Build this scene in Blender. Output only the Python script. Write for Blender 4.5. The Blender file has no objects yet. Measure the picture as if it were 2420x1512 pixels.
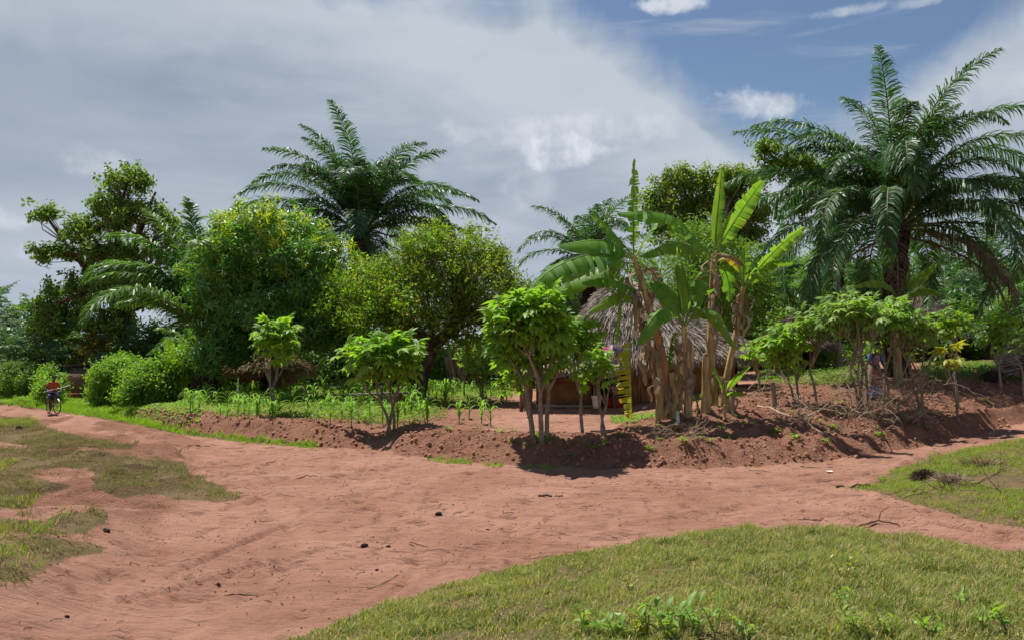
import bpy, math
import numpy as np
from mathutils import Vector, Matrix

sc = bpy.context.scene
rng = np.random.default_rng(11)
PI = math.pi
rad = math.radians

# ------------------------------------------------------------------ camera, sky, sun, exposure
FP, CU, CV = 1890.6, 1210.0, 756.0        # focal length and centre in the measuring grid (2420 wide)
CAMZ = 2.5
PITCH = math.atan((821 - 756) / FP)
cam_d = bpy.data.cameras.new('camera')
cam = bpy.data.objects.new('camera', cam_d)
sc.collection.objects.link(cam)
cam.location = (0, 0, CAMZ)
cam.rotation_euler = (PI / 2 + PITCH, 0, 0)
cam_d.sensor_width = 36
cam_d.lens = 36 * FP / 2420
cam_d.clip_start = 0.05
cam_d.clip_end = 6000
sc.camera = cam
sc.view_settings.view_transform = 'Standard'
sc.view_settings.look = 'None'
sc.view_settings.exposure = 0.68
sc.view_settings.gamma = 1.0
sc.view_settings.use_curve_mapping = False
sc.cycles.max_bounces = 7
sc.cycles.diffuse_bounces = 3
sc.cycles.glossy_bounces = 2
sc.cycles.transmission_bounces = 5
sc.cycles.transparent_max_bounces = 4

SUN_EL, SUN_AZ = rad(64), rad(-38)          # azimuth from +Y towards +X: the sun stands high behind the trees
sd = Vector((math.sin(SUN_AZ) * math.cos(SUN_EL), math.cos(SUN_AZ) * math.cos(SUN_EL), math.sin(SUN_EL)))
sl = bpy.data.lights.new('sun', 'SUN')
sun = bpy.data.objects.new('sun', sl)
sc.collection.objects.link(sun)
sl.energy = 4.6
sl.angle = rad(0.6)
sl.color = (1.0, 0.95, 0.87)
sun.location = sd * 200
sun.rotation_euler = (-sd).to_track_quat('-Z', 'Y').to_euler()

world = bpy.data.worlds.new('World')
sc.world = world
world.use_nodes = True

class NT:
    """small helper for node trees"""
    def __init__(s, tree):
        s.t = tree
        s.t.nodes.clear()
    def n(s, kind, **kw):
        nd = s.t.nodes.new(kind)
        for k, v in kw.items():
            if k.startswith('i_'):
                key = k[2:]
                nd.inputs[int(key) if key.isdigit() else key.replace('_', ' ')].default_value = v
            else:
                setattr(nd, k, v)
        return nd
    def l(s, a, b):
        s.t.links.new(a, b)
    def val(s, x, sock):
        if isinstance(x, (int, float)):
            sock.default_value = x
        elif isinstance(x, (tuple, list)):
            sock.default_value = tuple(x) if len(x) == len(sock.default_value) else tuple(x) + (1,)
        else:
            s.l(x, sock)
    def m(s, op, a, b=0.0, c=None, clamp=False):
        nd = s.n('ShaderNodeMath', operation=op)
        nd.use_clamp = clamp
        s.val(a, nd.inputs[0])
        s.val(b, nd.inputs[1])
        if c is not None:
            s.val(c, nd.inputs[2])
        return nd.outputs[0]
    def ss(s, x, lo, hi, o0=0.0, o1=1.0):
        nd = s.n('ShaderNodeMapRange', interpolation_type='SMOOTHSTEP')
        s.val(x, nd.inputs[0])
        for i, v in enumerate((lo, hi, o0, o1)):
            s.val(v, nd.inputs[i + 1])
        return nd.outputs[0]
    def mix(s, f, a, b, mode='MIX'):
        nd = s.n('ShaderNodeMix', data_type='RGBA', blend_type=mode)
        s.val(f, nd.inputs[0])
        s.val(a, nd.inputs[6])
        s.val(b, nd.inputs[7])
        return nd.outputs[2]
    def noise(s, vec, scale, detail=4, rough=0.55, dist=0.0, which=0):
        nd = s.n('ShaderNodeTexNoise')
        nd.inputs['Scale'].default_value = scale
        nd.inputs['Detail'].default_value = detail
        nd.inputs['Roughness'].default_value = rough
        nd.inputs['Distortion'].default_value = dist
        if vec is not None:
            s.l(vec, nd.inputs['Vector'])
        return nd.outputs[which]

# sky: Nishita blue with a broad sheet of thin cloud and a few small white puffs, all by direction
w = NT(world.node_tree)
out = w.n('ShaderNodeOutputWorld')
sky = w.n('ShaderNodeTexSky', sky_type='NISHITA', sun_disc=False)
sky.sun_elevation = SUN_EL
sky.sun_rotation = SUN_AZ
sky.altitude = 400
sky.air_density = 1.0
sky.dust_density = 0.6
sky.ozone_density = 2.5
bg1 = w.n('ShaderNodeBackground')
hs = w.n('ShaderNodeHueSaturation')
hs.inputs['Saturation'].default_value = 1.0
w.l(sky.outputs[0], hs.inputs['Color'])
w.l(hs.outputs[0], bg1.inputs[0])
bg1.inputs[1].default_value = 0.056
tc = w.n('ShaderNodeTexCoord')
D = tc.outputs['Generated']
sep = w.n('ShaderNodeSeparateXYZ')
w.l(D, sep.inputs[0])
az = w.m('ARCTAN2', sep.outputs[0], sep.outputs[1])
el = w.m('ARCSINE', sep.outputs[2])
cxyz = w.n('ShaderNodeCombineXYZ')
w.l(az, cxyz.inputs[0])
w.l(w.m('MULTIPLY', el, 1.7), cxyz.inputs[1])
AE = cxyz.outputs[0]
n1 = w.noise(D, 2.6, 7, 0.55, 0.5)
n2 = w.noise(D, 7.0, 8, 0.6, 0.9)
n3 = w.noise(D, 1.1, 3, 0.5, 0.0)
warp = w.m('ADD', w.m('MULTIPLY', w.m('SUBTRACT', n1, 0.5), 0.95), w.m('MULTIPLY', w.m('SUBTRACT', n2, 0.5), 0.45))

def blob(a0, e0, ra, rdown, rup):
    da = w.m('DIVIDE', w.m('SUBTRACT', az, a0), ra)
    de = w.m('SUBTRACT', el, e0)
    d1 = w.m('DIVIDE', w.m('MINIMUM', de, 0.0), rdown)
    d2 = w.m('DIVIDE', w.m('MAXIMUM', de, 0.0), rup)
    dd = w.m('ADD', w.m('ADD', w.m('MULTIPLY', da, da), w.m('MULTIPLY', d1, d1)), w.m('MULTIPLY', d2, d2))
    return w.m('SQRT', dd)

# the sheet's upper edge dips on the right, where the blue shows
dip = w.m('DIVIDE', w.m('SUBTRACT', az, 0.36), 0.19)
dip = w.m('EXPONENT', w.m('MULTIPLY', w.m('MULTIPLY', dip, dip), -1.0))
edge_el = w.m('SUBTRACT', 0.415, w.m('MULTIPLY', dip, 0.205))
hole = w.m('ADD', w.m('SUBTRACT', edge_el, el), w.m('MULTIPLY', warp, 0.2))   # below zero: blue
clear = w.ss(hole, -0.05, 0.02, 1.0, 0.0)
# elsewhere round the sky the sheet breaks up in the same way
brk = w.ss(n3, 0.56, 0.68, 0.0, 0.8)
brk = w.m('MULTIPLY', brk, w.ss(w.m('ABSOLUTE', az), 0.75, 1.1))
clear = w.m('MAXIMUM', clear, brk)
# thin streaks inside the blue
mp = w.n('ShaderNodeMapping')
mp.inputs['Scale'].default_value = (2.2, 9, 1)
mp.inputs['Rotation'].default_value = (0, 0, rad(-14))
w.l(AE, mp.inputs[0])
streak = w.ss(w.noise(mp.outputs[0], 2.0, 6, 0.6, 0.4), 0.5, 0.75, 0.0, 0.55)
clear = w.m('MULTIPLY', clear, w.m('SUBTRACT', 1.0, streak))
cover = w.m('SUBTRACT', 1.0, clear)
# shading of the sheet
mp2 = w.n('ShaderNodeMapping')
mp2.inputs['Scale'].default_value = (1.0, 2.2, 1)
mp2.inputs['Rotation'].default_value = (0, 0, rad(24))
w.l(AE, mp2.inputs[0])
sh = w.noise(mp2.outputs[0], 2.4, 6, 0.5, 0.3)
tone = w.ss(sh, 0.3, 0.72)
ccol = w.mix(tone, (0.198, 0.240, 0.300), (0.345, 0.378, 0.425))
fine = w.ss(w.noise(mp2.outputs[0], 7.0, 7, 0.6, 0.6), 0.42, 0.75, 0.0, 0.38)
ccol = w.mix(fine, ccol, (0.375, 0.405, 0.445))
low = w.ss(el, 0.02, 0.17, 0.45, 0.0)
ccol = w.mix(low, ccol, (0.34, 0.385, 0.445))
lft = w.m('MULTIPLY', w.ss(az, -0.05, -0.75, 0.0, 1.0), w.ss(el, 0.02, 0.3))
ccol = w.mix(w.m('MULTIPLY', lft, 0.75), ccol, (0.145, 0.19, 0.255))
# bright rim of the sheet where it meets the blue
rim = w.m('MULTIPLY', w.ss(hole, 0.0, 0.02), w.ss(hole, 0.13, 0.03))
rim = w.m('MULTIPLY', rim, w.ss(az, 0.55, 0.3))
ccol = w.mix(w.m('MULTIPLY', rim, 0.6), ccol, (0.36, 0.395, 0.44))
bg2 = w.n('ShaderNodeBackground')
w.l(ccol, bg2.inputs[0])
mixa = w.n('ShaderNodeMixShader')
w.l(cover, mixa.inputs[0])
w.l(bg1.outputs[0], mixa.inputs[1])
w.l(bg2.outputs[0], mixa.inputs[2])
# cumulus puffs
pn = w.noise(D, 17.0, 8, 0.62, 0.5)
pn2 = w.noise(D, 6.0, 4, 0.5, 0.2)
pw = w.m('ADD', w.m('MULTIPLY', w.m('SUBTRACT', pn, 0.5), 3.2), w.m('MULTIPLY', w.m('SUBTRACT', pn2, 0.5), 2.0))
def az_(u): return math.atan((u - CU) / FP)
def el_(u, v): return math.atan((821 - v) / FP * math.cos(az_(u)))
puffs = None
for (u, v, ru, rv, k) in [(1835, 243, 95, 28, .75), (1350, 352, 105, 36, .8), (1380, 310, 240, 44, .42), (1590, -2, 75, 15, .75), (2000, 18, 70, 12, .45),
                        (2190, -4, 45, 10, .4), (215, 378, 60, 24, .35), (15, 520, 70, 28, .45), (1150, 570, 60, 22, .3), (1240, 425, 60, 60, .25),
                        (40, 590, 90, 26, .35), (2330, 250, 200, 70, .2)]:
    b = w.m('ADD', blob(az_(u), el_(u, v), ru / FP, rv / FP, rv / FP), pw)
    p = w.ss(b, 1.25, 0.35, 0.0, k)
    puffs = p if puffs is None else w.m('MAXIMUM', puffs, p)
pc = w.mix(w.ss(w.noise(D, 30.0, 6, 0.6, 0.3), 0.35, 0.65), (0.31, 0.345, 0.40), (0.50, 0.52, 0.55))
bg3 = w.n('ShaderNodeBackground')
w.l(pc, bg3.inputs[0])
mixb = w.n('ShaderNodeMixShader')
w.l(puffs, mixb.inputs[0])
w.l(mixa.outputs[0], mixb.inputs[1])
w.l(bg3.outputs[0], mixb.inputs[2])
w.l(mixb.outputs[0], out.inputs[0])

# ------------------------------------------------------------------ numeric helpers
def sstep(x, a, b):
    t = np.clip((np.asarray(x, float) - a) / (b - a), 0, 1)
    return t * t * (3 - 2 * t)

def _h(ix, iy, seed):
    n = (ix.astype(np.int64) * 374761393 + iy.astype(np.int64) * 668265263 + seed * 1442695041) & 0xffffffff
    n = ((n ^ (n >> 13)) * 1274126177) & 0xffffffff
    return ((n ^ (n >> 16)) & 0xffffff) / 0xffffff

def vnoise(x, y, seed=0):
    x = np.asarray(x, float); y = np.asarray(y, float)
    ix = np.floor(x); iy = np.floor(y)
    fx = x - ix; fy = y - iy
    fx = fx * fx * (3 - 2 * fx); fy = fy * fy * (3 - 2 * fy)
    a = _h(ix, iy, seed); b = _h(ix + 1, iy, seed); c = _h(ix, iy + 1, seed); d = _h(ix + 1, iy + 1, seed)
    return (a * (1 - fx) + b * fx) * (1 - fy) + (c * (1 - fx) + d * fx) * fy

def fbm(x, y, octv=4, seed=0, gain=0.5):
    s = 0; a = 1; t = 0
    for i in range(octv):
        s = s + a * vnoise(x * 2 ** i + 17.3 * i, y * 2 ** i - 9.1 * i, seed + i)
        t += a; a *= gain
    return s / t - 0.5

cp, sp_ = math.cos(PITCH), math.sin(PITCH)
def project(x, y, z):
    dz = z - CAMZ
    f = y * cp + dz * sp_
    f = np.where(f < 0.05, 0.05, f)
    return CU + FP * x / f, CV - FP * (-y * sp_ + dz * cp) / f

def ray(u, v):
    a = (np.asarray(u, float) - CU) / FP; b = (CV - np.asarray(v, float)) / FP
    d = np.stack([a, cp - b * sp_, sp_ + b * cp], -1)
    return d / d[..., 1:2]

def P(u, v, y):
    """the point of the place that lies y metres out along the sight line u, v"""
    d = ray(u, v) * y
    return np.array([d[0], d[1], CAMZ + d[2]])

def inpoly(u, v, poly):
    r = np.zeros(np.shape(u), bool)
    n = len(poly)
    for i in range(n):
        x1, y1 = poly[i]; x2, y2 = poly[(i + 1) % n]
        if y1 == y2: continue
        c = ((y1 > v) != (y2 > v)) & (u < (x2 - x1) * (v - y1) / (y2 - y1) + x1)
        r ^= c
    return r

def polydist(u, v, line):
    """distance to an open polyline"""
    best = np.full(np.shape(u), 1e9)
    for (x1, y1), (x2, y2) in zip(line[:-1], line[1:]):
        dx, dy = x2 - x1, y2 - y1
        t = np.clip(((u - x1) * dx + (v - y1) * dy) / (dx * dx + dy * dy), 0, 1)
        best = np.minimum(best, np.hypot(u - x1 - t * dx, v - y1 - t * dy))
    return best

# ------------------------------------------------------------------ terrain
def base_h(x, y):
    l = -0.022 * np.maximum(0, -x - 4) * sstep(y, 10, 24)
    l = np.maximum(l, -0.6)
    r = 0.048 * np.clip(x - 8, 0, 20) * sstep(y, 13, 19)
    return l + r

FOOT = [(-60, 955), (0, 957), (100, 970), (200, 985), (330, 1007), (430, 1027), (520, 1038), (640, 1050), (760, 1060), (850, 1064), (930, 1075), (1010, 1087),
        (1100, 1097), (1200, 1101), (1350, 1108), (1500, 1111), (1620, 1112), (1750, 1104), (1900, 1098), (2050, 1083), (2180, 1058), (2280, 1035),
        (2420, 1003), (2600, 965)]
fth, fy = [], []
for u, v in FOOT:
    d = ray(u, v)
    y = 15.0
    for _ in range(60):
        y = 0.5 * y + 0.5 * (base_h(d[0] * y, y) - CAMZ) / d[2]
    fth.append(d[0]); fy.append(y)
fth = np.array([-3.0] + fth + [3.0]); fy = np.array([fy[0] * 1.0] + fy + [fy[-1]])

GRASS_EDGE = [(560, 1580), (680, 1512), (800, 1465), (900, 1425), (1060, 1385), (1180, 1350), (1300, 1320), (1400, 1300), (1500, 1282), (1650, 1265), (1760, 1249),
              (1870, 1250), (1960, 1248), (2080, 1263), (2180, 1275), (2300, 1290), (2420, 1305), (2700, 1345)]
gth, gy = [], []
for u, v in GRASS_EDGE:
    d = ray(u, v); zc = 0.10 + 0.12 * float(sstep(u, 900, 1700))
    gth.append(d[0]); gy.append((zc - CAMZ) / d[2])
gth = np.array([-2.0] + gth + [3.0]); gy = np.array([0.5] + gy + [gy[-1]])
WEDGE = [(1985, 1150), (2060, 1144), (2120, 1105), (2200, 1080), (2300, 1058), (2420, 1037), (3000, 960), (3000, 1380), (2420, 1246), (2330, 1240), (2250, 1210), (2150, 1187), (2080, 1163)]
def unproj_flat(poly, z):
    r = []
    for u, v in poly:
        d = ray(u, v); y = (z - CAMZ) / d[2]
        r.append((d[0] * y, y))
    return r
WEDGE_W = unproj_flat(WEDGE, 0.12)
MOUND_B = (4.75, 20.6)

def fields(x, y):
    x = np.asarray(x, float); y = np.asarray(y, float)
    yy = np.maximum(y, 0.3)
    th = np.clip(x / yy, -2.9, 2.9)
    s = np.where(y > 0.5, y - np.interp(th, fth, fy), -20)
    g = np.where(y > 0.3, np.interp(th, gth, gy) - y, 8.0)
    g = np.where((y <= 0.3) & (x < -1), -1.0, g)
    return th, s, g

def height(x, y, detail=True):
    x = np.asarray(x, float); y = np.asarray(y, float)
    th, s, g = fields(x, y)
    b = base_h(x, y)
    wr = sstep(x, 3.0, 7.5)
    lf = sstep(x, -17.0, -11.5)
    k = 0.5 * sstep(s, -0.15, 1.3) + 0.5 * sstep(s, 0.0, 2.8)
    notch = 1 - 0.75 * np.exp(-((th + 0.165) / 0.028) ** 2) * (1 - sstep(s, 1.5, 6))
    top = (0.10 + 0.33 * lf) * notch + wr * (0.62 * np.clip((s - 1.2) / 6.2, 0, 1) + 0.008 * np.clip(s - 7, 0, 30))
    z = b + k * (top - b * lf * (1 - wr))
    ridge = np.exp(-((s - 1.25) / 0.5) ** 2) * 0.09 * lf
    z = z + ridge * (0.6 + 1.6 * vnoise(x * 0.7, y * 0.7, 5)) * notch
    # long ridges of hoed soil on the slope to the right
    z = z + wr * sstep(s, 0.8, 1.6) * (1 - sstep(s, 7, 9)) * 0.07 * np.sin(s * 3.1 + 2.2 * fbm(x * .5, y * .5, 2, 3))
    z = z + 0.36 * np.exp(-(((x - MOUND_B[0]) / 1.7) ** 2 + ((y - MOUND_B[1]) / 1.1) ** 2))
    # raised foreground bank the photographer stands on
    gm = sstep(g, -0.35, 0.12)
    edge = 0.10 + 0.12 * sstep(th, -0.16, 0.25)
    z = z + gm * edge + 0.66 * np.clip(g / 5.2, 0, 1) ** 0.9 * gm
    # low rise under the wedge of grass and the hummocks on the left
    wd = polydist(x, y, WEDGE_W + [WEDGE_W[0]])
    wi = inpoly(x, y, WEDGE_W)
    z = z + np.where(wi, sstep(wd, 0, 1.1), 0) * 0.2
    lm = sstep(-x - 0.30 * y, 1.0, 3.0) * sstep(y, 5, 8) * (1 - sstep(s, -3.0, -1.2))
    z = z + lm * (0.24 + 1.0 * fbm(x * .42, y * .42, 3, 9))
    if detail:
        pl = soil_mask(x, y, th, s)
        near = np.exp(-y / 400)
        rough = fbm(x * 2.3, y * 2.3, 5, 21, 0.62)
        rid = 0.5 - np.abs(fbm(x * 3.3 + 4, y * 3.3, 3, 31)) * 2
        slant = fbm((x * 0.8 - y * 0.6) * 4.5, (x * 0.6 + y * 0.8) * 1.6, 3, 37)
        z = z + pl * near * (0.24 * rough + 0.07 * rid + 0.15 * slant)
        road = (1 - pl) * (1 - gm) * sstep(y, 1, 3) * (1 - sstep(y, 40, 60))
        z = z + road * (0.06 * fbm(x * .8, y * 1.6, 3, 41) + 0.034 * fbm(x * 4, y * 6, 4, 43, .6))
        tr = np.sin((y * 0.93 + x * 0.25) * 9.0 + 5 * fbm(x * .6, y * .6, 2, 51))
        td = track_depth(x, y)
        z = z - road * td * 0.055
        z = z + road * 0.010 * tr * sstep(fbm(x * .35, y * .35, 2, 55), -0.1, 0.15)
        z = z + gm * 0.11 * fbm(x * 1.9, y * 1.9, 4, 61)
    return z

TRACKS = [[(-60, 975), (100, 1003), (330, 1050), (600, 1085), (900, 1125), (1300, 1150), (1700, 1160), (2000, 1135), (2250, 1075), (2450, 1020)],
          [(-60, 968), (150, 1010), (400, 1070), (640, 1130), (860, 1190), (1000, 1270), (980, 1380), (800, 1470), (640, 1560)],
          [(150, 1000), (420, 1080), (620, 1160), (720, 1260), (640, 1380), (420, 1500), (300, 1580)],
          [(300, 1430), (560, 1350), (850, 1280), (1200, 1225), (1600, 1200), (1950, 1205), (2250, 1245), (2450, 1275)],
          [(60, 1560), (300, 1470), (620, 1390), (950, 1330), (1250, 1270), (1600, 1225), (1900, 1180), (2120, 1090)],
          [(-50, 1500), (220, 1420), (480, 1330), (700, 1230), (820, 1150), (880, 1090), (905, 1050)],
          [(500, 1560), (760, 1420), (1000, 1340), (1300, 1260), (1700, 1215), (2100, 1215), (2450, 1290)]]
TRK_W = []
for tk in TRACKS:
    pw_ = []
    for u, v in tk:
        d = ray(u, v); y_ = -CAMZ / d[2]; pw_.append((d[0] * y_, y_, 0))
    TRK_W.append([tuple(q[:2]) for q in spline(pw_, 26)] if False else [q[:2] for q in pw_])
def _smooth(line):
    p = np.array(line, float)
    for _ in range(2):
        q = np.empty((2 * len(p) - 2, 2)); q[0::2] = p[:-1] * .75 + p[1:] * .25; q[1::2] = p[:-1] * .25 + p[1:] * .75
        p = np.vstack([p[:1], q, p[-1:]])
    return p
TRK_W = [_smooth(t_) for t_ in TRK_W]
def track_depth(x, y):
    r = np.zeros(np.shape(x))
    sel = (y > 4) & (y < 24) & (np.abs(x) < .68 * y + 1)
    if not np.any(sel): return r
    xs, ys = x[sel], y[sel]; acc = np.zeros(len(xs))
    for k, t_ in enumerate(TRK_W):
        d = polydist(xs + .10 * fbm(xs * .9, ys * .9, 2, 120 + k), ys + .10 * fbm(xs * .9, ys * .9, 2, 130 + k), [tuple(q) for q in t_])
        w_ = .055 if k % 2 else .10
        a_ = np.clip(.35 + 2.4 * fbm(xs * .5, ys * .5, 2, 140 + k), 0, 1)
        acc += a_ * (np.exp(-(d / w_) ** 2) - .55 * np.exp(-((d - 2.1 * w_) / (w_ * .9)) ** 2))
    r[sel] = acc + 1.1 * sstep(vnoise(xs * 3.6, ys * 3.6, 150), .66, .92) - .5 * sstep(vnoise(xs * 2.9 + 3, ys * 4.2, 151), .7, .95) + .55 * fbm(xs * 9, ys * 9, 3, 152)
    return r

def soil_mask(x, y, th, s):
    lf = sstep(x, -15.5, -13.0)
    wr = sstep(x, 2.2, 3.6)
    depth = 2.6 + 3.0 * wr + 6.0 * sstep(x, 5, 8) + 6 * sstep(x, 8, 12)
    m = sstep(s, -0.10, 0.35) * (1 - sstep(s - depth, -0.5, 1.0)) * lf
    notch = np.exp(-((th + 0.165) / 0.026) ** 2)
    m = m * (1 - 0.85 * notch)
    # maize field: soil, calmer
    fm = (1 - sstep(x, -1.0, 0.2)) * sstep(s, 1.5, 2.5) * (1 - sstep(y, 40, 48)) * lf * 0.45
    return np.clip(np.maximum(m, fm), 0, 1)

def G(u, v, detail=False):
    """where the sight line u, v meets the ground"""
    d = ray(u, v)
    ys = np.concatenate([np.linspace(2.5, 60, 3600), np.linspace(60, 300, 800)])
    zz = CAMZ + d[2] * ys
    hh = height(d[0] * ys, ys, detail)
    i = np.argmax(zz < hh)
    if not (zz < hh).any(): i = len(ys) - 1
    y = ys[i]
    return np.array([d[0] * y, y, float(height(d[0] * y, y, True))])

def GY(u, y, sink=0.0):
    """ground point at column u and distance y"""
    x = (u - CU) / FP * y
    return np.array([x, y, float(height(x, y)) - sink])

# ------------------------------------------------------------------ mesh helpers
class MB:
    def __init__(s): s.V, s.F3, s.F4, s.var, s.edge, s.m3, s.m4, s.n = [], [], [], [], [], [], [], 0
    def add(s, V, F, var=0.5, edge=0.0, mat=0):
        V = np.asarray(V, float).reshape(-1, 3); F = np.asarray(F, np.int64)
        s.V.append(V)
        s.var.append(np.broadcast_to(np.asarray(var, float), (len(V),)))
        s.edge.append(np.broadcast_to(np.asarray(edge, float), (len(V),)))
        if F.size:
            (s.F3 if F.shape[1] == 3 else s.F4).append(F + s.n)
            (s.m3 if F.shape[1] == 3 else s.m4).append(np.broadcast_to(np.asarray(mat, int), (len(F),)))
        s.n += len(V)
        return s
    def inst(s, T, pos, R, scale, var=None, mat=None):
        """place template T=(V,F,var,edge,mat) many times"""
        V, F, tv, te, tm = T
        N = len(pos)
        W = np.einsum('nij,kj->nki', R, V) * np.asarray(scale).reshape(-1, 1, 1) + np.asarray(pos)[:, None, :]
        FF = (F[None] + (np.arange(N) * len(V))[:, None, None]).reshape(-1, F.shape[1])
        vv = np.broadcast_to(tv, (N, len(V)))
        if var is not None: vv = vv * 0.5 + np.asarray(var)[:, None] * 0.5
        ee = np.broadcast_to(te, (N, len(V)))
        mm = np.broadcast_to(tm, (N, len(F))) if mat is None else np.repeat(mat, len(F)).reshape(N, len(F))
        s.add(W.reshape(-1, 3), FF, vv.reshape(-1), ee.reshape(-1), mm.reshape(-1))
    def mesh(s, name, mats, origin=(0, 0, 0), smooth=True):
        me = bpy.data.meshes.new(name)
        V = np.concatenate(s.V) - np.asarray(origin, float)
        f3 = np.concatenate(s.F3) if s.F3 else np.zeros((0, 3), int)
        f4 = np.concatenate(s.F4) if s.F4 else np.zeros((0, 4), int)
        mi = np.concatenate((s.m3 if s.F3 else [np.zeros(0, int)]) + (s.m4 if s.F4 else [np.zeros(0, int)]))
        me.vertices.add(len(V)); me.vertices.foreach_set('co', V.astype(np.float32).ravel())
        loops = np.concatenate([f3.ravel(), f4.ravel()])
        me.loops.add(len(loops)); me.loops.foreach_set('vertex_index', loops.astype(np.int32))
        npoly = len(f3) + len(f4)
        me.polygons.add(npoly)
        st = np.concatenate([np.arange(len(f3)) * 3, len(f3) * 3 + np.arange(len(f4)) * 4])
        me.polygons.foreach_set('loop_start', st.astype(np.int32))
        me.polygons.foreach_set('material_index', mi.astype(np.int32))
        me.polygons.foreach_set('use_smooth', np.full(npoly, smooth))
        a = me.attributes.new('var', 'FLOAT', 'POINT'); a.data.foreach_set('value', np.concatenate(s.var).astype(np.float32))
        a = me.attributes.new('edge', 'FLOAT', 'POINT'); a.data.foreach_set('value', np.concatenate(s.edge).astype(np.float32))
        for m in (mats if isinstance(mats, (list, tuple)) else [mats]): me.materials.append(m)
        me.update()
        me.validate()
        return me
    def obj(s, name, mats, parent=None, origin=(0, 0, 0), smooth=True, kind=None):
        return link(name, s.mesh(name, mats, origin if parent is None else parent_loc(parent), smooth), parent, origin if parent is None else (0, 0, 0), kind)

def parent_loc(p):
    l = np.zeros(3)
    while p is not None:
        l = l + np.array(p.location); p = p.parent
    return l

def link(name, data, parent=None, loc=(0, 0, 0), kind=None):
    o = bpy.data.objects.new(name, data)
    sc.collection.objects.link(o)
    o.location = tuple(loc)
    if parent is not None: o.parent = parent
    if kind: o['kind'] = kind
    return o

def thing(name, label, cat, loc, group=None, rotz=0.0):
    o = link(name, None, None, loc)
    o.empty_display_size = 0.2
    o.rotation_euler = (0, 0, rotz)
    o['label'] = label; o['category'] = cat
    if group: o['group'] = group
    return o

def tag(o, label=None, cat=None, group=None, kind=None):
    if label: o['label'] = label
    if cat: o['category'] = cat
    if group: o['group'] = group
    if kind: o['kind'] = kind
    return o

def frames(X, up=(0, 0, 1)):
    X = np.asarray(X, float); X = X / np.maximum(np.linalg.norm(X, axis=1, keepdims=True), 1e-9)
    U = np.broadcast_to(np.asarray(up, float), X.shape)
    Y = np.cross(U, X)
    bad = np.linalg.norm(Y, axis=1) < 1e-3
    Y[bad] = np.cross(np.array([[0.3, 1, 0.1]]), X[bad])
    Y /= np.linalg.norm(Y, axis=1, keepdims=True)
    Z = np.cross(X, Y)
    return np.stack([X, Y, Z], -1)

def rotx(a):
    c, s = np.cos(a), np.sin(a); z = np.zeros_like(c); o = np.ones_like(c)
    return np.stack([np.stack([o, z, z], -1), np.stack([z, c, -s], -1), np.stack([z, s, c], -1)], -2)
def rotz_(a):
    c, s = np.cos(a), np.sin(a); z = np.zeros_like(c); o = np.ones_like(c)
    return np.stack([np.stack([c, -s, z], -1), np.stack([s, c, z], -1), np.stack([z, z, o], -1)], -2)

def tube(mb, pts, rr, n=6, mat=0, var=0.5, cap=True, jit=0.0):
    pts = np.asarray(pts, float); m = len(pts)
    rr = np.broadcast_to(np.asarray(rr, float), (m,))
    T = np.gradient(pts, axis=0); T /= np.maximum(np.linalg.norm(T, axis=1, keepdims=True), 1e-9)
    ref = np.array([0.13, 0.97, 0.2]) if abs(T[0][2]) > 0.8 else np.array([0, 0, 1.0])
    A = np.cross(T, ref); A /= np.maximum(np.linalg.norm(A, axis=1, keepdims=True), 1e-9)
    B = np.cross(T, A)
    a = np.linspace(0, 2 * PI, n, endpoint=False)
    ring = (np.cos(a)[None, :, None] * A[:, None] + np.sin(a)[None, :, None] * B[:, None]) * rr[:, None, None]
    if jit: ring = ring * (1 + jit * (rng.random((m, n, 1)) - 0.5))
    V = (pts[:, None] + ring).reshape(-1, 3)
    F = []
    for i in range(m - 1):
        for j in range(n):
            F.append((i * n + j, i * n + (j + 1) % n, (i + 1) * n + (j + 1) % n, (i + 1) * n + j))
    mb.add(V, F, var, 0, mat)
    if cap:
        for e in (0, m - 1):
            c = np.vstack([V[e * n:(e + 1) * n], pts[e][None]])
            mb.add(c, [(j, (j + 1) % n, n) for j in range(n)], var, 0, mat)

def spline(ctrl, n):
    c = np.asarray(ctrl, float); m = len(c)
    if m == 2: return c[0] + (c[1] - c[0]) * np.linspace(0, 1, n)[:, None]
    p = np.vstack([2 * c[0] - c[1], c, 2 * c[-1] - c[-2]])
    t = np.linspace(0, m - 1 - 1e-6, n); i = t.astype(int); f = (t - i)[:, None]
    a, b, d, e = p[i], p[i + 1], p[i + 2], p[i + 3]
    return 0.5 * ((2 * b) + (-a + d) * f + (2 * a - 5 * b + 4 * d - e) * f ** 2 + (-a + 3 * b - 3 * d + e) * f ** 3)

def box(mb, c, s, mat=0, var=0.5, R=None):
    v = np.array([(i, j, k) for i in (-1, 1) for j in (-1, 1) for k in (-1, 1)], float) * np.asarray(s, float) / 2
    if R is not None: v = v @ np.asarray(R, float).T
    mb.add(v + np.asarray(c, float), [(0, 1, 3, 2), (4, 6, 7, 5), (0, 4, 5, 1), (2, 3, 7, 6), (0, 2, 6, 4), (1, 5, 7, 3)], var, 0, mat)

def ball(mb, c, r, n=8, m=6, mat=0, var=0.5, jit=0.0, flat=1.0):
    c = np.asarray(c, float); r = np.broadcast_to(np.asarray(r, float), (3,))
    V = []
    for i in range(m + 1):
        t = PI * i / m
        for j in range(n):
            p = 2 * PI * j / n
            V.append((math.sin(t) * math.cos(p), math.sin(t) * math.sin(p), math.cos(t)))
    V = np.array(V)
    if jit:
        V = V * (1 + jit * (vnoise(V[:, 0] * 2.1 + c[0] * 7, V[:, 1] * 2.1 + V[:, 2] * 3.3 + c[1] * 5, 3) - .5) * 2)[:, None]
    F = [(i * n + j, i * n + (j + 1) % n, (i + 1) * n + (j + 1) % n, (i + 1) * n + j) for i in range(m) for j in range(n)]
    mb.add(V * r + c, F, var, 0, mat)

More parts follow.
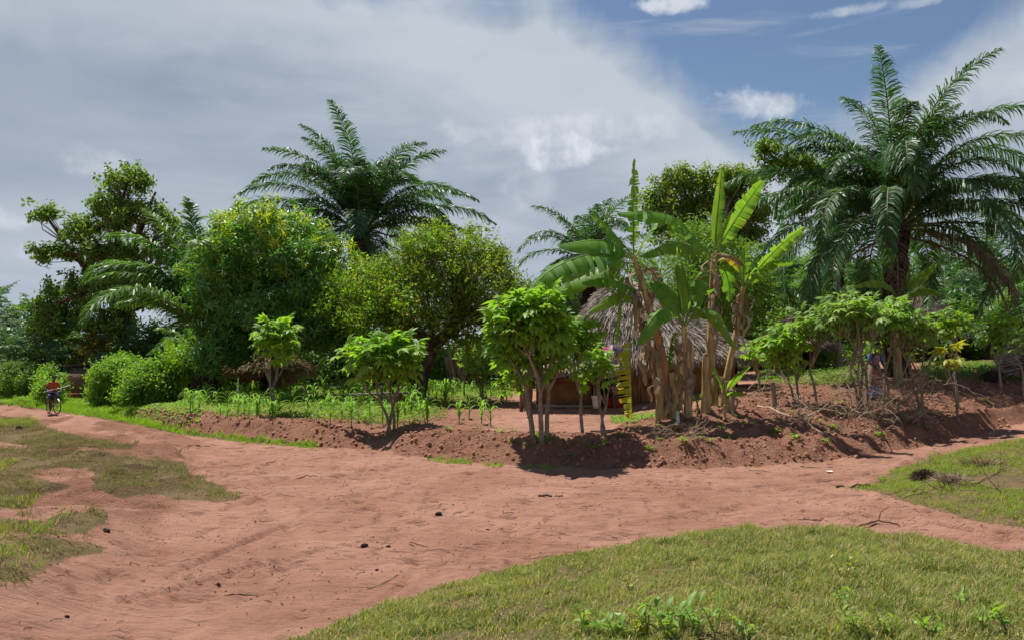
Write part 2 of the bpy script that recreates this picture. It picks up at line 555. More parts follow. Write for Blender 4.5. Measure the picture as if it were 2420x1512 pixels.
# ------------------------------------------------------------------ materials
def mat_new(name):
    m = bpy.data.materials.new(name); m.use_nodes = True
    t = NT(m.node_tree)
    o = t.n('ShaderNodeOutputMaterial')
    return m, t, o

def attr(t, name):
    return t.n('ShaderNodeAttribute', attribute_name=name).outputs['Fac']

def leaf_mat(name, c0, c1, edgec=None, trans=0.35, rough=0.45, spec=0.4, tcol=None, nscale=0.6, dead=None, deadf=0.0):
    """leaf surface: colour varies leaf to leaf; some light passes through"""
    m, t, o = mat_new(name)
    v = attr(t, 'var')
    r = t.n('ShaderNodeObjectInfo').outputs['Random']
    geo = t.n('ShaderNodeNewGeometry')
    nz = t.noise(geo.outputs['Position'], nscale, 2)
    f = t.m('ADD', t.m('ADD', t.m('MULTIPLY', v, 0.55), t.m('MULTIPLY', r, 0.2)), t.m('MULTIPLY', t.m('SUBTRACT', nz, 0.38), 0.9), clamp=True)
    col = t.mix(f, c0, c1)
    if edgec is not None:
        col = t.mix(attr(t, 'edge'), col, edgec)
    if dead is not None:
        nd = t.m('FRACT', t.m('MULTIPLY', v, 37.7))
        col = t.mix(t.m('LESS_THAN', nd, deadf), col, dead)
    bs = t.n('ShaderNodeBsdfPrincipled')
    t.l(col, bs.inputs['Base Color'])
    bs.inputs['Roughness'].default_value = rough
    bs.inputs['Specular IOR Level'].default_value = spec
    tr = t.n('ShaderNodeBsdfTranslucent')
    tc_ = t.mix(1.0, col, tcol if tcol else (1.9, 1.9, 0.9), 'MULTIPLY')
    t.l(tc_, tr.inputs['Color'])
    mx = t.n('ShaderNodeMixShader'); mx.inputs[0].default_value = trans
    t.l(bs.outputs[0], mx.inputs[1]); t.l(tr.outputs[0], mx.inputs[2])
    t.l(mx.outputs[0], o.inputs[0])
    return m

def rough_mat(name, c0, c1, scale=8.0, rough=0.9, bump=0.3, bscale=None, spec=0.2, stretch=None, c2=None, dist=0.02, metal=0.0, varmix=0.0):
    m, t, o = mat_new(name)
    tcn = t.n('ShaderNodeTexCoord')
    src = tcn.outputs['Object']
    if stretch:
        mp_ = t.n('ShaderNodeMapping'); mp_.inputs['Scale'].default_value = stretch
        t.l(src, mp_.inputs[0]); src = mp_.outputs[0]
    nz = t.noise(src, scale, 6, 0.62)
    f = t.ss(nz, 0.32, 0.68)
    if varmix: f = t.m('ADD', t.m('MULTIPLY', f, 1 - varmix), t.m('MULTIPLY', attr(t, 'var'), varmix))
    col = t.mix(f, c0, c1)
    if c2 is not None:
        col = t.mix(t.ss(t.noise(src, scale * 0.23, 4), 0.5, 0.66), col, c2)
    r = t.n('ShaderNodeObjectInfo').outputs['Random']
    col = t.mix(t.m('MULTIPLY', r, 0.25), col, tuple(0.6 * c for c in c0))
    bs = t.n('ShaderNodeBsdfPrincipled')
    t.l(col, bs.inputs['Base Color'])
    bs.inputs['Roughness'].default_value = rough
    bs.inputs['Metallic'].default_value = metal
    bs.inputs['Specular IOR Level'].default_value = spec
    if bump:
        bp = t.n('ShaderNodeBump'); bp.inputs['Strength'].default_value = bump; bp.inputs['Distance'].default_value = dist
        t.l(t.noise(src, bscale or scale * 2.5, 6, 0.65), bp.inputs['Height'])
        t.l(bp.outputs[0], bs.inputs['Normal'])
    t.l(bs.outputs[0], o.inputs[0])
    return m

M = {}
M['bark'] = rough_mat('bark', (0.045, 0.03, 0.022), (0.15, 0.10, 0.07), 7, 0.9, 0.8, stretch=(1, 1, .3))
M['bark_grey'] = rough_mat('bark_grey', (0.16, 0.125, 0.09), (0.38, 0.32, 0.25), 16, 0.9, 0.6)
M['bark_palm'] = rough_mat('bark_palm', (0.025, 0.017, 0.012), (0.11, 0.075, 0.05), 9, 0.95, 0.9)
M['twig'] = rough_mat('twig', (0.22, 0.155, 0.10), (0.52, 0.40, 0.28), 9, 0.9, 0.4, varmix=.5)
M['dark_twig'] = rough_mat('dark_twig', (0.045, 0.028, 0.02), (0.15, 0.095, 0.06), 9, 0.9, 0.4)
M['straw'] = rough_mat('straw', (0.2, 0.14, 0.07), (0.42, 0.32, 0.18), 20, 0.9, 0.2, varmix=.5)
M['mango'] = leaf_mat('mango_leaf', (0.047, 0.145, 0.03), (0.14, 0.32, 0.052), rough=.36, spec=.55, trans=.35)
M['mango_y'] = leaf_mat('mango_young_leaf', (0.1792, 0.297, 0.0171), (0.4224, 0.462, 0.038), rough=.45, spec=.35, trans=.42)
M['teak'] = leaf_mat('broad_leaf', (0.0499, 0.1216, 0.0272), (0.1747, 0.2860, 0.0519), rough=.5, spec=.3, trans=.34)
M['teak_b'] = leaf_mat('broad_leaf_b', (0.0646, 0.1452, 0.0251), (0.2304, 0.3432, 0.0512), rough=.5, spec=.3, trans=.36)
M['citrus'] = leaf_mat('citrus_leaf', (0.085, 0.19, 0.015), (0.24, 0.38, 0.03), rough=.5, spec=.25, trans=.45)
M['citrus_b'] = leaf_mat('citrus_old_leaf', (0.075, 0.125, 0.017), (0.20, 0.25, 0.035), rough=.52, spec=.25, trans=.42, dead=(0.36, 0.27, 0.06), deadf=.06)
M['cassava'] = leaf_mat('cassava_leaf', (0.1024, 0.231, 0.0285), (0.256, 0.418, 0.0475), rough=.5, spec=.28, trans=.45)
M['cassava_b'] = leaf_mat('cassava_leaf_b', (0.1152, 0.209, 0.057), (0.2432, 0.374, 0.0855), rough=.52, spec=.28, trans=.42)
M['palm'] = leaf_mat('palm_leaflet', (0.0281, 0.0842, 0.0302), (0.0842, 0.1674, 0.0540), rough=.46, spec=.3, trans=.32, tcol=(1.6, 1.8, .8))
M['palm_g'] = leaf_mat('palm_leaflet_green', (0.0448, 0.1265, 0.0228), (0.128, 0.242, 0.038), rough=.45, spec=.35, trans=.36)
M['palm_y'] = leaf_mat('palm_leaflet_yellowing', (0.128, 0.132, 0.0238), (0.256, 0.209, 0.0475), rough=.5, spec=.3, trans=.35)
M['palm_dry'] = leaf_mat('palm_leaflet_dry', (0.11, 0.08, 0.05), (0.25, 0.19, 0.12), rough=.8, spec=.1, trans=.2, tcol=(1.2, 1.1, .9))
M['rachis'] = rough_mat('rachis', (0.09, 0.11, 0.035), (0.19, 0.19, 0.07), 6, 0.6, 0.1)
M['rachis_dry'] = rough_mat('rachis_dry', (0.13, 0.09, 0.06), (0.25, 0.18, 0.12), 6, 0.8, 0.2)
M['banana'] = leaf_mat('banana_leaf', (0.06, 0.18, 0.022), (0.16, 0.33, 0.04), (0.2, 0.17, 0.05), trans=.42, rough=.5, spec=.25, nscale=2.5)
M['banana_l'] = leaf_mat('banana_leaf_light', (0.09, 0.22, 0.025), (0.19, 0.32, 0.045), (0.24, 0.2, 0.06), trans=.45, rough=.5, spec=.25, nscale=2.5)
M['banana_y'] = leaf_mat('banana_leaf_yellow', (0.24, 0.30, 0.03), (0.46, 0.33, 0.03), (0.35, 0.2, 0.05), trans=.4, rough=.5, spec=.3, nscale=2.5)
M['banana_dry'] = leaf_mat('banana_leaf_dry', (0.2, 0.14, 0.09), (0.45, 0.35, 0.25), trans=.2, rough=.85, spec=.1, tcol=(1.1, 1, .8), nscale=3)
M['banana_rib'] = rough_mat('banana_rib', (0.17, 0.24, 0.05), (0.28, 0.33, 0.09), 4, 0.5, 0.1)
M['banana_stem'] = rough_mat('banana_stem', (0.27, 0.165, 0.06), (0.64, 0.47, 0.22), 3.0, 0.55, 0.4, stretch=(2.2, 2.2, .5), c2=(0.22, 0.2, 0.07), spec=.3)
M['banana_stem_g'] = rough_mat('banana_stem_green', (0.2, 0.22, 0.06), (0.42, 0.38, 0.16), 3.0, 0.5, 0.3, stretch=(2.2, 2.2, .5), spec=.3)
M['banana_stem_r'] = rough_mat('banana_stem_red', (0.30, 0.10, 0.05), (0.52, 0.28, 0.13), 2.2, 0.5, 0.3, stretch=(2.2, 2.2, .5), spec=.3)
M['maize'] = leaf_mat('maize_leaf', (0.0896, 0.22, 0.0266), (0.2176, 0.396, 0.0475), rough=.5, spec=.28, trans=.42)
M['weed'] = leaf_mat('weed_leaf', (0.0896, 0.198, 0.019), (0.2304, 0.363, 0.038), rough=.5, spec=.25, trans=.42)
M['weed_y'] = leaf_mat('weed_leaf_yellow', (0.2, 0.25, 0.02), (0.38, 0.34, 0.03), rough=.45, spec=.35, trans=.4)
M['bush'] = leaf_mat('bush_leaf', (0.0896, 0.209, 0.0228), (0.2304, 0.374, 0.0475), rough=.5, spec=.28, trans=.42)
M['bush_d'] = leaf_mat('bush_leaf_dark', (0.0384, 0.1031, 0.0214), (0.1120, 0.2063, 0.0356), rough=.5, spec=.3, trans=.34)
M['bush_m'] = leaf_mat('bush_leaf_mid', (0.0576, 0.132, 0.019), (0.1536, 0.264, 0.0342), rough=.5, spec=.3, trans=.38)
M['grass'] = leaf_mat('grass_blade', (0.055, 0.105, 0.018), (0.33, 0.37, 0.105), rough=.65, spec=.15, trans=.32, nscale=1.3, dead=(0.46, 0.38, 0.21), deadf=.32)
M['grass_g'] = leaf_mat('grass_blade_green', (0.1024, 0.198, 0.019), (0.3072, 0.418, 0.0475), rough=.6, spec=.2, trans=.36, nscale=1.3, dead=(0.38, 0.32, 0.15), deadf=.2)
M['grass_d'] = leaf_mat('grass_blade_dry', (0.10, 0.13, 0.035), (0.28, 0.28, 0.10), rough=.7, spec=.15, trans=.2, nscale=1.3, dead=(0.24, 0.18, 0.09), deadf=.35)
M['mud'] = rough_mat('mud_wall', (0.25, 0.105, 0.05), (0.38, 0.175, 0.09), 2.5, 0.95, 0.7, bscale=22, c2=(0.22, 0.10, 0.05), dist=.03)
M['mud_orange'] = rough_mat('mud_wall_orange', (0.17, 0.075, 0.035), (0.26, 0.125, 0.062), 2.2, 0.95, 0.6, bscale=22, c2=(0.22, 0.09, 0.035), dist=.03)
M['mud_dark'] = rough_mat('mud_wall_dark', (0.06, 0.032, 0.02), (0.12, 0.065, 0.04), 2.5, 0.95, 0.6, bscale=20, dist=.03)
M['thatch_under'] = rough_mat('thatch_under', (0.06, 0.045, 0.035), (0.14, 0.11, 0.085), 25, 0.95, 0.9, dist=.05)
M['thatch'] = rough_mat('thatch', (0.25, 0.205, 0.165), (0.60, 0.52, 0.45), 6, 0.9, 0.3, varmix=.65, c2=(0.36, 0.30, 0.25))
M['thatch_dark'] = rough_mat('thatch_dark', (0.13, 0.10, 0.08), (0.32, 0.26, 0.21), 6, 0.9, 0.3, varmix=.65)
M['thatch_gold'] = rough_mat('thatch_gold', (0.2, 0.14, 0.07), (0.46, 0.35, 0.19), 6, 0.9, 0.3, varmix=.65)
M['wood'] = rough_mat('wood', (0.12, 0.06, 0.03), (0.30, 0.17, 0.09), 5, 0.85, 0.6, stretch=(3, 3, .4))
M['wood_grey'] = rough_mat('wood_grey', (0.1, 0.09, 0.08), (0.26, 0.235, 0.21), 5, 0.85, 0.6, stretch=(3, 3, .4))
M['brick'] = rough_mat('brick', (0.22, 0.10, 0.06), (0.40, 0.22, 0.14), 9, 0.95, 0.5)
M['mortar'] = rough_mat('mortar', (0.10, 0.06, 0.045), (0.17, 0.11, 0.08), 9, 0.95, 0.5)
M['tin'] = rough_mat('rusty_tin', (0.2, 0.1, 0.06), (0.38, 0.27, 0.2), 4, 0.7, 0.3)
def flat_mat(name, c, rough=.6, spec=.4, metal=0):
    return rough_mat(name, tuple(x * .8 for x in c), c, 12, rough, 0.1, spec=spec, metal=metal)
M['skin'] = flat_mat('skin', (0.075, 0.04, 0.026), .5)
M['hair'] = flat_mat('hair', (0.012, 0.01, 0.01), .8)
M['black'] = flat_mat('black', (0.02, 0.02, 0.022), .6)
M['dark_dung'] = rough_mat('dark_lump', (0.012, 0.009, 0.007), (0.05, 0.035, 0.025), 20, 0.9, 0.8)
M['paper'] = flat_mat('paper', (0.7, 0.68, 0.64), .8)
M['rubber'] = flat_mat('rubber', (0.025, 0.022, 0.02), .8)
M['steel'] = flat_mat('steel', (0.35, 0.32, 0.28), .45, metal=.6)
M['bike_paint'] = flat_mat('bike_paint', (0.16, 0.05, 0.03), .45)
M['shirt_or'] = flat_mat('shirt_orange', (0.42, 0.09, 0.035), .9, .1)
M['short_bl'] = flat_mat('shorts_blue', (0.05, 0.055, 0.16), .9, .1)
M['short_lt'] = flat_mat('cloth_light_blue', (0.28, 0.36, 0.55), .9, .1)
M['bucket'] = flat_mat('bucket_white', (0.72, 0.68, 0.58), .5)
M['bucket_r'] = flat_mat('bucket_red', (0.42, 0.02, 0.02), .45)
M['cloth_pink'] = rough_mat('cloth_pink', (0.55, 0.05, 0.20), (0.72, 0.16, 0.34), 18, .9, .2, c2=(0.8, 0.5, 0.55))
M['cloth_grey'] = rough_mat('cloth_grey', (0.09, 0.08, 0.12), (0.28, 0.27, 0.34), 30, .9, .2, stretch=(.4, 1, 5))
M['cloth_blue'] = flat_mat('cloth_pale_blue', (0.2, 0.4, 0.55), .9, .1)
M['cloth_bl'] = rough_mat('cloth_blue', (0.02, 0.10, 0.45), (0.06, 0.24, 0.72), 14, .85, .2)
M['cloth_pat'] = rough_mat('cloth_patterned', (0.14, 0.05, 0.05), (0.42, 0.26, 0.22), 26, .9, .2, c2=(0.12, 0.16, 0.14))
M['cloth_top'] = rough_mat('cloth_blouse', (0.10, 0.16, 0.34), (0.5, 0.42, 0.42), 24, .9, .2, c2=(0.4, 0.1, 0.12))
M['soil_clod'] = rough_mat('soil_clod', (0.25, 0.118, 0.076), (0.36, 0.18, 0.12), 3, .95, .7, bscale=25)
M['fruit'] = flat_mat('green_bananas', (0.25, 0.32, 0.06), .5)

# ------------------------------------------------------------------ the ground, one sheet to the horizon
def build_ground():
    fine = np.radians(np.arange(-38.5, 38.5, 0.15))
    coarse = np.radians(np.concatenate([np.arange(38.5, 60, 1.5), np.arange(60, 300, 8), np.arange(300, 321.5, 1.5)]))
    th = np.concatenate([fine, coarse])
    rr = [0.35]
    while rr[-1] < 4000:
        r = rr[-1]
        if r < 4: s = .16
        elif r < 11: s = .055
        elif r < 15.5: s = .05
        elif r < 24: s = .038
        elif r < 40: s = .09
        elif r < 70: s = .4
        else: s = r * .12
        rr.append(r + s)
    rr = np.array(rr); nt, nr = len(th), len(rr)
    R, T = np.meshgrid(rr, th, indexing='ij')
    x = (R * np.sin(T)).ravel(); y = (R * np.cos(T)).ravel()
    z = height(x, y)
    tha, s, g = fields(x, y)
    u, v = project(x, y, z)
    vis = (y > 1)
    ju = u + 26 * fbm(x * 2.2, y * 2.2, 3, 71) * np.clip(12 / np.maximum(y, 3), .3, 2.5)
    jv = v + 14 * fbm(x * 2.2 + 9, y * 2.2, 3, 72) * np.clip(12 / np.maximum(y, 3), .3, 2.5)
    soil = soil_mask(x, y, tha, s)
    soil = np.maximum(soil, .7 * sstep(-x - 0.30 * y, 0.6, 2.2) * sstep(y, 9, 12) * (1 - sstep(s, -3.0, -1.5)) * sstep(fbm(x * .6, y * .6, 3, 9), -.1, .1))
    grass = np.zeros_like(x)
    for poly in LEFT_PATCHES: grass = np.maximum(grass, 0.75 * (inpoly(ju, jv, poly) & vis))
    grass = np.maximum(grass, 1.0 * (inpoly(ju, jv, WEDGE) & vis))
    grass = np.maximum(grass, 0.9 * (inpoly(ju, jv, ROADSIDE) & vis))
    grass = np.maximum(grass, sstep(g, -0.1, 0.05) * (x > -3))
    yard = sstep(s, 2.4, 3.4) * (1 - sstep(np.abs(x - 1.8), 2.2, 3.2)) * (1 - sstep(y, 29, 31))
    yard = np.maximum(yard, 0)
    field = sstep(s, 1.0, 3.0) * (1 - yard) * (1 - sstep(y, 45, 50))
    far = sstep(y, 42, 52)
    # left of the road beyond the bank and everything far off is overgrown
    grass = np.maximum(grass, sstep(-x, 13.5, 15.5) * sstep(s, 0.0, 0.5) * .9)
    grass = np.maximum(grass, far * .8)
    V = np.stack([x, y, z], 1)
    idx = np.arange(nr * nt).reshape(nr, nt)
    a = idx[:-1]; b = idx[1:]
    F = np.stack([a, np.roll(a, -1, 1), np.roll(b, -1, 1), b], -1).reshape(-1, 4)
    mb = MB(); mb.add(V, F[:, ::-1], 0.5, 0.0)
    cz = len(V)
    ring = np.vstack([V[:nt], [[0, 0, float(height(0, 0))]]])
    mb.add(ring, [(j, (j + 1) % nt, nt) for j in range(nt)], 0.5)
    me = mb.mesh('ground', M['ground'])
    pad = lambda q: np.concatenate([q, q[:nt], q[:1]]).astype(np.float32)
    for nm, arr in (('soil', soil), ('grass', grass), ('yard', yard)):
        at = me.attributes.new(nm, 'FLOAT', 'POINT'); at.data.foreach_set('value', pad(arr))
    o = link('ground', me, None, (0, 0, 0), 'structure')
    return o

# measured outlines of the patches of mown, dried grass on the left
LEFT_PATCHES = [
    [(-420, 985), (60, 985), (110, 1008), (210, 1036), (330, 1050), (300, 1062), (200, 1056), (100, 1062), (0, 1042), (-420, 1040)],
    [(-420, 1068), (40, 1058), (130, 1062), (230, 1062), (330, 1084), (430, 1090), (450, 1112), (500, 1140), (575, 1172), (530, 1186), (430, 1180), (330, 1168), (290, 1178), (215, 1150),
     (225, 1110), (150, 1100), (60, 1115), (-420, 1112)],
    [(-420, 1130), (60, 1118), (110, 1130), (170, 1150), (90, 1172), (60, 1202), (-420, 1205)],
    [(-420, 1232), (100, 1222), (150, 1206), (260, 1210), (245, 1240), (160, 1262), (60, 1262), (-420, 1270)],
    [(-420, 1282), (130, 1268), (255, 1288), (240, 1308), (160, 1322), (100, 1345), (60, 1372), (-420, 1400)],
]
ROADSIDE = [(-420, 930), (-420, 952), (0, 954), (100, 965), (200, 982), (330, 1003), (430, 1027), (520, 1037), (640, 1046), (760, 1057), (740, 1049), (620, 1040), (520, 1030), (440, 1016), (360, 998),
            (310, 975), (330, 955), (220, 940), (100, 935)]

def ground_mat():
    m, t, o = mat_new('red_earth')
    tcn = t.n('ShaderNodeTexCoord'); Pn = tcn.outputs['Object']
    n_big = t.noise(Pn, 0.55, 6, 0.65)
    n_mid = t.noise(Pn, 2.6, 6, 0.65)
    n_fine = t.noise(Pn, 22, 6, 0.7)
    n_vf = t.noise(Pn, 120, 3, 0.7)
    sand = t.mix(t.ss(n_big, 0.35, 0.65), (0.295, 0.147, 0.101), (0.39, 0.209, 0.150))
    sand = t.mix(t.m('MULTIPLY', t.ss(n_mid, 0.45, 0.7), .35), sand, (0.235, 0.11, 0.072))
    sand = t.mix(t.ss(n_fine, 0.6, 0.8, 0, .45), sand, (0.22, 0.105, 0.07))
    sand = t.mix(t.ss(n_vf, 0.55, 0.75, 0, .5), sand, (0.44, 0.25, 0.175))
    sand = t.mix(t.ss(t.noise(Pn, 60, 4, .75), 0.56, 0.70, 0, .75), sand, (0.17, 0.08, 0.052))
    soil = t.mix(t.ss(n_mid, 0.35, 0.65), (0.295, 0.137, 0.086), (0.395, 0.20, 0.132))
    soil = t.mix(t.ss(n_fine, 0.5, 0.75, 0, .6), soil, (0.205, 0.092, 0.058))
    soil = t.mix(t.ss(t.noise(Pn, 0.9, 4), 0.5, 0.65, 0, .5), soil, (0.375, 0.19, 0.125))
    grs = t.mix(t.ss(n_fine, 0.35, 0.65), (0.10, 0.085, 0.035), (0.20, 0.135, 0.075))
    grs = t.mix(t.ss(n_mid, 0.45, 0.6, 0, .6), grs, (0.075, 0.10, 0.03))
    fs = t.ss(t.m('ADD', attr(t, 'soil'), t.m('MULTIPLY', t.m('SUBTRACT', n_mid, 0.5), 0.5)), 0.25, 0.6)
    fg = t.ss(t.m('ADD', attr(t, 'grass'), t.m('MULTIPLY', t.m('SUBTRACT', n_fine, 0.5), 0.9)), 0.3, 0.8)
    col = t.mix(fs, sand, soil)
    col = t.mix(t.m('MULTIPLY', fg, .85), col, grs)
    bs = t.n('ShaderNodeBsdfPrincipled')
    t.l(col, bs.inputs['Base Color'])
    bs.inputs['Roughness'].default_value = 0.95
    bs.inputs['Specular IOR Level'].default_value = 0.1
    hsum = t.m('ADD', t.m('MULTIPLY', n_fine, t.m('ADD', 0.35, t.m('MULTIPLY', fs, 1.2))), t.m('MULTIPLY', n_vf, 0.15))
    mps = t.n('ShaderNodeMapping'); mps.inputs['Scale'].default_value = (1.2, 5.0, 1); mps.inputs['Rotation'].default_value = (0, 0, rad(20))
    t.l(Pn, mps.inputs[0])
    hsum = t.m('ADD', hsum, t.m('MULTIPLY', t.noise(mps.outputs[0], 1.6, 5, 0.6, 0.8), 0.9))
    hsum = t.m('ADD', hsum, t.m('MULTIPLY', n_mid, 0.5))
    bp = t.n('ShaderNodeBump'); bp.inputs['Strength'].default_value = 0.9; bp.inputs['Distance'].default_value = 0.12
    t.l(hsum, bp.inputs['Height']); t.l(bp.outputs[0], bs.inputs['Normal'])
    t.l(bs.outputs[0], o.inputs[0])
    return m
M['ground'] = ground_mat()
ground = build_ground()

# ------------------------------------------------------------------ grass (nobody could count it)
def blades(name, label, N, sampler, L0, L1, W0, W1, mat, lean=0.6, wind=(0.25, -0.1), kind='stuff', cat='grass', segs=2, flatf=0.0):
    x, y = sampler(N)
    z = height(x, y) - 0.005
    n = len(x)
    L = (L0 + (L1 - L0) * rng.random(n) ** 1.6) * (0.3 + 1.5 * vnoise(x * 7, y * 7, 81) ** 1.3)
    W = W0 + (W1 - W0) * rng.random(n)
    a = rng.random(n) * 2 * PI
    d = np.stack([np.cos(a), np.sin(a)], 1)
    ln = lean * rng.random(n)
    fl = rng.random(n) < flatf
    ln = np.where(fl, 1.5, ln)
    hx = d[:, 0] * ln + wind[0]; hy = d[:, 1] * ln + wind[1]
    up = 1 / np.sqrt(1 + hx ** 2 + hy ** 2)
    b = rng.random(n) * 2 * PI
    sx = np.cos(b) * W / 2; sy = np.sin(b) * W / 2
    base = np.stack([x, y, z], 1)
    mid = base + np.stack([hx * .35, hy * .35, np.ones(n) * .62], 1) * (L * up)[:, None]
    tip = base + np.stack([hx * 1.15, hy * 1.15, np.where(fl, .25, .98)], 1) * (L * up)[:, None]
    S = np.stack([sx, sy, np.zeros(n)], 1)
    V = np.stack([base - S, base + S, mid + S * .8, mid - S * .8, tip], 1).reshape(-1, 3)
    o5 = (np.arange(n) * 5)[:, None]
    mb = MB()
    patch = .5 * sstep(fbm(x * 1.7, y * 1.7, 3, 83), -.2, .2) + .5 * sstep(fbm(x * 7, y * 7, 2, 86), -.2, .2)
    var = np.repeat(np.clip(rng.random(n) * .4 + .6 * patch, 0, 1), 5)
    mb.add(V, o5 + np.array([[0, 1, 2, 3]]), var)
    mb.F3.append(o5 + np.array([[3, 2, 4]])); mb.m3.append(np.zeros(n, int))
    o = mb.obj(name, mat, smooth=False, kind=kind)
    tag(o, label, cat)
    return o

def poly_sampler(polys, dens, y0, y1, x0, x1, jitter=18, extra=None):
    def f(N):
        out = []
        got = 0
        A = (y1 - y0) * (x1 - x0)
        n = int(A * dens)
        x = x0 + (x1 - x0) * rng.random(n); y = y0 + (y1 - y0) * rng.random(n)
        z = height(x, y, False)
        u, v = project(x, y, z)
        k = np.clip(12 / np.maximum(y, 3), .3, 2.5)
        u = u + jitter * 1.7 * fbm(x * 3, y * 3, 3, 91) * k; v = v + jitter * fbm(x * 3 + 5, y * 3, 3, 92) * k
        m = np.zeros(n, bool)
        for p in polys: m |= inpoly(u, v, p)
        if extra is not None: m &= extra(x, y)
        return x[m][:N], y[m][:N]
    return f

def fg_sampler(dens_near):
    def f(N):
        n = N * 3
        y = 2.6 + 8.6 * rng.random(n) ** 1.0
        x = (-0.38 + 1.10 * rng.random(n)) * y + (rng.random(n) - .5) * 1.5
        _, s, g = fields(x, y)
        den = (0.25 + 0.9 * sstep(fbm(x * 1.6, y * 1.6, 3, 95), -0.2, 0.08)) * (.35 + .9 * sstep(fbm(x * 6, y * 6, 2, 98), -.2, .12))
        m = (g + 0.22 * fbm(x * 2.5, y * 2.5, 3, 96) > -0.02) & (x > -4) & (rng.random(n) < den)
        return x[m][:N], y[m][:N]
    return f

blades('foreground_grass', 'short green and straw coloured grass covering the near bank at the bottom right', 360000, fg_sampler(1), 0.025, 0.09, 0.0035, 0.009, M['grass'], lean=1.4, flatf=.25)
blades('foreground_grass_tufts', 'longer fresh green blades standing up out of the near grass bank', 12000,
       fg_sampler(1), 0.06, 0.12, 0.004, 0.007, M['grass_g'], lean=.9)
blades('wedge_grass', 'tongue of green grass between the two paths on the right', 90000,
       poly_sampler([WEDGE], 2400, 9, 19, 5, 16, 26, lambda x, y: (np.hypot(x - 8.6, (y - 13.6) * .8) > .75 + .3 * fbm(x * 2, y * 2, 2, 7)) & (rng.random(len(x)) < .3 + 1.1 * sstep(fbm(x * 2.2, y * 2.2, 3, 99), -.2, .06))), 0.035, 0.11, 0.005, 0.010, M['grass_g'], lean=1.2, flatf=.25)
blades('dried_grass_patches', 'mown dull green grass drying in patches on the sand at the left', 120000,
       poly_sampler(LEFT_PATCHES, 1500, 6, 34, -32, -2.2, 46, lambda x, y: rng.random(len(x)) < .10 + 1.1 * sstep(fbm(x * 1.6, y * 1.6, 3, 97), -.12, .08)), 0.04, 0.12, 0.005, 0.011, M['grass_d'], lean=1.6, flatf=.5)
blades('green_grass_tufts', 'fresh green grass growing through the dried patches at the far left', 16000,
       poly_sampler([[(-420, 1245), (60, 1245), (150, 1212), (200, 1218), (110, 1258), (20, 1268)], [(-420, 1185), (60, 1172), (92, 1160), (95, 1175), (70, 1200), (-420, 1205)],
                     [(-420, 1300), (60, 1290), (130, 1300), (90, 1340), (-420, 1385)], [(-420, 1105), (50, 1085), (60, 1092), (0, 1112)], [(-420, 990), (80, 988), (110, 1005), (30, 1010), (-420, 1008)]], 1500, 6, 34, -26, -2.2, 20),
       0.06, 0.16, 0.006, 0.011, M['grass_g'], lean=.9, flatf=.1)
blades('roadside_grass', 'strip of low bright green grass along the far edge of the road on the left', 90000,
       poly_sampler([ROADSIDE], 900, 18, 46, -32, -3, 8), 0.06, 0.2, 0.009, 0.018, M['weed'], lean=.9)
blades('bank_foot_grass', 'small green tufts along the foot of the ploughed bank', 9000,
       poly_sampler([[(1010, 1080), (1110, 1088), (1115, 1099), (1010, 1091)], [(520, 1030), (640, 1040), (745, 1050), (745, 1060), (640, 1051), (520, 1040)], [(1140, 1095), (1190, 1098), (1190, 1104), (1140, 1101)],
                     [(1240, 1098), (1300, 1102), (1340, 1103), (1300, 1110), (1240, 1106)], [(1265, 1030), (1300, 1030), (1305, 1048), (1265, 1048)]], 1400, 14, 24, -8, 3, 5), 0.05, 0.14, 0.006, 0.012, M['weed'], lean=.8)

# broad-leaved ground cover: flat little leaves
def cover(name, label, polys, dens, y0, y1, x0, x1, size, hgt, mat, jitter=10, cat='ground cover'):
    x, y = poly_sampler(polys, dens, y0, y1, x0, x1, jitter)(10 ** 7)
    n = len(x)
    hh = hgt * rng.random(n) * (0.5 + vnoise(x * 1.3, y * 1.3, 84))
    pos = np.stack([x, y, height(x, y) + hh], 1)
    a = rng.random(n) * 2 * PI
    X = np.stack([np.cos(a), np.sin(a), rng.normal(0, .35, n)], 1)
    R = frames(X) @ rotx(rng.normal(0, .5, n))
    mb = MB(); mb.inst(T_oval, pos, R, size * (.6 + .8 * rng.random(n)), rng.random(n))
    o = mb.obj(name, mat, smooth=False, kind='stuff'); tag(o, label, cat)
    return o

# ------------------------------------------------------------------ leaf templates: (V, F, var, edge, mat)
def tpl(mb):
    V = np.concatenate(mb.V); F = np.concatenate(mb.F4 if mb.F4 else mb.F3)
    return (V, F, np.concatenate(mb.var), np.concatenate(mb.edge), np.concatenate(mb.m4 if mb.F4 else mb.m3))

def leaf_geo(L, W, fold=0.2, droop=0.2, wide=0.45):
    V = np.array([(0, 0, 0), (wide * L, W / 2, fold * W - droop * L * .2), (L, 0, -droop * L), (wide * L, -W / 2, fold * W - droop * L * .2), (wide * L, 0, -droop * L * .25)])
    F = np.array([(0, 4, 2, 1), (0, 3, 2, 4)])
    return V, F
def leaf_geo6(L, W, fold=0.15, droop=0.25):
    xs = [0.0, .28, .62, 1.0]; ws = [0.04, .46, .46, 0.0]
    V = []
    for xx, ww in zip(xs, ws):
        zc = -droop * L * xx ** 2
        V += [(xx * L, -ww * W, zc + fold * W * ww * 2), (xx * L, 0, zc), (xx * L, ww * W, zc + fold * W * ww * 2)]
    F = []
    for i in range(3):
        F += [(3 * i, 3 * i + 3, 3 * i + 4, 3 * i + 1), (3 * i + 1, 3 * i + 4, 3 * i + 5, 3 * i + 2)]
    return np.array(V), np.array(F)
T_oval = (leaf_geo(1, .6, .1, .1)[0] - [.5, 0, 0], leaf_geo(1, .6)[1], np.full(5, .5), np.zeros(5), np.zeros(2, int))

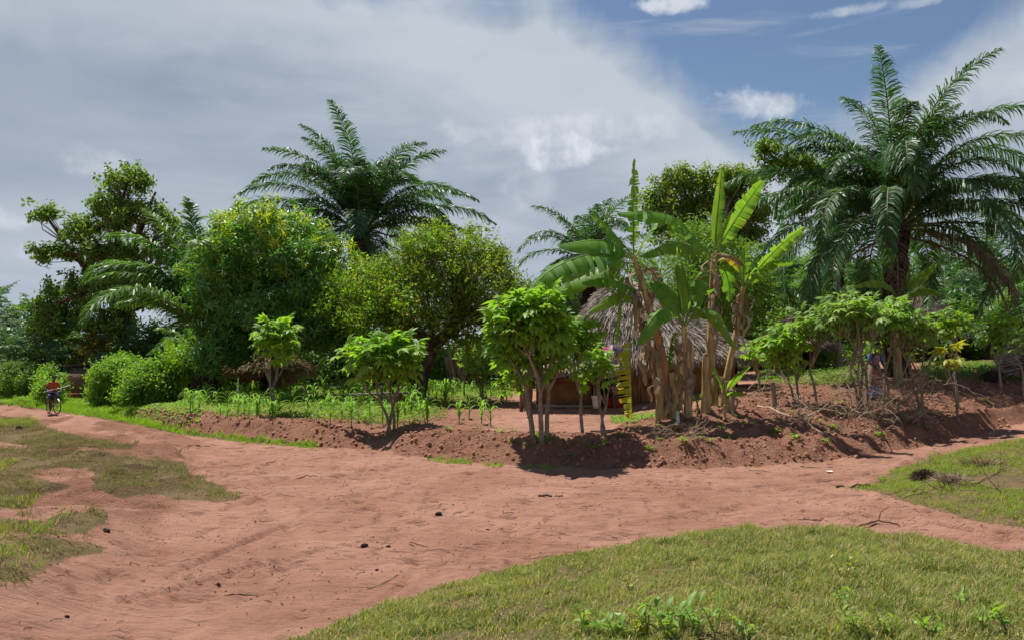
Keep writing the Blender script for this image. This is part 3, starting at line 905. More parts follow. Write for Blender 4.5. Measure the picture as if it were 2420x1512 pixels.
def whorl(n, L, W, e0, e1, droop, six=False, stem=0.0, seed=0, mat=0, petiole=0.0):
    """leaves all round a shoot tip that points along +Z"""
    r = np.random.default_rng(seed); mb = MB()
    for i in range(n):
        a = i * 2.399 + r.normal(0, .25); t = i / max(n - 1, 1)
        e = e0 + (e1 - e0) * t + r.normal(0, .15)
        l = L * (.75 + .4 * r.random())
        V, F = (leaf_geo6 if six else leaf_geo)(l, W * l / L, .18, droop * (.6 + .8 * r.random()))
        ce, se = math.cos(e), math.sin(e)
        Ry = np.array([[ce, 0, -se], [0, 1, 0], [se, 0, ce]])
        Rz = np.array([[math.cos(a), -math.sin(a), 0], [math.sin(a), math.cos(a), 0], [0, 0, 1]])
        off = np.array([petiole * ce, 0, petiole * se])
        W_ = (V + off) @ rotx(np.array(r.normal(0, .35))).T @ Rz.T if False else ((V @ rotx(np.array([r.normal(0, .35)]))[0].T + [petiole, 0, 0]) @ Ry.T) @ Rz.T
        W_ = W_ + [0, 0, -stem * t]
        mb.add(W_, F, r.random(), 0.0, mat)
    return tpl(mb)

def twig_spray(n, twig, L, W, seed=0, mat=0, flat=.6, six=False, droop=.15):
    """leaves alternating along a short twig pointing along +Z"""
    r = np.random.default_rng(seed); mb = MB()
    nb = 3
    dirs = []
    for b in range(nb):
        a = b * 2.1 + r.random(); dirs.append(np.array([math.cos(a) * .6, math.sin(a) * .6, .8]))
    for i in range(n):
        dr = dirs[i % nb]; t = (i // nb + 1) / (n / nb)
        p = dr * twig * t + r.normal(0, .05 * twig, 3)
        a = r.random() * 2 * PI
        X = np.array([math.cos(a), math.sin(a), r.normal(.25, .5)])
        l = L * (.65 + .6 * r.random())
        V, F = (leaf_geo6 if six else leaf_geo)(l, W * l / L, .15, droop)
        R = (frames(X[None]) @ rotx(np.array([r.normal(0, .7)])))[0]
        mb.add(V @ R.T + p, F, r.random(), 0.0, mat)
    return tpl(mb)

T_mango = [whorl(13, .25, .058, 1.0, -.95, .35, stem=.12, seed=i) for i in range(4)]
T_teak = [whorl(10, .27, .15, .5, -1.15, .3, stem=.25, seed=10 + i, petiole=.05) for i in range(4)]
T_citrus = [twig_spray(17, .34, .10, .052, seed=20 + i) for i in range(4)]
T_bush = [twig_spray(17, .32, .11, .065, seed=30 + i) for i in range(4)]
T_far = [twig_spray(12, .7, .30, .15, seed=40 + i) for i in range(4)]
T_bamboo = [twig_spray(15, .5, .24, .045, seed=50 + i, droop=.4) for i in range(3)]

def tmesh(name, T, mats):
    mb = MB(); mb.add(T[0], T[1], T[2], T[3], T[4])
    return mb.mesh(name, mats)

def unit(v):
    v = np.asarray(v, float); return v / max(np.linalg.norm(v), 1e-9)

# ------------------------------------------------------------------ generic tree
def make_tree(name, label, cat, base, trunk, tr, lobes, nboughs, per, templates, leafmats, barkmat, size=(.8, 1.2), sigma=.35, young=None, nparts=0, group=None,
              twigs=True, seed=1, inner=.2, up=.35, flat=.75, limb_r=.3, partname='leaf_cluster', bare=0, barren=0.0):
    """lobes: list of (centre, radii). Shoots gather in boughs spread over the lobes' shells, so the crown has clumps and gaps."""
    r = np.random.default_rng(seed)
    root = thing(name, label, cat, base, group)
    base = np.asarray(base, float)
    lobes = [(np.asarray(c, float), np.asarray(q, float)) for c, q in lobes]
    trunk = [np.asarray(p, float) for p in trunk]
    mb = MB()
    tp = spline(trunk, 12)
    rr = tr * (1 - .45 * np.linspace(0, 1, 12)) * (1 + .35 * np.exp(-np.linspace(0, 1, 12) * 9))
    tube(mb, tp, rr, 9, jit=.2)
    mb.obj('trunk', barkmat, root)
    wgt = np.array([np.prod(q) ** (2 / 3) for c, q in lobes]); wgt /= wgt.sum()
    B, Bn, Bl = [], [], []
    tries = 0
    while len(B) < nboughs and tries < nboughs * 30:
        tries += 1
        k = r.choice(len(lobes), p=wgt); c, q = lobes[k]
        d = unit(r.normal(0, 1, 3))
        if d[2] < -.35 and r.random() < .6: continue
        f = 1.0 - inner * r.random() ** 1.5 if r.random() < .82 else .35 + .5 * r.random()
        p = c + d * q * f
        ins = False
        for j, (c2, q2) in enumerate(lobes):
            if j != k and np.sum(((p - c2) / q2) ** 2) < .55: ins = True
        if ins or p[2] < base[2] + .25: continue
        B.append(p); Bn.append(unit(d / q)); Bl.append(k)
    B = np.array(B); Bn = np.array(Bn); Bl = np.array(Bl)
    # limbs
    lm = MB(); tw = MB()
    top = tp[-1]
    for k, (c, q) in enumerate(lobes):
        a = tp[max(5, int(11 * (.55 + .45 * r.random())))]
        cc = c - [0, 0, q[2] * .25]
        mid = (a + cc) / 2 + r.normal(0, .12, 3) * np.linalg.norm(cc - a)
        lp = spline([a, mid, cc], 8)
        tube(lm, lp, np.linspace(tr * .5, tr * .18, 8) * (limb_r / .3), 6, jit=.2, cap=False)
        if twigs:
            ids = np.where(Bl == k)[0]
            r.shuffle(ids)
            for i in ids[:26]:
                s = lp[r.integers(3, 8)]
                m2 = (s + B[i]) / 2 + r.normal(0, .12, 3) * np.linalg.norm(B[i] - s)
                tube(tw, spline([s, m2, B[i]], 5), np.linspace(tr * .13, tr * .03, 5), 4, cap=False)
    if len(lobes): lm.obj('limbs', barkmat, root)
    if bare:
        for i in r.choice(len(B), bare):
            s = B[i]
            for _ in range(3):
                e = s + r.normal(0, 1, 3) * .45 + Bn[i] * .25
                tube(tw, spline([s - Bn[i] * .6, s, e], 5), np.linspace(.014, .006, 5), 4, cap=False)
    if tw.V: tw.obj('twigs', M['twig'], root, kind='stuff')
    # shoots
    n = len(B) * per
    pos = np.repeat(B, per, 0) + r.normal(0, 1, (n, 3)) * sigma * np.array([1, 1, flat])
    nr = np.repeat(Bn, per, 0) + r.normal(0, .45, (n, 3)); nr[:, 2] += up
    ok = pos[:, 2] > base[2] + .12
    pos, nr = pos[ok], nr[ok]; n = len(pos)
    bv = np.repeat(r.random(len(B)), per)[ok]
    Zd = nr / np.linalg.norm(nr, axis=1, keepdims=True)
    Fm = frames(Zd, (0.2, .9, .3)); R = np.stack([Fm[:, :, 1], Fm[:, :, 2], Fm[:, :, 0]], -1)
    R = R @ rotz_(r.random(n) * 2 * PI)
    sc_ = size[0] + (size[1] - size[0]) * r.random(n)
    yf = young(pos, Zd, r) if young is not None else np.zeros(n, bool)
    ti = r.integers(0, len(templates), n)
    order = np.argsort(np.linalg.norm(pos - [0, 0, CAMZ], axis=1))
    # those facing the viewer's side and nearest become parts of their own
    vis = np.zeros(n, bool)
    if nparts: vis[order[:nparts]] = True
    fol = MB()
    for k, T in enumerate(templates):
        for yv in (0, 1):
            mm = (ti == k) & (yf == bool(yv)) & ~vis
            if mm.any():
                fol.inst(T, pos[mm], R[mm], sc_[mm], bv[mm] * .6 + .4 * r.random(mm.sum()), np.full(mm.sum(), yv if len(leafmats) > 1 else 0))
    fol.obj('foliage', leafmats, root, kind='stuff', smooth=False)
    if nparts:
        meshes = {}
        rl = parent_loc(root)
        for i in np.where(vis)[0]:
            key = (ti[i], bool(yf[i]))
            if key not in meshes:
                meshes[key] = tmesh(partname, templates[ti[i]], [leafmats[1] if (yf[i] and len(leafmats) > 1) else leafmats[0]])
            o = bpy.data.objects.new(partname, meshes[key]); sc.collection.objects.link(o); o.parent = root
            Mx = Matrix([list(R[i][0] * sc_[i]) + [pos[i][0] - rl[0]], list(R[i][1] * sc_[i]) + [pos[i][1] - rl[1]], list(R[i][2] * sc_[i]) + [pos[i][2] - rl[2]], [0, 0, 0, 1]])
            o.matrix_basis = Mx
    return root

# ------------------------------------------------------------------ oil palms
def frond_curve(start, az_, e0, L, bend, n=16, side=0.0):
    p = np.array(start, float); pts = [p.copy()]
    for i in range(n - 1):
        t = (i + .5) / (n - 1)
        e = e0 - bend * t ** 1.5
        a = az_ + side * t
        p = p + L / (n - 1) * np.array([math.cos(e) * math.cos(a), math.cos(e) * math.sin(a), math.sin(e)])
        pts.append(p.copy())
    return np.array(pts)

def make_frond(parent, pts, r, lmax=.85, wid=.05, nl=62, mat=None, rmat=None, hang=.55, thick=.05, part='frond', dens=1.0):
    L = np.sum(np.linalg.norm(np.diff(pts, axis=0), axis=1))
    mb = MB()
    n = len(pts)
    tube(mb, pts, np.linspace(thick, .008, n), 5, 0, r.random(), cap=False)
    fr = mb.obj(part, rmat or M['rachis'], parent)
    t = np.sort(np.concatenate([np.linspace(.17, 1, nl)] * 2)) + r.normal(0, .004, 2 * nl)
    t = np.clip(t, .16, .999)
    sd_ = np.tile([1, -1], nl)
    f = t * (n - 1); i = np.minimum(f.astype(int), n - 2); ff = (f - i)[:, None]
    p = pts[i] * (1 - ff) + pts[i + 1] * ff
    Tg = pts[i + 1] - pts[i]; Tg /= np.linalg.norm(Tg, axis=1, keepdims=True)
    up = np.array([0, 0, 1.0])
    Sd = np.cross(Tg, up); ln = np.linalg.norm(Sd, axis=1, keepdims=True)
    ref = pts[-1] - pts[0]; refs = unit(np.cross(unit(ref * [1, 1, 0] + [1e-3, 1e-3, 0]), up))
    Sd = np.where(ln > .25, Sd / np.maximum(ln, 1e-6), refs)
    Nn = np.cross(Sd, Tg)
    m = len(t)
    ll = lmax * np.sin(np.clip(PI * (t * .86 + .10), 0, PI)) ** .55 * (.85 + .3 * r.random(m))
    ll = np.where(t > .93, ll * .8, ll)
    fw = .35 + .55 * t + r.normal(0, .1, m)
    rise = r.choice([-.25, .15, .55], m) + r.normal(0, .12, m)
    dr = Tg * fw[:, None] + Sd * (sd_ * (1 - .25 * t))[:, None] + Nn * (rise * .55)[:, None]
    dr /= np.linalg.norm(dr, axis=1, keepdims=True)
    g1 = hang * (.6 + .8 * r.random(m))
    d2 = dr + np.stack([np.zeros(m), np.zeros(m), -g1 * .7], 1); d2 /= np.linalg.norm(d2, axis=1, keepdims=True)
    d3 = dr + np.stack([np.zeros(m), np.zeros(m), -g1 * 2.2], 1); d3 /= np.linalg.norm(d3, axis=1, keepdims=True)
    a0 = p; a1 = p + dr * (ll * .3)[:, None]; a2 = a1 + d2 * (ll * .37)[:, None]; a3 = a2 + d3 * (ll * .33)[:, None]
    wv = Tg * .8 + Nn * r.normal(0, .45, m)[:, None]
    wv = wv - dr * np.sum(wv * dr, 1, keepdims=True); wv /= np.linalg.norm(wv, axis=1, keepdims=True)
    W = wv * wid / 2
    V = np.stack([a0 - W * .5, a0 + W * .5, a1 + W, a1 - W, a2 + W * .85, a2 - W * .85, a3, a3], 1)[:, :7].reshape(-1, 3)
    o7 = (np.arange(m) * 7)[:, None]
    lb = MB(); lb.add(V, o7 + np.array([[0, 1, 2, 3]]), np.repeat(np.clip(r.random() * .5 + .5 * r.random(m), 0, 1), 7))
    lb.F4.append(o7 + np.array([[3, 2, 4, 5]])); lb.m4.append(np.zeros(m, int))
    lb.F3.append(o7 + np.array([[5, 4, 6]])); lb.m3.append(np.zeros(m, int))
    lb.obj('leaflets', mat or M['palm'], fr, smooth=False, kind='stuff')
    return fr

def make_palm(name, label, base, h, fronds, L, tr=.35, group=None, seed=1, mat=None, lean=(0, 0), nl=62, lmax=.85, wid=.05, dry=3, boots=True, hang=.6, cat='palm tree', emin=-25, emax=86, spec=None, bendk=1.0, epow=1.3, bmin=50):
    r = np.random.default_rng(seed)
    base = np.asarray(base, float)
    root = thing(name, label, cat, base, group)
    crown = base + [lean[0], lean[1], h]
    mb = MB()
    tp = spline([base - [0, 0, .2], base + [lean[0] * .4, lean[1] * .4, h * .5], crown], 14)
    tube(mb, tp, tr * (1 + .25 * np.exp(-np.linspace(0, 8, 14))), 10, jit=.18)
    mb.obj('trunk', M['bark_palm'], root)
    if boots:
        bb = MB()
        nb = int(h * 26) if h > 1 else 34
        for i in range(nb):
            t = i / nb; a = i * 2.399
            c = tp[0] + (tp[-1] - tp[0]) * t
            d = np.array([math.cos(a), math.sin(a), 0])
            q = c + d * tr * .9
            l = .22 + .3 * r.random() * (1 + t)
            tube(bb, [q - [0, 0, .08], q + d * .10 + [0, 0, l * .4], q + d * (.16 + .1 * r.random()) + [0, 0, l]], [.09, .065, .03], 5, 0, r.random())
        bb.obj('leaf_bases', M['bark_palm'], root, kind='stuff')
    specs = []
    if spec: specs = list(spec)
    for i in range(fronds):
        t = (i + .5) / fronds
        e = rad(emax + (emin - emax) * t ** epow + r.normal(0, 5))
        a = i * 2.39996 + r.normal(0, .15)
        bend = rad((bmin + 70 * min(t * 2.2, 1)) * (.75 + .4 * r.random())) * bendk
        specs.append((a, e, L * (.85 + .25 * r.random()) * (.78 if t < .08 else 1), bend, None))
    for (a, e, l, bend, mt) in specs:
        st = crown + np.array([math.cos(a), math.sin(a), 0]) * tr * .5 + [0, 0, .1]
        pts = frond_curve(st, a, e, l, bend, 16, r.normal(0, .18))
        pts[:, 2] = np.maximum(pts[:, 2], base[2] + .15)
        make_frond(root, pts, r, lmax * (.9 + .2 * r.random()), wid, nl, mt or mat or M['palm'], hang=hang * (.7 + .6 * r.random()), thick=.045 * L / 6)
    for i in range(dry):
        a = r.random() * 2 * PI
        st = crown + np.array([math.cos(a), math.sin(a), 0]) * tr * .6 - [0, 0, .2]
        pts = frond_curve(st, a, rad(-15), L * .8, rad(75), 12)
        pts[:, 2] = np.maximum(pts[:, 2], base[2] + .1)
        make_frond(root, pts, r, lmax * .8, wid * .7, nl // 2, M['palm_dry'], M['rachis_dry'], hang=1.2, part='dry_frond')
    return root

# ------------------------------------------------------------------ bananas
def banana_leaf(parent, ctrl, W, mat, roll=0.0, droop=.9, tear=.25, segs=16, pet=.1, seed=0, sides=(1, -1), part='leaf', rib=.016, sweep=.22, shred=0.0, edge=0.6, ribmat=None, label=None):
    r = np.random.default_rng(seed + 7)
    n = 41
    C = spline(ctrl, n)
    T = np.gradient(C, axis=0); T /= np.linalg.norm(T, axis=1, keepdims=True)
    up = np.array([0, 0, 1.0])
    S = np.cross(T, up)
    ln = np.linalg.norm(S, axis=1, keepdims=True)
    ch = C[-1] - C[0]; ref = np.cross(unit(ch + [0.01, 0.02, 0]), up)
    ref = unit(ref) if np.linalg.norm(ref) > .15 else np.array([0, 1.0, 0])
    S = np.where(ln > .3, S / np.maximum(ln, 1e-6), ref)
    for i in range(1, n):
        if np.dot(S[i], S[i - 1]) < 0: S[i] = -S[i]
    for _ in range(6):
        S[1:-1] = (S[:-2] + S[1:-1] * 2 + S[2:]) / 4
    S = S - T * np.sum(S * T, 1, keepdims=True); S /= np.linalg.norm(S, axis=1, keepdims=True)
    N = np.cross(S, T)
    N = np.where((N[:, 2:3].mean() < 0), -N, N)
    c, s = math.cos(roll), math.sin(roll)
    S, N = S * c + N * s, N * c - S * s
    mb = MB()
    tube(mb, C, np.linspace(rib * 1.5, rib * .3, n), 5, 1, .6, cap=False)
    wf = lambda t: W / 2 * np.clip(np.sin(PI * np.clip((t - pet) / (1 - pet), 0, 1) ** .8), 0, 1) ** .5
    def at(A, t):
        f = np.clip(t, 0, 1) * (n - 1); i = min(int(f), n - 2); return A[i] * (1 - (f - i)) + A[i + 1] * (f - i)
    for sg in sides:
        cuts = np.sort(np.concatenate([[pet, 1.0], pet + (1 - pet) * (np.linspace(0, 1, segs + 1)[1:-1] + r.normal(0, .3 / segs, segs - 1))]))
        for a, b in zip(cuts[:-1], cuts[1:]):
            da = droop + r.normal(0, tear); wk = 1 + r.normal(0, .06) - (shred * r.random())
            tw = r.normal(0, tear * .5)
            K = 3; va = r.random()
            V = []; E = []
            for i in range(K):
                t = a + (b - a) * i / (K - 1)
                p, tt, ss_, nn = at(C, t), at(T, t), at(S, t) * sg, at(N, t)
                w_ = max(wf(t), W * .03) * wk
                if shred and i != 1: w_ *= 1 - .5 * shred
                q = p.copy(); V.append(q.copy()); E.append(0)
                for k, (fr, am) in enumerate(((.36, .35), (.36, .8), (.28, 1.15))):
                    ang = da * am + tw * (i - 1) * .6
                    d = ss_ * math.cos(ang) - nn * math.sin(ang) + tt * (sweep * (1 - t * .3) - (.10 * (i - 1) * (shred > 0)))
                    q = q + d * w_ * fr; V.append(q.copy()); E.append((0, 0, edge)[k])
            F = []
            for i in range(K - 1):
                for k in range(3):
                    F.append((i * 4 + k, (i + 1) * 4 + k, (i + 1) * 4 + k + 1, i * 4 + k + 1))
            mb.add(np.array(V), F, va, np.array(E) * r.random(), 0)
    o = mb.obj(part, [mat, ribmat or M['banana_rib']], parent)
    if label: o['label'] = label
    return o

def pts_px(lst, y0):
    return [P(u, v, y0 + dy) for (u, v, dy) in lst]

def hang_strip(mb, p, L, W, r, mat=0, out=.15):
    a = r.random() * 2 * PI
    d = np.array([math.cos(a), math.sin(a), 0])
    c = [p, p + d * out * (1 + r.random()) + [0, 0, -.25 * L], p + d * out * .8 + [0, 0, -.65 * L] + r.normal(0, .03, 3), p + d * out * .9 + [0, 0, -L] + r.normal(0, .05, 3)]
    C = spline(c, 8); s = np.cross(d, [0, 0, 1]); s = unit(s + d * r.normal(0, .8))
    wv = np.array([.25, .8, 1, .85, 1, .7, .8, .35]) * W / 2
    V = np.concatenate([C - s * wv[:, None], C + s * wv[:, None] + d * .02])
    mb.add(V, [(i, i + 1, i + 9, i + 8) for i in range(7)], r.random(), 0, mat)

def banana_plant(name, label, stem, y0, leaves, r0=.13, r1=.075, stem_mat='banana_stem', group='banana plants in the clump on the mound', dry=10, seed=0, dryrange=(.35, .98), extra=None):
    """stem: list of px points from the foot up; leaves: dicts"""
    r = np.random.default_rng(seed)
    S = pts_px(stem, y0)
    g = height(S[0][0], S[0][1]); S[0][2] = float(g) - .12
    root = thing(name, label, 'banana plant', (S[0][0], S[0][1], float(g)), group)
    mb = MB(); C = spline(S, 18)
    rr = np.linspace(r0, r1, 18) * (1 + .35 * np.exp(-np.linspace(0, 9, 18)))
    tube(mb, C, rr, 12, 0, .5, jit=.08)
    # layered leaf sheaths wrapped round the stem
    for k in range(7):
        i0 = r.integers(0, 10); i1 = min(17, i0 + r.integers(4, 8)); a = r.random() * 2 * PI
        d = np.array([math.cos(a), math.sin(a), 0])
        seg = C[i0:i1 + 1] + d * (rr[i0:i1 + 1, None] * .55)
        seg[-1] += d * .03
        tube(mb, seg, rr[i0:i1 + 1] * np.linspace(.62, .4, i1 - i0 + 1), 7, int(k % 2), r.random())
    mb.obj('stem', [M[stem_mat], M['banana_stem']], root)
    if dry:
        db = MB()
        for k in range(dry):
            t = dryrange[0] + (dryrange[1] - dryrange[0]) * r.random()
            p = C[int(t * 17)]
            hang_strip(db, p + r.normal(0, .03, 3), .35 + .65 * r.random(), .07 + .12 * r.random(), r, 0, .10 + .1 * r.random())
        db.obj('dry_sheaths', M['banana_dry'], root, kind='stuff')
    for k, L in enumerate(leaves):
        L = dict(L); c = L.pop('c')
        banana_leaf(root, pts_px(c, y0), seed=seed * 31 + k, **L)
    return root

YB = 20.6
bl, bll, byl, bdr = M['banana'], M['banana_l'], M['banana_y'], M['banana_dry']
pA = banana_plant('banana_plant', 'tallest leaning banana plant with long dark leaves arching left and a hand of green fruit', [(1577, 982, -.3), (1562, 850, -.2), (1538, 740, 0), (1512, 655, .1), (1497, 606, .1)], YB, [
    dict(c=[(1497, 605, .1), (1497, 560, .1), (1496, 470, .2), (1499, 375, .3)], W=.44, mat=bll, roll=1.2, droop=.95, tear=.4, segs=20, shred=.12, pet=.18, label='frayed upright leaf torn into ribbons'),
    dict(c=[(1494, 602, 0), (1450, 552, -.2), (1422, 520, -.4), (1405, 498, -.5)], W=.85, mat=bl, roll=.75, droop=.5, tear=.12, segs=14),
    dict(c=[(1492, 606, 0), (1452, 578, -.3), (1405, 568, -.5), (1318, 580, -.8)], W=1.05, mat=bl, roll=.45, droop=.75, tear=.1, segs=16),
    dict(c=[(1494, 610, 0), (1440, 600, -.5), (1370, 607, -.9), (1300, 640, -1.2), (1245, 692, -1.4)], W=1.25, mat=bl, roll=.4, droop=.8, tear=.14, segs=22),
    dict(c=[(1500, 622, 0), (1450, 622, .1), (1400, 640, .2), (1335, 672, .2), (1288, 700, .2)], W=1.05, mat=bl, roll=.45, droop=.8, tear=.2, segs=18),
    dict(c=[(1512, 690, 0), (1474, 672, -.3), (1430, 658, -.5), (1376, 668, -.7)], W=.75, mat=bl, roll=.4, droop=.85, tear=.2, segs=16),
    dict(c=[(1514, 715, 0), (1474, 696, -.2), (1440, 702, -.3), (1392, 738, -.5)], W=.65, mat=bll, roll=.4, droop=.9, tear=.2, segs=14),
    dict(c=[(1478, 640, -.1), (1470, 680, -.3), (1464, 760, -.4), (1456, 815, -.4)], W=.34, mat=bll, roll=1.2, droop=.9, tear=.5, segs=22, shred=.5, label='pale frayed leaf hanging straight down'),
    dict(c=[(1500, 700, -.2), (1490, 780, -.4), (1491, 880, -.5), (1494, 990, -.5)], W=.84, mat=byl, roll=1.45, droop=.35, tear=.3, segs=18, sides=(1,), pet=.42, sweep=.2, shred=.06, label='yellowing leaf hanging to the ground with ribbons on one side'),
    dict(c=[(1500, 612, .1), (1520, 572, .4), (1540, 540, .6), (1550, 500, .8)], W=.40, mat=bl, roll=.6, droop=.6, tear=.2, segs=12),
    dict(c=[(1508, 640, 0), (1540, 640, .3), (1560, 680, .4), (1568, 740, .5)], W=.4, mat=bdr, roll=.8, droop=.9, tear=.4, segs=10, shred=.3, label='withered brown leaf'),
], r0=.105, r1=.07, seed=3, dry=18)
# hand of fruit
fb = MB(); fc = P(1452, 640, YB - .1); r_ = np.random.default_rng(5)
tube(fb, spline([P(1494, 612, YB), P(1470, 606, YB - .2), fc + [0, 0, .12]], 7), .022, 6, 0, .3)
for ring in range(4):
    for k in range(8):
        a = k / 8 * 2 * PI + ring * .4; c0 = fc + [0, 0, .12 - ring * .10]
        d = np.array([math.cos(a), math.sin(a), 0])
        tube(fb, spline([c0 + d * .04, c0 + d * .11 + [0, 0, .0], c0 + d * .15 + [0, 0, .09]], 5), [.010, .02, .022, .02, .008], 6, 0, r_.random())
fb.obj('fruit_bunch', M['fruit'], pA)

pB = banana_plant('banana_plant', 'straight banana plant with a bright rolled leaf spearing up and a broken white-topped stalk', [(1676, 966, 0), (1678, 880, .1), (1680, 760, .1), (1684, 660, .1), (1688, 600, .1)], YB + .3, [
    dict(c=[(1688, 600, .1), (1692, 540, .1), (1699, 470, .1), (1706, 398, .1)], W=.32, mat=bll, roll=1.5, droop=-.5, tear=.12, segs=12, pet=.12, label='bright rolled young leaf pointing straight up'),
    dict(c=[(1690, 600, 0), (1722, 545, 0), (1765, 480, -.1), (1802, 428, -.2)], W=.55, mat=bll, roll=1.1, droop=.5, tear=.25, segs=18, pet=.14),
    dict(c=[(1682, 610, 0), (1640, 560, -.1), (1590, 512, -.2), (1525, 500, -.4), (1458, 504, -.5)], W=.90, mat=bl, roll=.45, droop=.85, tear=.22, segs=20),
    dict(c=[(1680, 618, 0), (1640, 588, -.2), (1590, 574, -.5), (1512, 606, -.7)], W=.90, mat=bll, roll=.4, droop=.85, tear=.22, segs=18),
    dict(c=[(1684, 640, 0), (1662, 650, -.2), (1650, 690, -.3), (1650, 730, -.3)], W=.46, mat=bl, roll=.7, droop=.7, tear=.2, segs=10),
    dict(c=[(1690, 632, 0), (1712, 640, .1), (1722, 670, .2), (1724, 715, .2)], W=.42, mat=bl, roll=.9, droop=.6, tear=.3, segs=10),
    dict(c=[(1688, 650, 0), (1676, 648, -.3), (1655, 655, -.6), (1640, 664, -.7)], W=.12, mat=byl, roll=.5, droop=.6, tear=.3, segs=5),
    dict(c=[(1688, 610, 0), (1706, 600, -.3), (1740, 612, -.4), (1765, 636, -.4)], W=.22, mat=bdr, roll=.5, droop=.9, tear=.4, segs=8, label='withered brown leaf'),
], r0=.10, r1=.07, stem_mat='banana_stem', seed=5, dry=16)
st = MB(); q0 = P(1668, 965, YB - .25); q0[2] = height(q0[0], q0[1]) - .1
tube(st, spline([q0, P(1668, 900, YB - .25), P(1667, 842, YB - .3)], 8), [.13, .12, .105, .1, .095, .09, .085, .08], 10, jit=.12)
so = st.obj('broken_stalk', M['banana_stem'], pB)
st = MB(); tube(st, spline([P(1667, 843, YB - .3), P(1666, 834, YB - .32)], 3), [.078, .065, .03], 9, jit=.25); st.obj('cut_top', M['straw'], pB)

pC = banana_plant('banana_plant', 'banana plant leaning right with light backlit leaves spread over the hut eave', [(1706, 956, .2), (1722, 868, .2), (1741, 780, .2), (1752, 705, .2), (1757, 678, .2)], YB + .4, [
    dict(c=[(1757, 680, .2), (1757, 640, .2), (1759, 610, .2), (1760, 585, .2)], W=.34, mat=bll, roll=1.2, droop=.6, tear=.3, segs=8, label='stubby folded upright leaf with yellow tip'),
    dict(c=[(1758, 682, .2), (1795, 632, 0), (1845, 580, -.2), (1902, 536, -.4)], W=.50, mat=bll, roll=.8, droop=.75, tear=.3, segs=22, pet=.14),
    dict(c=[(1758, 684, .2), (1786, 650, 0), (1826, 618, -.2), (1880, 622, -.3)], W=.46, mat=bll, roll=.4, droop=.95, tear=.35, segs=18, pet=.12),
    dict(c=[(1754, 676, .2), (1745, 630, .1), (1722, 606, 0), (1694, 616, 0)], W=.42, mat=byl, roll=.3, droop=1.0, tear=.2, segs=10, pet=.2),
    dict(c=[(1752, 690, .2), (1735, 665, .3), (1712, 650, .4), (1690, 655, .5)], W=.2, mat=bdr, roll=.3, droop=1.0, tear=.4, segs=8, label='withered brown leaf'),
], r0=.095, r1=.055, stem_mat='banana_stem', seed=8, dry=12, dryrange=(.7, .98))

pD = banana_plant('banana_plant', 'young middle banana plant with two leaves drooping to either side of its upright leaf', [(1626, 966, -.2), (1624, 890, -.2), (1619, 810, -.2), (1616, 770, -.2)], YB - .3, [
    dict(c=[(1616, 770, -.2), (1612, 715, -.1), (1606, 665, 0), (1598, 626, .1)], W=.42, mat=bll, roll=1.45, droop=.25, tear=.05, segs=8, pet=.1, label='upright bright young leaf seen against the light'),
    dict(c=[(1618, 768, -.2), (1632, 715, 0), (1622, 665, .1), (1612, 622, .2)], W=.40, mat=bll, roll=1.3, droop=-.3, tear=.06, segs=8, pet=.1),
    dict(c=[(1613, 772, -.2), (1590, 728, -.5), (1545, 748, -.8), (1505, 815, -1.0)], W=.7, mat=bl, roll=.35, droop=.9, tear=.14, segs=16, pet=.12),
    dict(c=[(1620, 772, -.2), (1650, 732, -.4), (1700, 745, -.6), (1738, 822, -.7)], W=.7, mat=bll, roll=.3, droop=.9, tear=.14, segs=16, pet=.12),
    dict(c=[(1612, 760, -.2), (1592, 710, .2), (1565, 672, .4), (1525, 664, .6)], W=.7, mat=bl, roll=.5, droop=.7, tear=.08, segs=14, pet=.12),
    dict(c=[(1619, 765, -.2), (1640, 718, .1), (1660, 690, .3), (1690, 680, .4)], W=.42, mat=bl, roll=.5, droop=.8, tear=.1, segs=12, pet=.15),
    dict(c=[(1610, 790, -.2), (1592, 790, -.1), (1582, 830, 0), (1580, 880, 0)], W=.34, mat=bl, roll=.9, droop=.7, tear=.3, segs=10, shred=.2),
], r0=.095, r1=.06, stem_mat='banana_stem', seed=12, dry=10, dryrange=(.3, .95))

# stout reddish stems whose tops are hidden among the leaves
for k, (lab, sp2, rr0, rr1, mt, dy) in enumerate([
    ('thick reddish banana stem leaning left in the middle of the clump', [(1590, 985, 0), (1577, 900, 0), (1556, 800, 0), (1540, 755, 0)], .12, .09, 'banana_stem_r', -.35),
    ('pale brown banana stem leaning behind the thick reddish one', [(1568, 975, 0), (1548, 880, 0), (1524, 800, .1), (1512, 750, .1)], .10, .07, 'banana_stem', 0.1),
    ('short banana stem stump wrapped in peeling sheaths', [(1596, 990, 0), (1594, 930, 0), (1588, 880, 0)], .11, .08, 'banana_stem', -.5),
    ('thin straight banana stem standing behind the clump', [(1607, 975, 0), (1604, 880, 0), (1598, 800, .1)], .07, .05, 'banana_stem_g', .3),
    ('curved banana stem bending from the mound toward the left', [(1552, 988, 0), (1560, 930, 0), (1558, 870, 0)], .085, .06, 'banana_stem', -.55),
    ('slim banana sucker stem beside the leaning right-hand plant', [(1692, 962, 0), (1690, 900, 0), (1686, 860, 0)], .06, .04, 'banana_stem_g', .2),
    ('banana stub cut off low at the right end of the mound', [(1722, 958, 0), (1722, 925, 0), (1718, 900, 0)], .07, .06, 'banana_stem', -.1)]):
    banana_plant('bare_banana_plant', lab, sp2, YB + dy, [], r0=rr0, r1=rr1, stem_mat=mt, seed=40 + k, dry=7 if k < 3 else 3, group='bare banana stems in the clump', dryrange=(.4, 1))
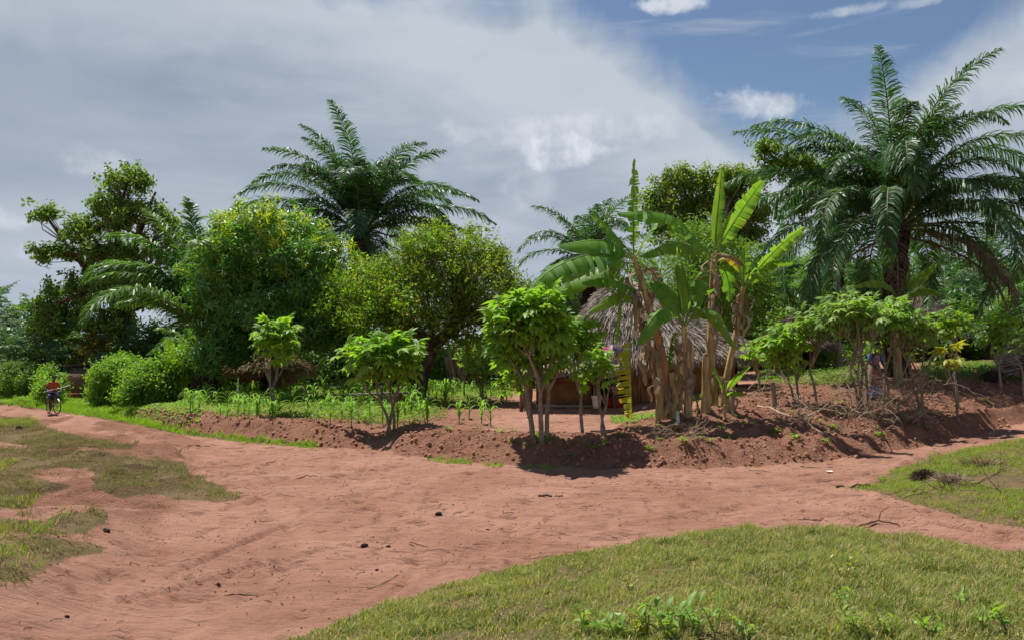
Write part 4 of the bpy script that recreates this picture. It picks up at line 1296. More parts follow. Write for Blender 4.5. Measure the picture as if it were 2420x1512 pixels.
# suckers
for k, (lab, b, ls) in enumerate([
    ('small green banana sucker with two short leaves at the foot of the leaning plant', [(1712, 962, 0), (1714, 930, 0)],
     [[(1714, 932, 0), (1728, 905, -.1), (1750, 880, -.2), (1776, 862, -.2)], [(1714, 935, 0), (1705, 905, 0), (1695, 880, 0), (1686, 866, 0)], [(1714, 940, 0), (1728, 930, -.2), (1742, 928, -.3), (1760, 934, -.3)]]),
    ('tiny banana shoot low in front of the straight plant', [(1647, 968, 0), (1648, 950, 0)],
     [[(1648, 952, 0), (1640, 938, -.1), (1630, 930, -.1), (1620, 930, -.1)], [(1648, 950, 0), (1655, 935, 0), (1662, 925, 0), (1668, 915, 0)]])]):
    banana_plant('banana_sucker', lab, b, YB - .5 + .3 * k, [dict(c=c, W=.26 if k == 0 else .17, mat=bll, roll=.6, droop=.4, tear=.05, segs=7, pet=.15) for c in ls], r0=.035, r1=.025, stem_mat='banana_stem_g', seed=60 + k, dry=0, group='banana suckers at the foot of the clump')

banana_plant('banana_plant', 'light green banana plant standing behind the cassava shrubs on the right', [(2122, 872, 0), (2120, 780, 0), (2121, 700, 0)], 27, [
    dict(c=[(2121, 702, 0), (2095, 672, -.3), (2060, 664, -.5), (2017, 678, -.7)], W=.55, mat=bll, roll=.35, droop=.95, tear=.1, segs=14, pet=.1),
    dict(c=[(2122, 704, 0), (2148, 676, 0), (2180, 650, -.1), (2213, 622, -.2)], W=.52, mat=bll, roll=.9, droop=.6, tear=.12, segs=14, pet=.12),
    dict(c=[(2123, 708, 0), (2150, 690, -.3), (2185, 680, -.5), (2228, 696, -.7)], W=.6, mat=bll, roll=.35, droop=.95, tear=.12, segs=14, pet=.12),
    dict(c=[(2121, 704, 0), (2132, 680, .1), (2142, 662, .1), (2148, 640, .1)], W=.3, mat=bll, roll=1.3, droop=.3, tear=.1, segs=8, pet=.12),
    dict(c=[(2124, 716, 0), (2150, 720, -.3), (2172, 745, -.5), (2188, 790, -.6)], W=.5, mat=bll, roll=.4, droop=.9, tear=.2, segs=12, pet=.14),
    dict(c=[(2118, 716, 0), (2090, 720, -.3), (2060, 740, -.5), (2040, 790, -.6)], W=.5, mat=bl, roll=.4, droop=.9, tear=.2, segs=12, pet=.14),
    dict(c=[(2123, 730, 0), (2150, 760, -.2), (2200, 790, -.4), (2230, 840, -.4)], W=.5, mat=bll, roll=.4, droop=.9, tear=.2, segs=12, pet=.14)], r0=.13, r1=.09, seed=71, group='single banana plants away from the clump')
banana_plant('banana_plant', 'small banana plant rising behind the round bushes on the left', [(418, 935, 0), (416, 890, 0), (414, 868, 0)], 38, [
    dict(c=[(414, 870, 0), (410, 845, 0), (400, 822, 0), (394, 796, 0)], W=.62, mat=bll, roll=1.4, droop=.3, tear=.2, segs=10, pet=.14),
    dict(c=[(414, 872, 0), (398, 842, -.3), (368, 824, -.5), (344, 838, -.6)], W=.62, mat=bll, roll=.5, droop=.8, tear=.25, segs=14, pet=.14),
    dict(c=[(413, 876, 0), (392, 858, -.4), (362, 860, -.6), (336, 886, -.7)], W=.6, mat=bl, roll=.35, droop=.8, tear=.2, segs=12, pet=.14),
    dict(c=[(416, 874, 0), (424, 855, -.2), (436, 844, -.3), (450, 845, -.4)], W=.6, mat=bll, roll=.6, droop=.6, tear=.2, segs=10, pet=.14)], r0=.14, r1=.1, stem_mat='banana_stem_g', seed=73, dry=3, group='single banana plants away from the clump')

# dry banana and thicket stems seen under the citrus tree
for k, (u, v, y, n_, lab) in enumerate([(1075, 918, 41, 7, 'clump of dry hanging banana leaves on dead stems under the citrus tree'), (1112, 918, 41.5, 6, 'second dry banana clump, just right of the first under the citrus tree')]):
    g = GY(u, y); root = thing('dead_banana_clump', lab, 'banana plant', g, 'dead banana clumps under the citrus tree')
    r = np.random.default_rng(80 + k); mb = MB(); db = MB()
    for i in range(n_):
        b = g + [r.normal(0, .28), r.normal(0, .25), -.1]; tp_ = b + [r.normal(0, .2), r.normal(0, .2), 1.9 + .7 * r.random()]
        tube(mb, spline([b, tp_], 6), np.linspace(.12, .07, 6), 7)
        for q in range(9): hang_strip(db, b + (tp_ - b) * (.4 + .6 * r.random()), .7 + .6 * r.random(), .16, r, 0, .14)
    mb.obj('stems', M['banana_stem'], root); db.obj('dry_leaves', M['banana_dry'], root, kind='stuff')

# ------------------------------------------------------------------ cassava
def cassava_leaf_tpl(seed, nl=6, L=.165, W=.066, pet=.2):
    r = np.random.default_rng(seed); mb = MB()
    # petiole along +X, slightly arched, the blade hangs from its end
    end = np.array([pet, 0, pet * .12])
    mb.add([(0, 0, .003), (0, 0, -.003), tuple(end + [0, 0, -.003]), tuple(end + [0, 0, .003])], [(0, 1, 2, 3)], .9, 0, 1)
    for i in range(nl):
        a = (i - (nl - 1) / 2) * (4.6 / nl) + r.normal(0, .08)
        l = L * (1 - .3 * abs(i - (nl - 1) / 2) / nl * 2) * (.9 + .2 * r.random())
        V, F = leaf_geo6(l, W, .12, .2 + .3 * r.random())
        tilt = -.12 - .2 * r.random()
        ct, st_ = math.cos(tilt), math.sin(tilt)
        V = V @ np.array([[ct, 0, -st_], [0, 1, 0], [st_, 0, ct]]).T if False else np.stack([V[:, 0] * ct - V[:, 2] * st_ * -1, V[:, 1], V[:, 2] * ct + V[:, 0] * st_], 1)
        c, s = math.cos(a), math.sin(a)
        V = V @ np.array([[c, -s, 0], [s, c, 0], [0, 0, 1]]).T + end
        mb.add(V, F, .2 + .6 * r.random(), 0, 0)
    return tpl(mb)
T_cas = [cassava_leaf_tpl(100 + i, 5 + i % 3) for i in range(5)]
cas_mesh = {}
def cas_me(kind, k, matn):
    key = (kind, k, matn)
    if key not in cas_mesh: cas_mesh[key] = tmesh('cassava_leaf', T_cas[k], [M[matn], M['weed_y']])
    return cas_mesh[key]

def cassava(label, stems, crown, y0, tips, nleaf, matn='cassava', seed=0, parts=300, group='cassava shrubs', lsize=(1.0, 1.5), sr=.04, name='cassava_shrub', depth=None, bark='bark_grey', dome=.5, mid=None):
    """stems: list of (u,v) feet on the ground; crown: (u,v,ru,rv) outline of the leafy top"""
    r = np.random.default_rng(seed)
    kf = .82 + .36 * r.random(); lsize = (lsize[0] * kf, lsize[1] * kf); tips = int(tips * (.75 + .5 * r.random()))
    feet = []
    for (u, v) in stems:
        g = GY(u, y0 + r.normal(0, .15)); feet.append(g)
    root = thing(name, label, 'cassava shrub', feet[0], group)
    cu, cv, ru, rv = crown
    rv *= 1.25; cu += r.normal(0, 5)
    k = y0 / FP
    cc = P(cu, cv, y0); dp = depth or ru * k * .85
    R3 = np.array([ru * k, dp, rv * k])
    # shoot tips over the dome
    tp_ = []
    for i in range(tips):
        d = unit(r.normal(0, 1, 3)); d[2] = abs(d[2]) if r.random() < .55 else d[2] * .9
        f = 1 - .5 * r.random() ** 1.3
        if i % 4 == 0: f *= .6
        tp_.append(cc + d * R3 * f * [.88, .88, .85] - [0, 0, .05])
    tp_ = np.array(tp_)
    mb = MB()
    forks = []
    for j, f0 in enumerate(feet):
        hx = f0 + (cc - f0) * (.38 + .1 * r.random()); 
        off = (j - (len(feet) - 1) / 2) * R3[0] * 1.0 / max(len(feet), 1)
        hx[0] = f0[0] + (cc[0] - f0[0]) * .35 + off * .5 + r.normal(0, .04); hx[1] += r.normal(0, .1)
        tube(mb, spline([f0 - [0, 0, .1], (f0 + hx) / 2 + r.normal(0, .035, 3), hx], 8), np.linspace(sr * 1.15, sr * .9, 8), 7, jit=.25, cap=False)
        for q in range(3):
            a = r.random() * 2 * PI
            f2 = hx + (cc - hx) * .55 + np.array([math.cos(a) * R3[0], math.sin(a) * R3[1], 0]) * (.35 + .2 * r.random()) + [off * .5, 0, 0]
            tube(mb, spline([hx, (hx + f2) / 2 + [0, 0, -.04] + r.normal(0, .03, 3), f2], 7), np.linspace(sr * .85, sr * .55, 7), 6, jit=.25, cap=False)
            forks.append(f2)
    forks = np.array(forks)
    for t in tp_:
        d = np.linalg.norm((forks - t) * [1, 1, .6], axis=1); f2 = forks[np.argsort(d)[0 if r.random() < .7 else min(1, len(d) - 1)]]
        m_ = (f2 + t) / 2; m_[:2] += (t - m_)[:2] * .35
        tube(mb, spline([f2, m_ + r.normal(0, .03, 3), t], 6), np.linspace(sr * .5, sr * .2, 6), 5, jit=.2, cap=False)
    mb.obj('stems', M[bark], root)
    # leaves round every tip
    N = []
    for t in tp_:
        nn = max(3, int(nleaf * (.7 + .6 * r.random())))
        for i in range(nn):
            a = i * 2.4 + r.normal(0, .3); s_ = i / nn
            e = .7 - 1.2 * s_ + r.normal(0, .32)
            N.append((t - [0, 0, .22 * s_], np.array([math.cos(a) * math.cos(e), math.sin(a) * math.cos(e), math.sin(e)])))
    pos = np.array([a for a, b in N]); X = np.array([b for a, b in N])
    R = frames(X) @ rotx(r.normal(0, .3, len(N))); S = lsize[0] + (lsize[1] - lsize[0]) * r.random(len(N)); kk = r.integers(0, 5, len(N))
    rl = parent_loc(root)
    order = np.argsort(pos[:, 1]); vis = np.zeros(len(N), bool); vis[order[:parts]] = True
    for i in np.where(vis)[0]:
        o = bpy.data.objects.new('leaf', cas_me('l', int(kk[i]), matn)); sc.collection.objects.link(o); o.parent = root
        o.matrix_basis = Matrix([list(R[i][0] * S[i]) + [pos[i][0] - rl[0]], list(R[i][1] * S[i]) + [pos[i][1] - rl[1]], list(R[i][2] * S[i]) + [pos[i][2] - rl[2]], [0, 0, 0, 1]])
    if (~vis).any():
        fm = MB()
        for q in range(5):
            mm = (kk == q) & ~vis
            if mm.any(): fm.inst(T_cas[q], pos[mm], R[mm], S[mm], r.random(mm.sum()))
        fm.obj('foliage', [M[matn], M['weed_y']], root, kind='stuff', smooth=False)
    return root

cassava('large round-headed cassava shrub on three stems in front of the yard', [(1262, 1032), (1281, 1036), (1292, 1030)], (1258, 775, 98, 82), 17.9, 62, 10, seed=1, lsize=(1.2, 1.75), sr=.05)
cassava('cassava shrub on one forked stem just right of the largest one', [(1377, 1008)], (1388, 800, 48, 40), 19.3, 18, 8, seed=2, lsize=(1.1, 1.6), sr=.04)
cassava('small yellow-green cassava shrub in front of the white bucket', [(1434, 1040), (1424, 1036)], (1418, 855, 48, 34), 17.9, 20, 8, seed=3, lsize=(.9, 1.3), sr=.028)
cassava('low side shoot of cassava left of the largest shrub', [(1255, 1026)], (1218, 880, 30, 36), 18.4, 7, 6, seed=4, lsize=(.8, 1.1), sr=.035)
cassava('broad cassava shrub among the maize in front of the citrus trunk', [(925, 1010), (932, 1008), (915, 1006)], (905, 838, 98, 40), 21.6, 48, 9, seed=5, lsize=(1.1, 1.6), sr=.038)
cassava('slender pale cassava shrub in front of the mango tree', [(655, 962), (650, 955)], (648, 800, 42, 52), 25.0, 22, 8, seed=6, lsize=(1.2, 1.7), sr=.032)
cassava('cassava stem with few leaves behind the bench board', [(1140, 962)], (1142, 862, 40, 34), 29, 12, 6, seed=7, sr=.035)
cassava('thin forked cassava at the far side of the maize field', [(1098, 930)], (1096, 838, 30, 26), 33, 10, 6, seed=71, sr=.035)
RC = [('low cassava shrub at the left end of the right-hand row beside the hut', [(1790, 900)], (1790, 822, 36, 26), 25, 10, 7),
      ('bright cassava shrub second from the left in the right-hand row', [(1880, 940), (1885, 938), (1872, 936)], (1858, 812, 62, 34), 23, 26, 8),
      ('taller cassava shrub between the bright one and the big leaning one', [(1930, 944)], (1922, 772, 62, 44), 22.4, 26, 8),
      ('biggest cassava shrub of the right-hand row with stems fanned wide', [(2030, 925), (2038, 925), (2050, 928), (2022, 925)], (2010, 742, 92, 48), 21.8, 52, 8),
      ('cassava shrub beside the standing woman', [(2095, 925), (2088, 925)], (2092, 748, 66, 50), 22.6, 34, 8),
      ('cassava shrub right of the woman with long bare stems', [(2170, 930), (2178, 930)], (2160, 776, 60, 44), 22.2, 26, 8),
      ('isolated cassava shrub with yellow-green top in front of the right hut', [(2262, 928)], (2232, 762, 48, 26), 22.6, 16, 8),
      ('low yellow cassava shoot on a bent stump', [(2258, 940)], (2243, 834, 26, 12), 21.6, 5, 6),
      ('pale cassava with drooping leaves at the right edge', [(2362, 905)], (2362, 772, 34, 26), 25, 11, 8),
      ('rightmost cassava cut by the picture edge', [(2425, 905)], (2408, 800, 32, 26), 24, 10, 8)]
for i, (lab, st_, cr, y0, tips, nl_) in enumerate(RC):
    cassava(lab, st_, cr, y0, int(tips * .8), nl_ - 1, matn=('cassava', 'cassava', 'cassava_b', 'cassava_b', 'cassava', 'cassava_b', 'citrus', 'weed_y', 'cassava', 'cassava_b')[i], seed=20 + i, sr=.034, lsize=(1.0, 1.5), bark='bark_grey')
# bare stump
for k, (u_, v_, y_, n_) in enumerate([(1508, 690, YB, 7), (1530, 760, YB, 6), (1686, 700, YB + .3, 6), (1620, 800, YB - .3, 4), (1748, 730, YB + .4, 4)]):
    r_ = np.random.default_rng(900 + k); db = MB()
    for _ in range(n_): hang_strip(db, P(u_, v_, y_) + r_.normal(0, .05, 3), .5 + .6 * r_.random(), .10 + .10 * r_.random(), r_, 0, .14)
    db.obj('dead_leaf', M['banana_dry'], (pA, pA, pB, pD, pC)[k])
g = G(1832, 962); mb = MB(); tube(mb, spline([g - [0, 0, .1], g + [-.04, 0, .4], g + [-.07, 0, .72]], 7), [.085, .075, .07, .075, .06, .065, .055], 8, jit=.3)
tag(mb.obj('tree_stump', M['bark_grey'], None, g), 'bare grey stump post standing alone in the hoed soil left of the brush pile', 'stump')

# ------------------------------------------------------------------ trees
def lobe(u, v, ru, rv, y, d=None, dy=0):
    k = y / FP
    return (P(u, v, y + dy), (ru * k, d or min(ru, 1.6 * rv) * k, rv * k))

y = 50
g = GY(292, y)
make_tree('broadleaf_tree', 'tall dark broad-leaved tree with tiered branches against the sky on the left', 'tree', g, [g - [0, 0, .2], P(292, 800, y), P(300, 700, y), P(300, 600, y)], .42,
          [lobe(300, 428, 56, 32, y), lobe(368, 448, 30, 26, y), lobe(268, 490, 60, 32, y), lobe(340, 520, 70, 44, y), lobe(205, 545, 66, 34, y), lobe(112, 510, 42, 22, y), lobe(120, 600, 48, 22, y, dy=-1), lobe(255, 605, 90, 40, y), lobe(360, 610, 60, 50, y),
           lobe(195, 690, 90, 42, y), lobe(95, 722, 46, 22, y, dy=-1), lobe(290, 700, 90, 55, y), lobe(150, 765, 90, 38, y), lobe(400, 530, 34, 24, y), lobe(255, 770, 70, 40, y), lobe(430, 590, 50, 50, y), lobe(450, 680, 50, 60, y)],
          260, 9, T_teak, [M['teak'], M['teak_b']], M['bark'], size=(.8, 1.3), sigma=.32, young=lambda p, n, r: (r.random(len(p)) < .5), nparts=300, seed=4, inner=.35, up=.3)

y = 33.5
g = GY(645, y)
def young_mango(p, n, r):
    q = np.clip((p[:, 2] - 4.6) / 3.0, 0, 1) * (n[:, 2] > -.1)
    return r.random(len(p)) < q * .55
make_tree('mango_tree', 'big dome-shaped mango tree with yellow-green new leaves over a dark glossy crown', 'tree', g, [g - [0, 0, .2], P(650, 880, y), P(655, 800, y), P(660, 720, y)], .27,
          [lobe(640, 590, 145, 100, y, 3.2), lobe(560, 660, 85, 110, y, 2.4), lobe(740, 670, 108, 120, y, 2.8), lobe(640, 735, 155, 98, y, 3), lobe(530, 830, 56, 62, y, 1.5, -1), lobe(795, 780, 50, 60, y, 1.6), lobe(725, 790, 70, 44, y, 2, -.5)],
          360, 9, T_mango, [M['mango'], M['mango_y']], M['bark'], size=(1.0, 1.6), sigma=.30, young=young_mango, nparts=300, seed=6, inner=.4, up=.3)

y = 31
g = GY(990, y)
def young_cit(p, n, r):
    q = np.clip((p[:, 0] - p[:, 0].min()) / (np.ptp(p[:, 0])), 0, 1)
    return r.random(len(p)) < .15 + .75 * q * (1 - .25 * (n[:, 2] > .5))
make_tree('citrus_tree', 'wide yellow-green citrus tree with small leaves, bare inner twigs and a leaning trunk', 'tree', g, [g - [0, 0, .2], P(1000, 900, y), P(1018, 840, y), P(1030, 790, y)], .24,
          [lobe(1010, 622, 80, 58, y, 2.0), lobe(1122, 640, 58, 58, y, 1.8), lobe(905, 672, 84, 50, y, 1.8), lobe(1160, 706, 72, 62, y, 1.8), lobe(1020, 715, 110, 62, y, 2.4), lobe(850, 735, 76, 46, y, 1.6), lobe(1195, 765, 40, 46, y, 1.5), lobe(925, 765, 86, 32, y, 2), lobe(1110, 780, 60, 34, y, 2), lobe(1010, 560, 40, 24, y, 1.2), lobe(1100, 575, 36, 24, y, 1.2)],
          300, 10, T_citrus, [M['citrus'], M['citrus_b']], M['bark'], size=(1.0, 1.7), sigma=.26, young=young_cit, nparts=300, seed=8, inner=.5, bare=70, partname='leaf_spray')

for (u, v, ru, rv, y, n_, lab, mt, sd_) in [
    (274, 912, 42, 50, 37, 120, 'round light green bush nearest the brick wall', 'bush', 21),
    (300, 900, 40, 46, 38.5, 80, 'taller light green bush between the two round ones', 'bush', 22),
    (362, 925, 62, 52, 35.5, 150, 'round light green bush nearest the maize field', 'bush', 23),
    (450, 890, 46, 66, 36, 110, 'loose yellow-green shrub beside the old palm clump', 'citrus', 24),
    (112, 934, 20, 18, 39.5, 30, 'small bright bush behind the cyclist', 'bush', 25),
    (118, 902, 18, 28, 42, 30, 'feathery green bush in front of the shed', 'bush', 26),
    (45, 905, 60, 38, 46, 70, 'dark undergrowth bush at the left edge of the road', 'bush_m', 27)]:
    g = GY(u, y)
    make_tree('bush', lab, 'bush', g, [g - [0, 0, .1], g + [0, 0, .5], P(u, v, y)], .06, [lobe(u, v, ru, rv, y), lobe(u - ru * .3, v + rv * .45, ru * .75, rv * .6, y), lobe(u + ru * .4, v + rv * .4, ru * .65, rv * .6, y)], n_, 9, T_bush, [M[mt]], M['bark_grey'],
              size=(.9, 1.4), sigma=.17, seed=sd_, nparts=40, group='bushes by the road on the left', inner=.35, flat=1, partname='leaf_spray')

y = 44
g = GY(1700, y)
make_tree('spreading_tree', 'spreading tree with a flat dark crown and bare crooked limbs behind the hut', 'tree', g, [g - [0, 0, .2], P(1705, 720, y), P(1700, 640, y), P(1690, 580, y)], .26,
          [lobe(1610, 430, 80, 30, y), lobe(1730, 430, 80, 36, y), lobe(1555, 480, 46, 38, y), lobe(1660, 490, 80, 34, y), lobe(1775, 500, 50, 44, y), lobe(1600, 540, 70, 28, y), lobe(1745, 560, 60, 30, y)],
          230, 8, T_teak, [M['teak_b'], M['citrus_b']], M['bark_grey'], size=(.6, 1.0), sigma=.36, young=lambda p, n, r: r.random(len(p)) < .35, nparts=150, seed=31, inner=.5, limb_r=.4, bare=40)
y = 36
g = GY(1640, y)
make_tree('bamboo_thicket', 'dense green thicket with long narrow leaves directly behind the hut roof', 'thicket', g, [g - [0, 0, .2], P(1640, 760, y), P(1640, 700, y)], .12,
          [lobe(1600, 650, 90, 56, y), lobe(1700, 660, 90, 66, y), lobe(1640, 730, 120, 60, y), lobe(1560, 730, 60, 50, y), lobe(1740, 720, 50, 60, y), lobe(1660, 590, 60, 40, y)], 220, 8, T_bamboo, [M['bush_m'], M['bush']], M['bark'], size=(.8, 1.3), sigma=.4, young=lambda p, n, r: r.random(len(p)) < .4, seed=33, nparts=100, partname='leaf_spray')
y = 37
g = GY(1982, y)
make_tree('slender_tree', 'slender tree with a thin bare trunk and sparse leaves left of the big palm', 'tree', g, [g - [0, 0, .2], P(1978, 700, y), P(1992, 560, y), P(1990, 470, y)], .13,
          [lobe(1812, 352, 34, 22, y), lobe(1862, 392, 56, 36, y), lobe(1925, 420, 50, 36, y), lobe(1985, 440, 40, 34, y), lobe(1900, 480, 44, 26, y)], 110, 7, T_teak, [M['teak_b'], M['bush_m']], M['bark_grey'], size=(.55, .85), sigma=.28,
          young=lambda p, n, r: r.random(len(p)) < .5, seed=35, nparts=100, limb_r=.5, inner=.5)

# ------------------------------------------------------------------ palms
def palm_at(u, vcrown, y, **kw):
    g = GY(u, y); c = P(u, vcrown, y)
    return make_palm(base=g, h=c[2] - g[2], **kw)
A_ = lambda deg: rad(deg)
palm_at(852, 552, 45, name='oil_palm', label='tall oil palm rising behind the mango and citrus trees', fronds=34, L=6.6, tr=.42, seed=3, nl=115, lmax=1.1, wid=.065, epow=1.7, group='oil palms', emin=-24,
        spec=[(A_(-20), rad(42), 7.6, rad(78), None), (A_(-8), rad(30), 7.8, rad(66), None), (A_(5), rad(18), 7.0, rad(60), None), (A_(190), rad(50), 7.6, rad(88), None), (A_(170), rad(62), 7.8, rad(92), None),
              (A_(200), rad(34), 7.4, rad(74), None), (A_(-100), rad(86), 7.6, rad(60), None), (A_(120), rad(82), 7.2, rad(95), None), (A_(60), rad(76), 7.2, rad(100), None), (A_(95), rad(80), 7.2, rad(75), None), (A_(150), rad(74), 7.2, rad(85), None), (A_(210), rad(70), 7.2, rad(80), None), (A_(-30), rad(66), 7.0, rad(70), None), (A_(30), rad(60), 7.2, rad(90), None)])
palm_at(2120, 548, 30, name='oil_palm', label='largest oil palm with a shaggy dark trunk on the right', fronds=36, L=6.6, tr=.30, seed=9, nl=140, lmax=.95, wid=.048, group='oil palms', emin=0, epow=2.1, bmin=85, hang=.8,
        spec=[(A_(-5), rad(50), 6.0, rad(95), None), (A_(8), rad(34), 5.8, rad(85), None), (A_(60), rad(84), 7.2, rad(60), None), (A_(-120), rad(80), 7.2, rad(60), None), (A_(-12), rad(28), 6.6, rad(80), None), (A_(185), rad(62), 7.4, rad(72), None), (A_(175), rad(48), 7.2, rad(84), None), (A_(192), rad(32), 7.2, rad(80), None),
              (A_(200), rad(15), 7.2, rad(80), None), (A_(100), rad(86), 7.2, rad(60), None), (A_(-70), rad(84), 7.2, rad(70), None), (A_(40), rad(82), 7.2, rad(95), None), (A_(160), rad(78), 7.4, rad(95), None), (A_(-20), rad(72), 7.0, rad(115), None), (A_(-30), rad(8), 6.8, rad(90), None), (A_(-150), rad(0), 6.6, rad(85), None),
              (A_(-50), rad(-10), 5.2, rad(70), M['palm_dry'])])
palm_at(1395, 625, 43, name='oil_palm', label='oil palm with fine arching fronds behind the thatched hut', fronds=32, L=4.5, tr=.34, seed=14, nl=70, lmax=.8, wid=.055, group='oil palms', emin=-30)
palm_at(488, 818, 34.5, name='oil_palm', label='short-trunked oil palm with fronds arching left in front of the dark tree', fronds=9, L=6.2, tr=.42, seed=17, nl=150, lmax=1.15, wid=.06, group='oil palms', mat=M['palm_g'], dry=0, emin=58,
        spec=[(A_(186), rad(78), 7.2, rad(125), None), (A_(178), rad(58), 4.5, rad(85), None), (A_(192), rad(70), 5.8, rad(100), None), (A_(172), rad(84), 7.4, rad(95), None), (A_(168), rad(84), 6.8, rad(50), None), (A_(150), rad(88), 6.6, rad(22), None), (A_(60), rad(86), 6.6, rad(22), None), (A_(182), rad(74), 6.2, rad(105), None)])
for (u, v, y, L, n_, lab, sd_, mt) in [
    (30, 858, 52, 4.6, 20, 'dark young oil palm at the left edge behind the road', 41, 'palm'),
    (105, 850, 50, 4.6, 20, 'young oil palm with pale glossy fronds behind the cyclist', 42, 'palm'),
    (150, 830, 56, 4.4, 18, 'oil palm half hidden under the tall dark tree', 43, 'palm'),
    (238, 850, 50, 2.6, 18, 'small golden-green palm beside the shed roof', 44, 'palm_y'),
    (330, 868, 48, 3.4, 16, 'dull palm in the shade behind the round bushes', 45, 'palm'),
    (470, 850, 44, 3.4, 14, 'young palm in the gap left of the mango tree', 46, 'palm_g'),
    (1185, 868, 44, 3.2, 16, 'stemless dark palm clump behind the maize field', 47, 'palm'),
    (1880, 730, 46, 4.2, 22, 'green palm in the undergrowth behind the cassava row', 48, 'palm_g'),
    (1790, 730, 43, 3.8, 18, 'dark palm beside the hut under the big palm', 49, 'palm'),
    (2010, 740, 50, 4.4, 20, 'bright young palm seen left of the big palm trunk', 50, 'palm_g'),
    (2240, 760, 44, 4.2, 20, 'young palm behind the right-hand hut', 51, 'palm'),
    (2340, 790, 40, 3.6, 20, 'bright green young palm near the right edge', 52, 'palm_g'),
    (2425, 760, 42, 4.4, 20, 'dark palm cut by the right edge', 53, 'palm'),
    (1985, 655, 50, 5.6, 26, 'large dark palm filling the gap left of the biggest palm', 56, 'palm'),
    (2335, 640, 49, 5.8, 28, 'large dark palm behind the biggest one near the right edge', 57, 'palm'),
    (2225, 690, 52, 5.2, 24, 'dark palm crown showing right of the biggest palm trunk', 58, 'palm'),
    (2300, 700, 56, 4.6, 20, 'far palm showing between the drooping fronds on the right', 54, 'palm')]:
    palm_at(u, v, y, name='young_palm', label=lab, fronds=n_, L=L, tr=.26, seed=sd_, nl=38, lmax=.75, wid=.075, dry=2 if sd_ % 2 else 0, group='young palms in the undergrowth', mat=M[mt], emin=-10, boots=False)
for (u, v, y, L, lab, sd_) in [(-25, 765, 85, 5.4, 'distant palm silhouette at the far left', 61), (28, 775, 90, 5.2, 'distant palm silhouette beside the tall dark tree', 62)]:
    palm_at(u, v, y, name='distant_palm', label=lab, fronds=22, L=L, tr=.35, seed=sd_, nl=30, lmax=.9, wid=.13, dry=0, boots=False, group='distant palms')

# ------------------------------------------------------------------ thicket behind everything, each bush or tree its own
BG = [  # u, vtop, half width px, y, material, label
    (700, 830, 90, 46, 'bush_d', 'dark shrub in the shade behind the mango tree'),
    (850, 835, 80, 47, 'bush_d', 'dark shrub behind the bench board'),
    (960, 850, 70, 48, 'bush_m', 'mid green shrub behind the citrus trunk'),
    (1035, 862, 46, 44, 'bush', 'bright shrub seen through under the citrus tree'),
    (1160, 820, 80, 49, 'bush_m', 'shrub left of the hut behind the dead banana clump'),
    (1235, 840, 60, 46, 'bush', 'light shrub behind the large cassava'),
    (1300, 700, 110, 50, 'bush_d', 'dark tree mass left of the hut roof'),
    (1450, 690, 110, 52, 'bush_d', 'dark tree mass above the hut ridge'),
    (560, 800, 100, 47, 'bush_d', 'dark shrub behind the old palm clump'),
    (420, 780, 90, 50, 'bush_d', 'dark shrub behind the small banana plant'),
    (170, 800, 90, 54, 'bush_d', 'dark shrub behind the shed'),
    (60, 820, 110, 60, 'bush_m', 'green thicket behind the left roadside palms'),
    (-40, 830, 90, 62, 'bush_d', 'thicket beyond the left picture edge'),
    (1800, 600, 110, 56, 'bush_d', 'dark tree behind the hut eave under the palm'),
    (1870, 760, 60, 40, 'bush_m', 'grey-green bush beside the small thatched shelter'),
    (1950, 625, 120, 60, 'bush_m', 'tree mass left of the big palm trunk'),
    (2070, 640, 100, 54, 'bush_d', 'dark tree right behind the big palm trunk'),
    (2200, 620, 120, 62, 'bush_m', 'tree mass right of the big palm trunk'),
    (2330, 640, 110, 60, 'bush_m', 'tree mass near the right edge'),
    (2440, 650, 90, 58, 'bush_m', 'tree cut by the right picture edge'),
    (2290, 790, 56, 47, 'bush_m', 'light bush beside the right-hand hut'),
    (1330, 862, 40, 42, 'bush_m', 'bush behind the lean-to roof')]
for i, (u, vt, hw, y, mt, lab) in enumerate(BG):
    g = GY(u, y); top = P(u, vt, y)[2]; H_ = max(top - g[2], 1.2); k = y / FP
    c = np.array([g[0], y, g[2] + H_ * .55])
    r = np.random.default_rng(200 + i)
    lb = [(c, (hw * k, 2.2, H_ * .48)), (c + [-hw * k * .6, 0, -H_ * .15], (hw * k * .6, 2, H_ * .36)), (c + [hw * k * .6, .5, -H_ * .12], (hw * k * .6, 2, H_ * .38)), (c + [0, -.8, -H_ * .3], (hw * k * .9, 1.8, H_ * .26))]
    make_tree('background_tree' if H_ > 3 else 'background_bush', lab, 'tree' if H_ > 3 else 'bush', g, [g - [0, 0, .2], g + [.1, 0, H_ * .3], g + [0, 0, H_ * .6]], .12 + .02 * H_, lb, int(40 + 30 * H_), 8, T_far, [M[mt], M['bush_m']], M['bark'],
              size=(.7, 1.15), sigma=.42, young=lambda p, n, r: r.random(len(p)) < .3, seed=300 + i, inner=.5, twigs=False, group='trees and bushes closing the background')

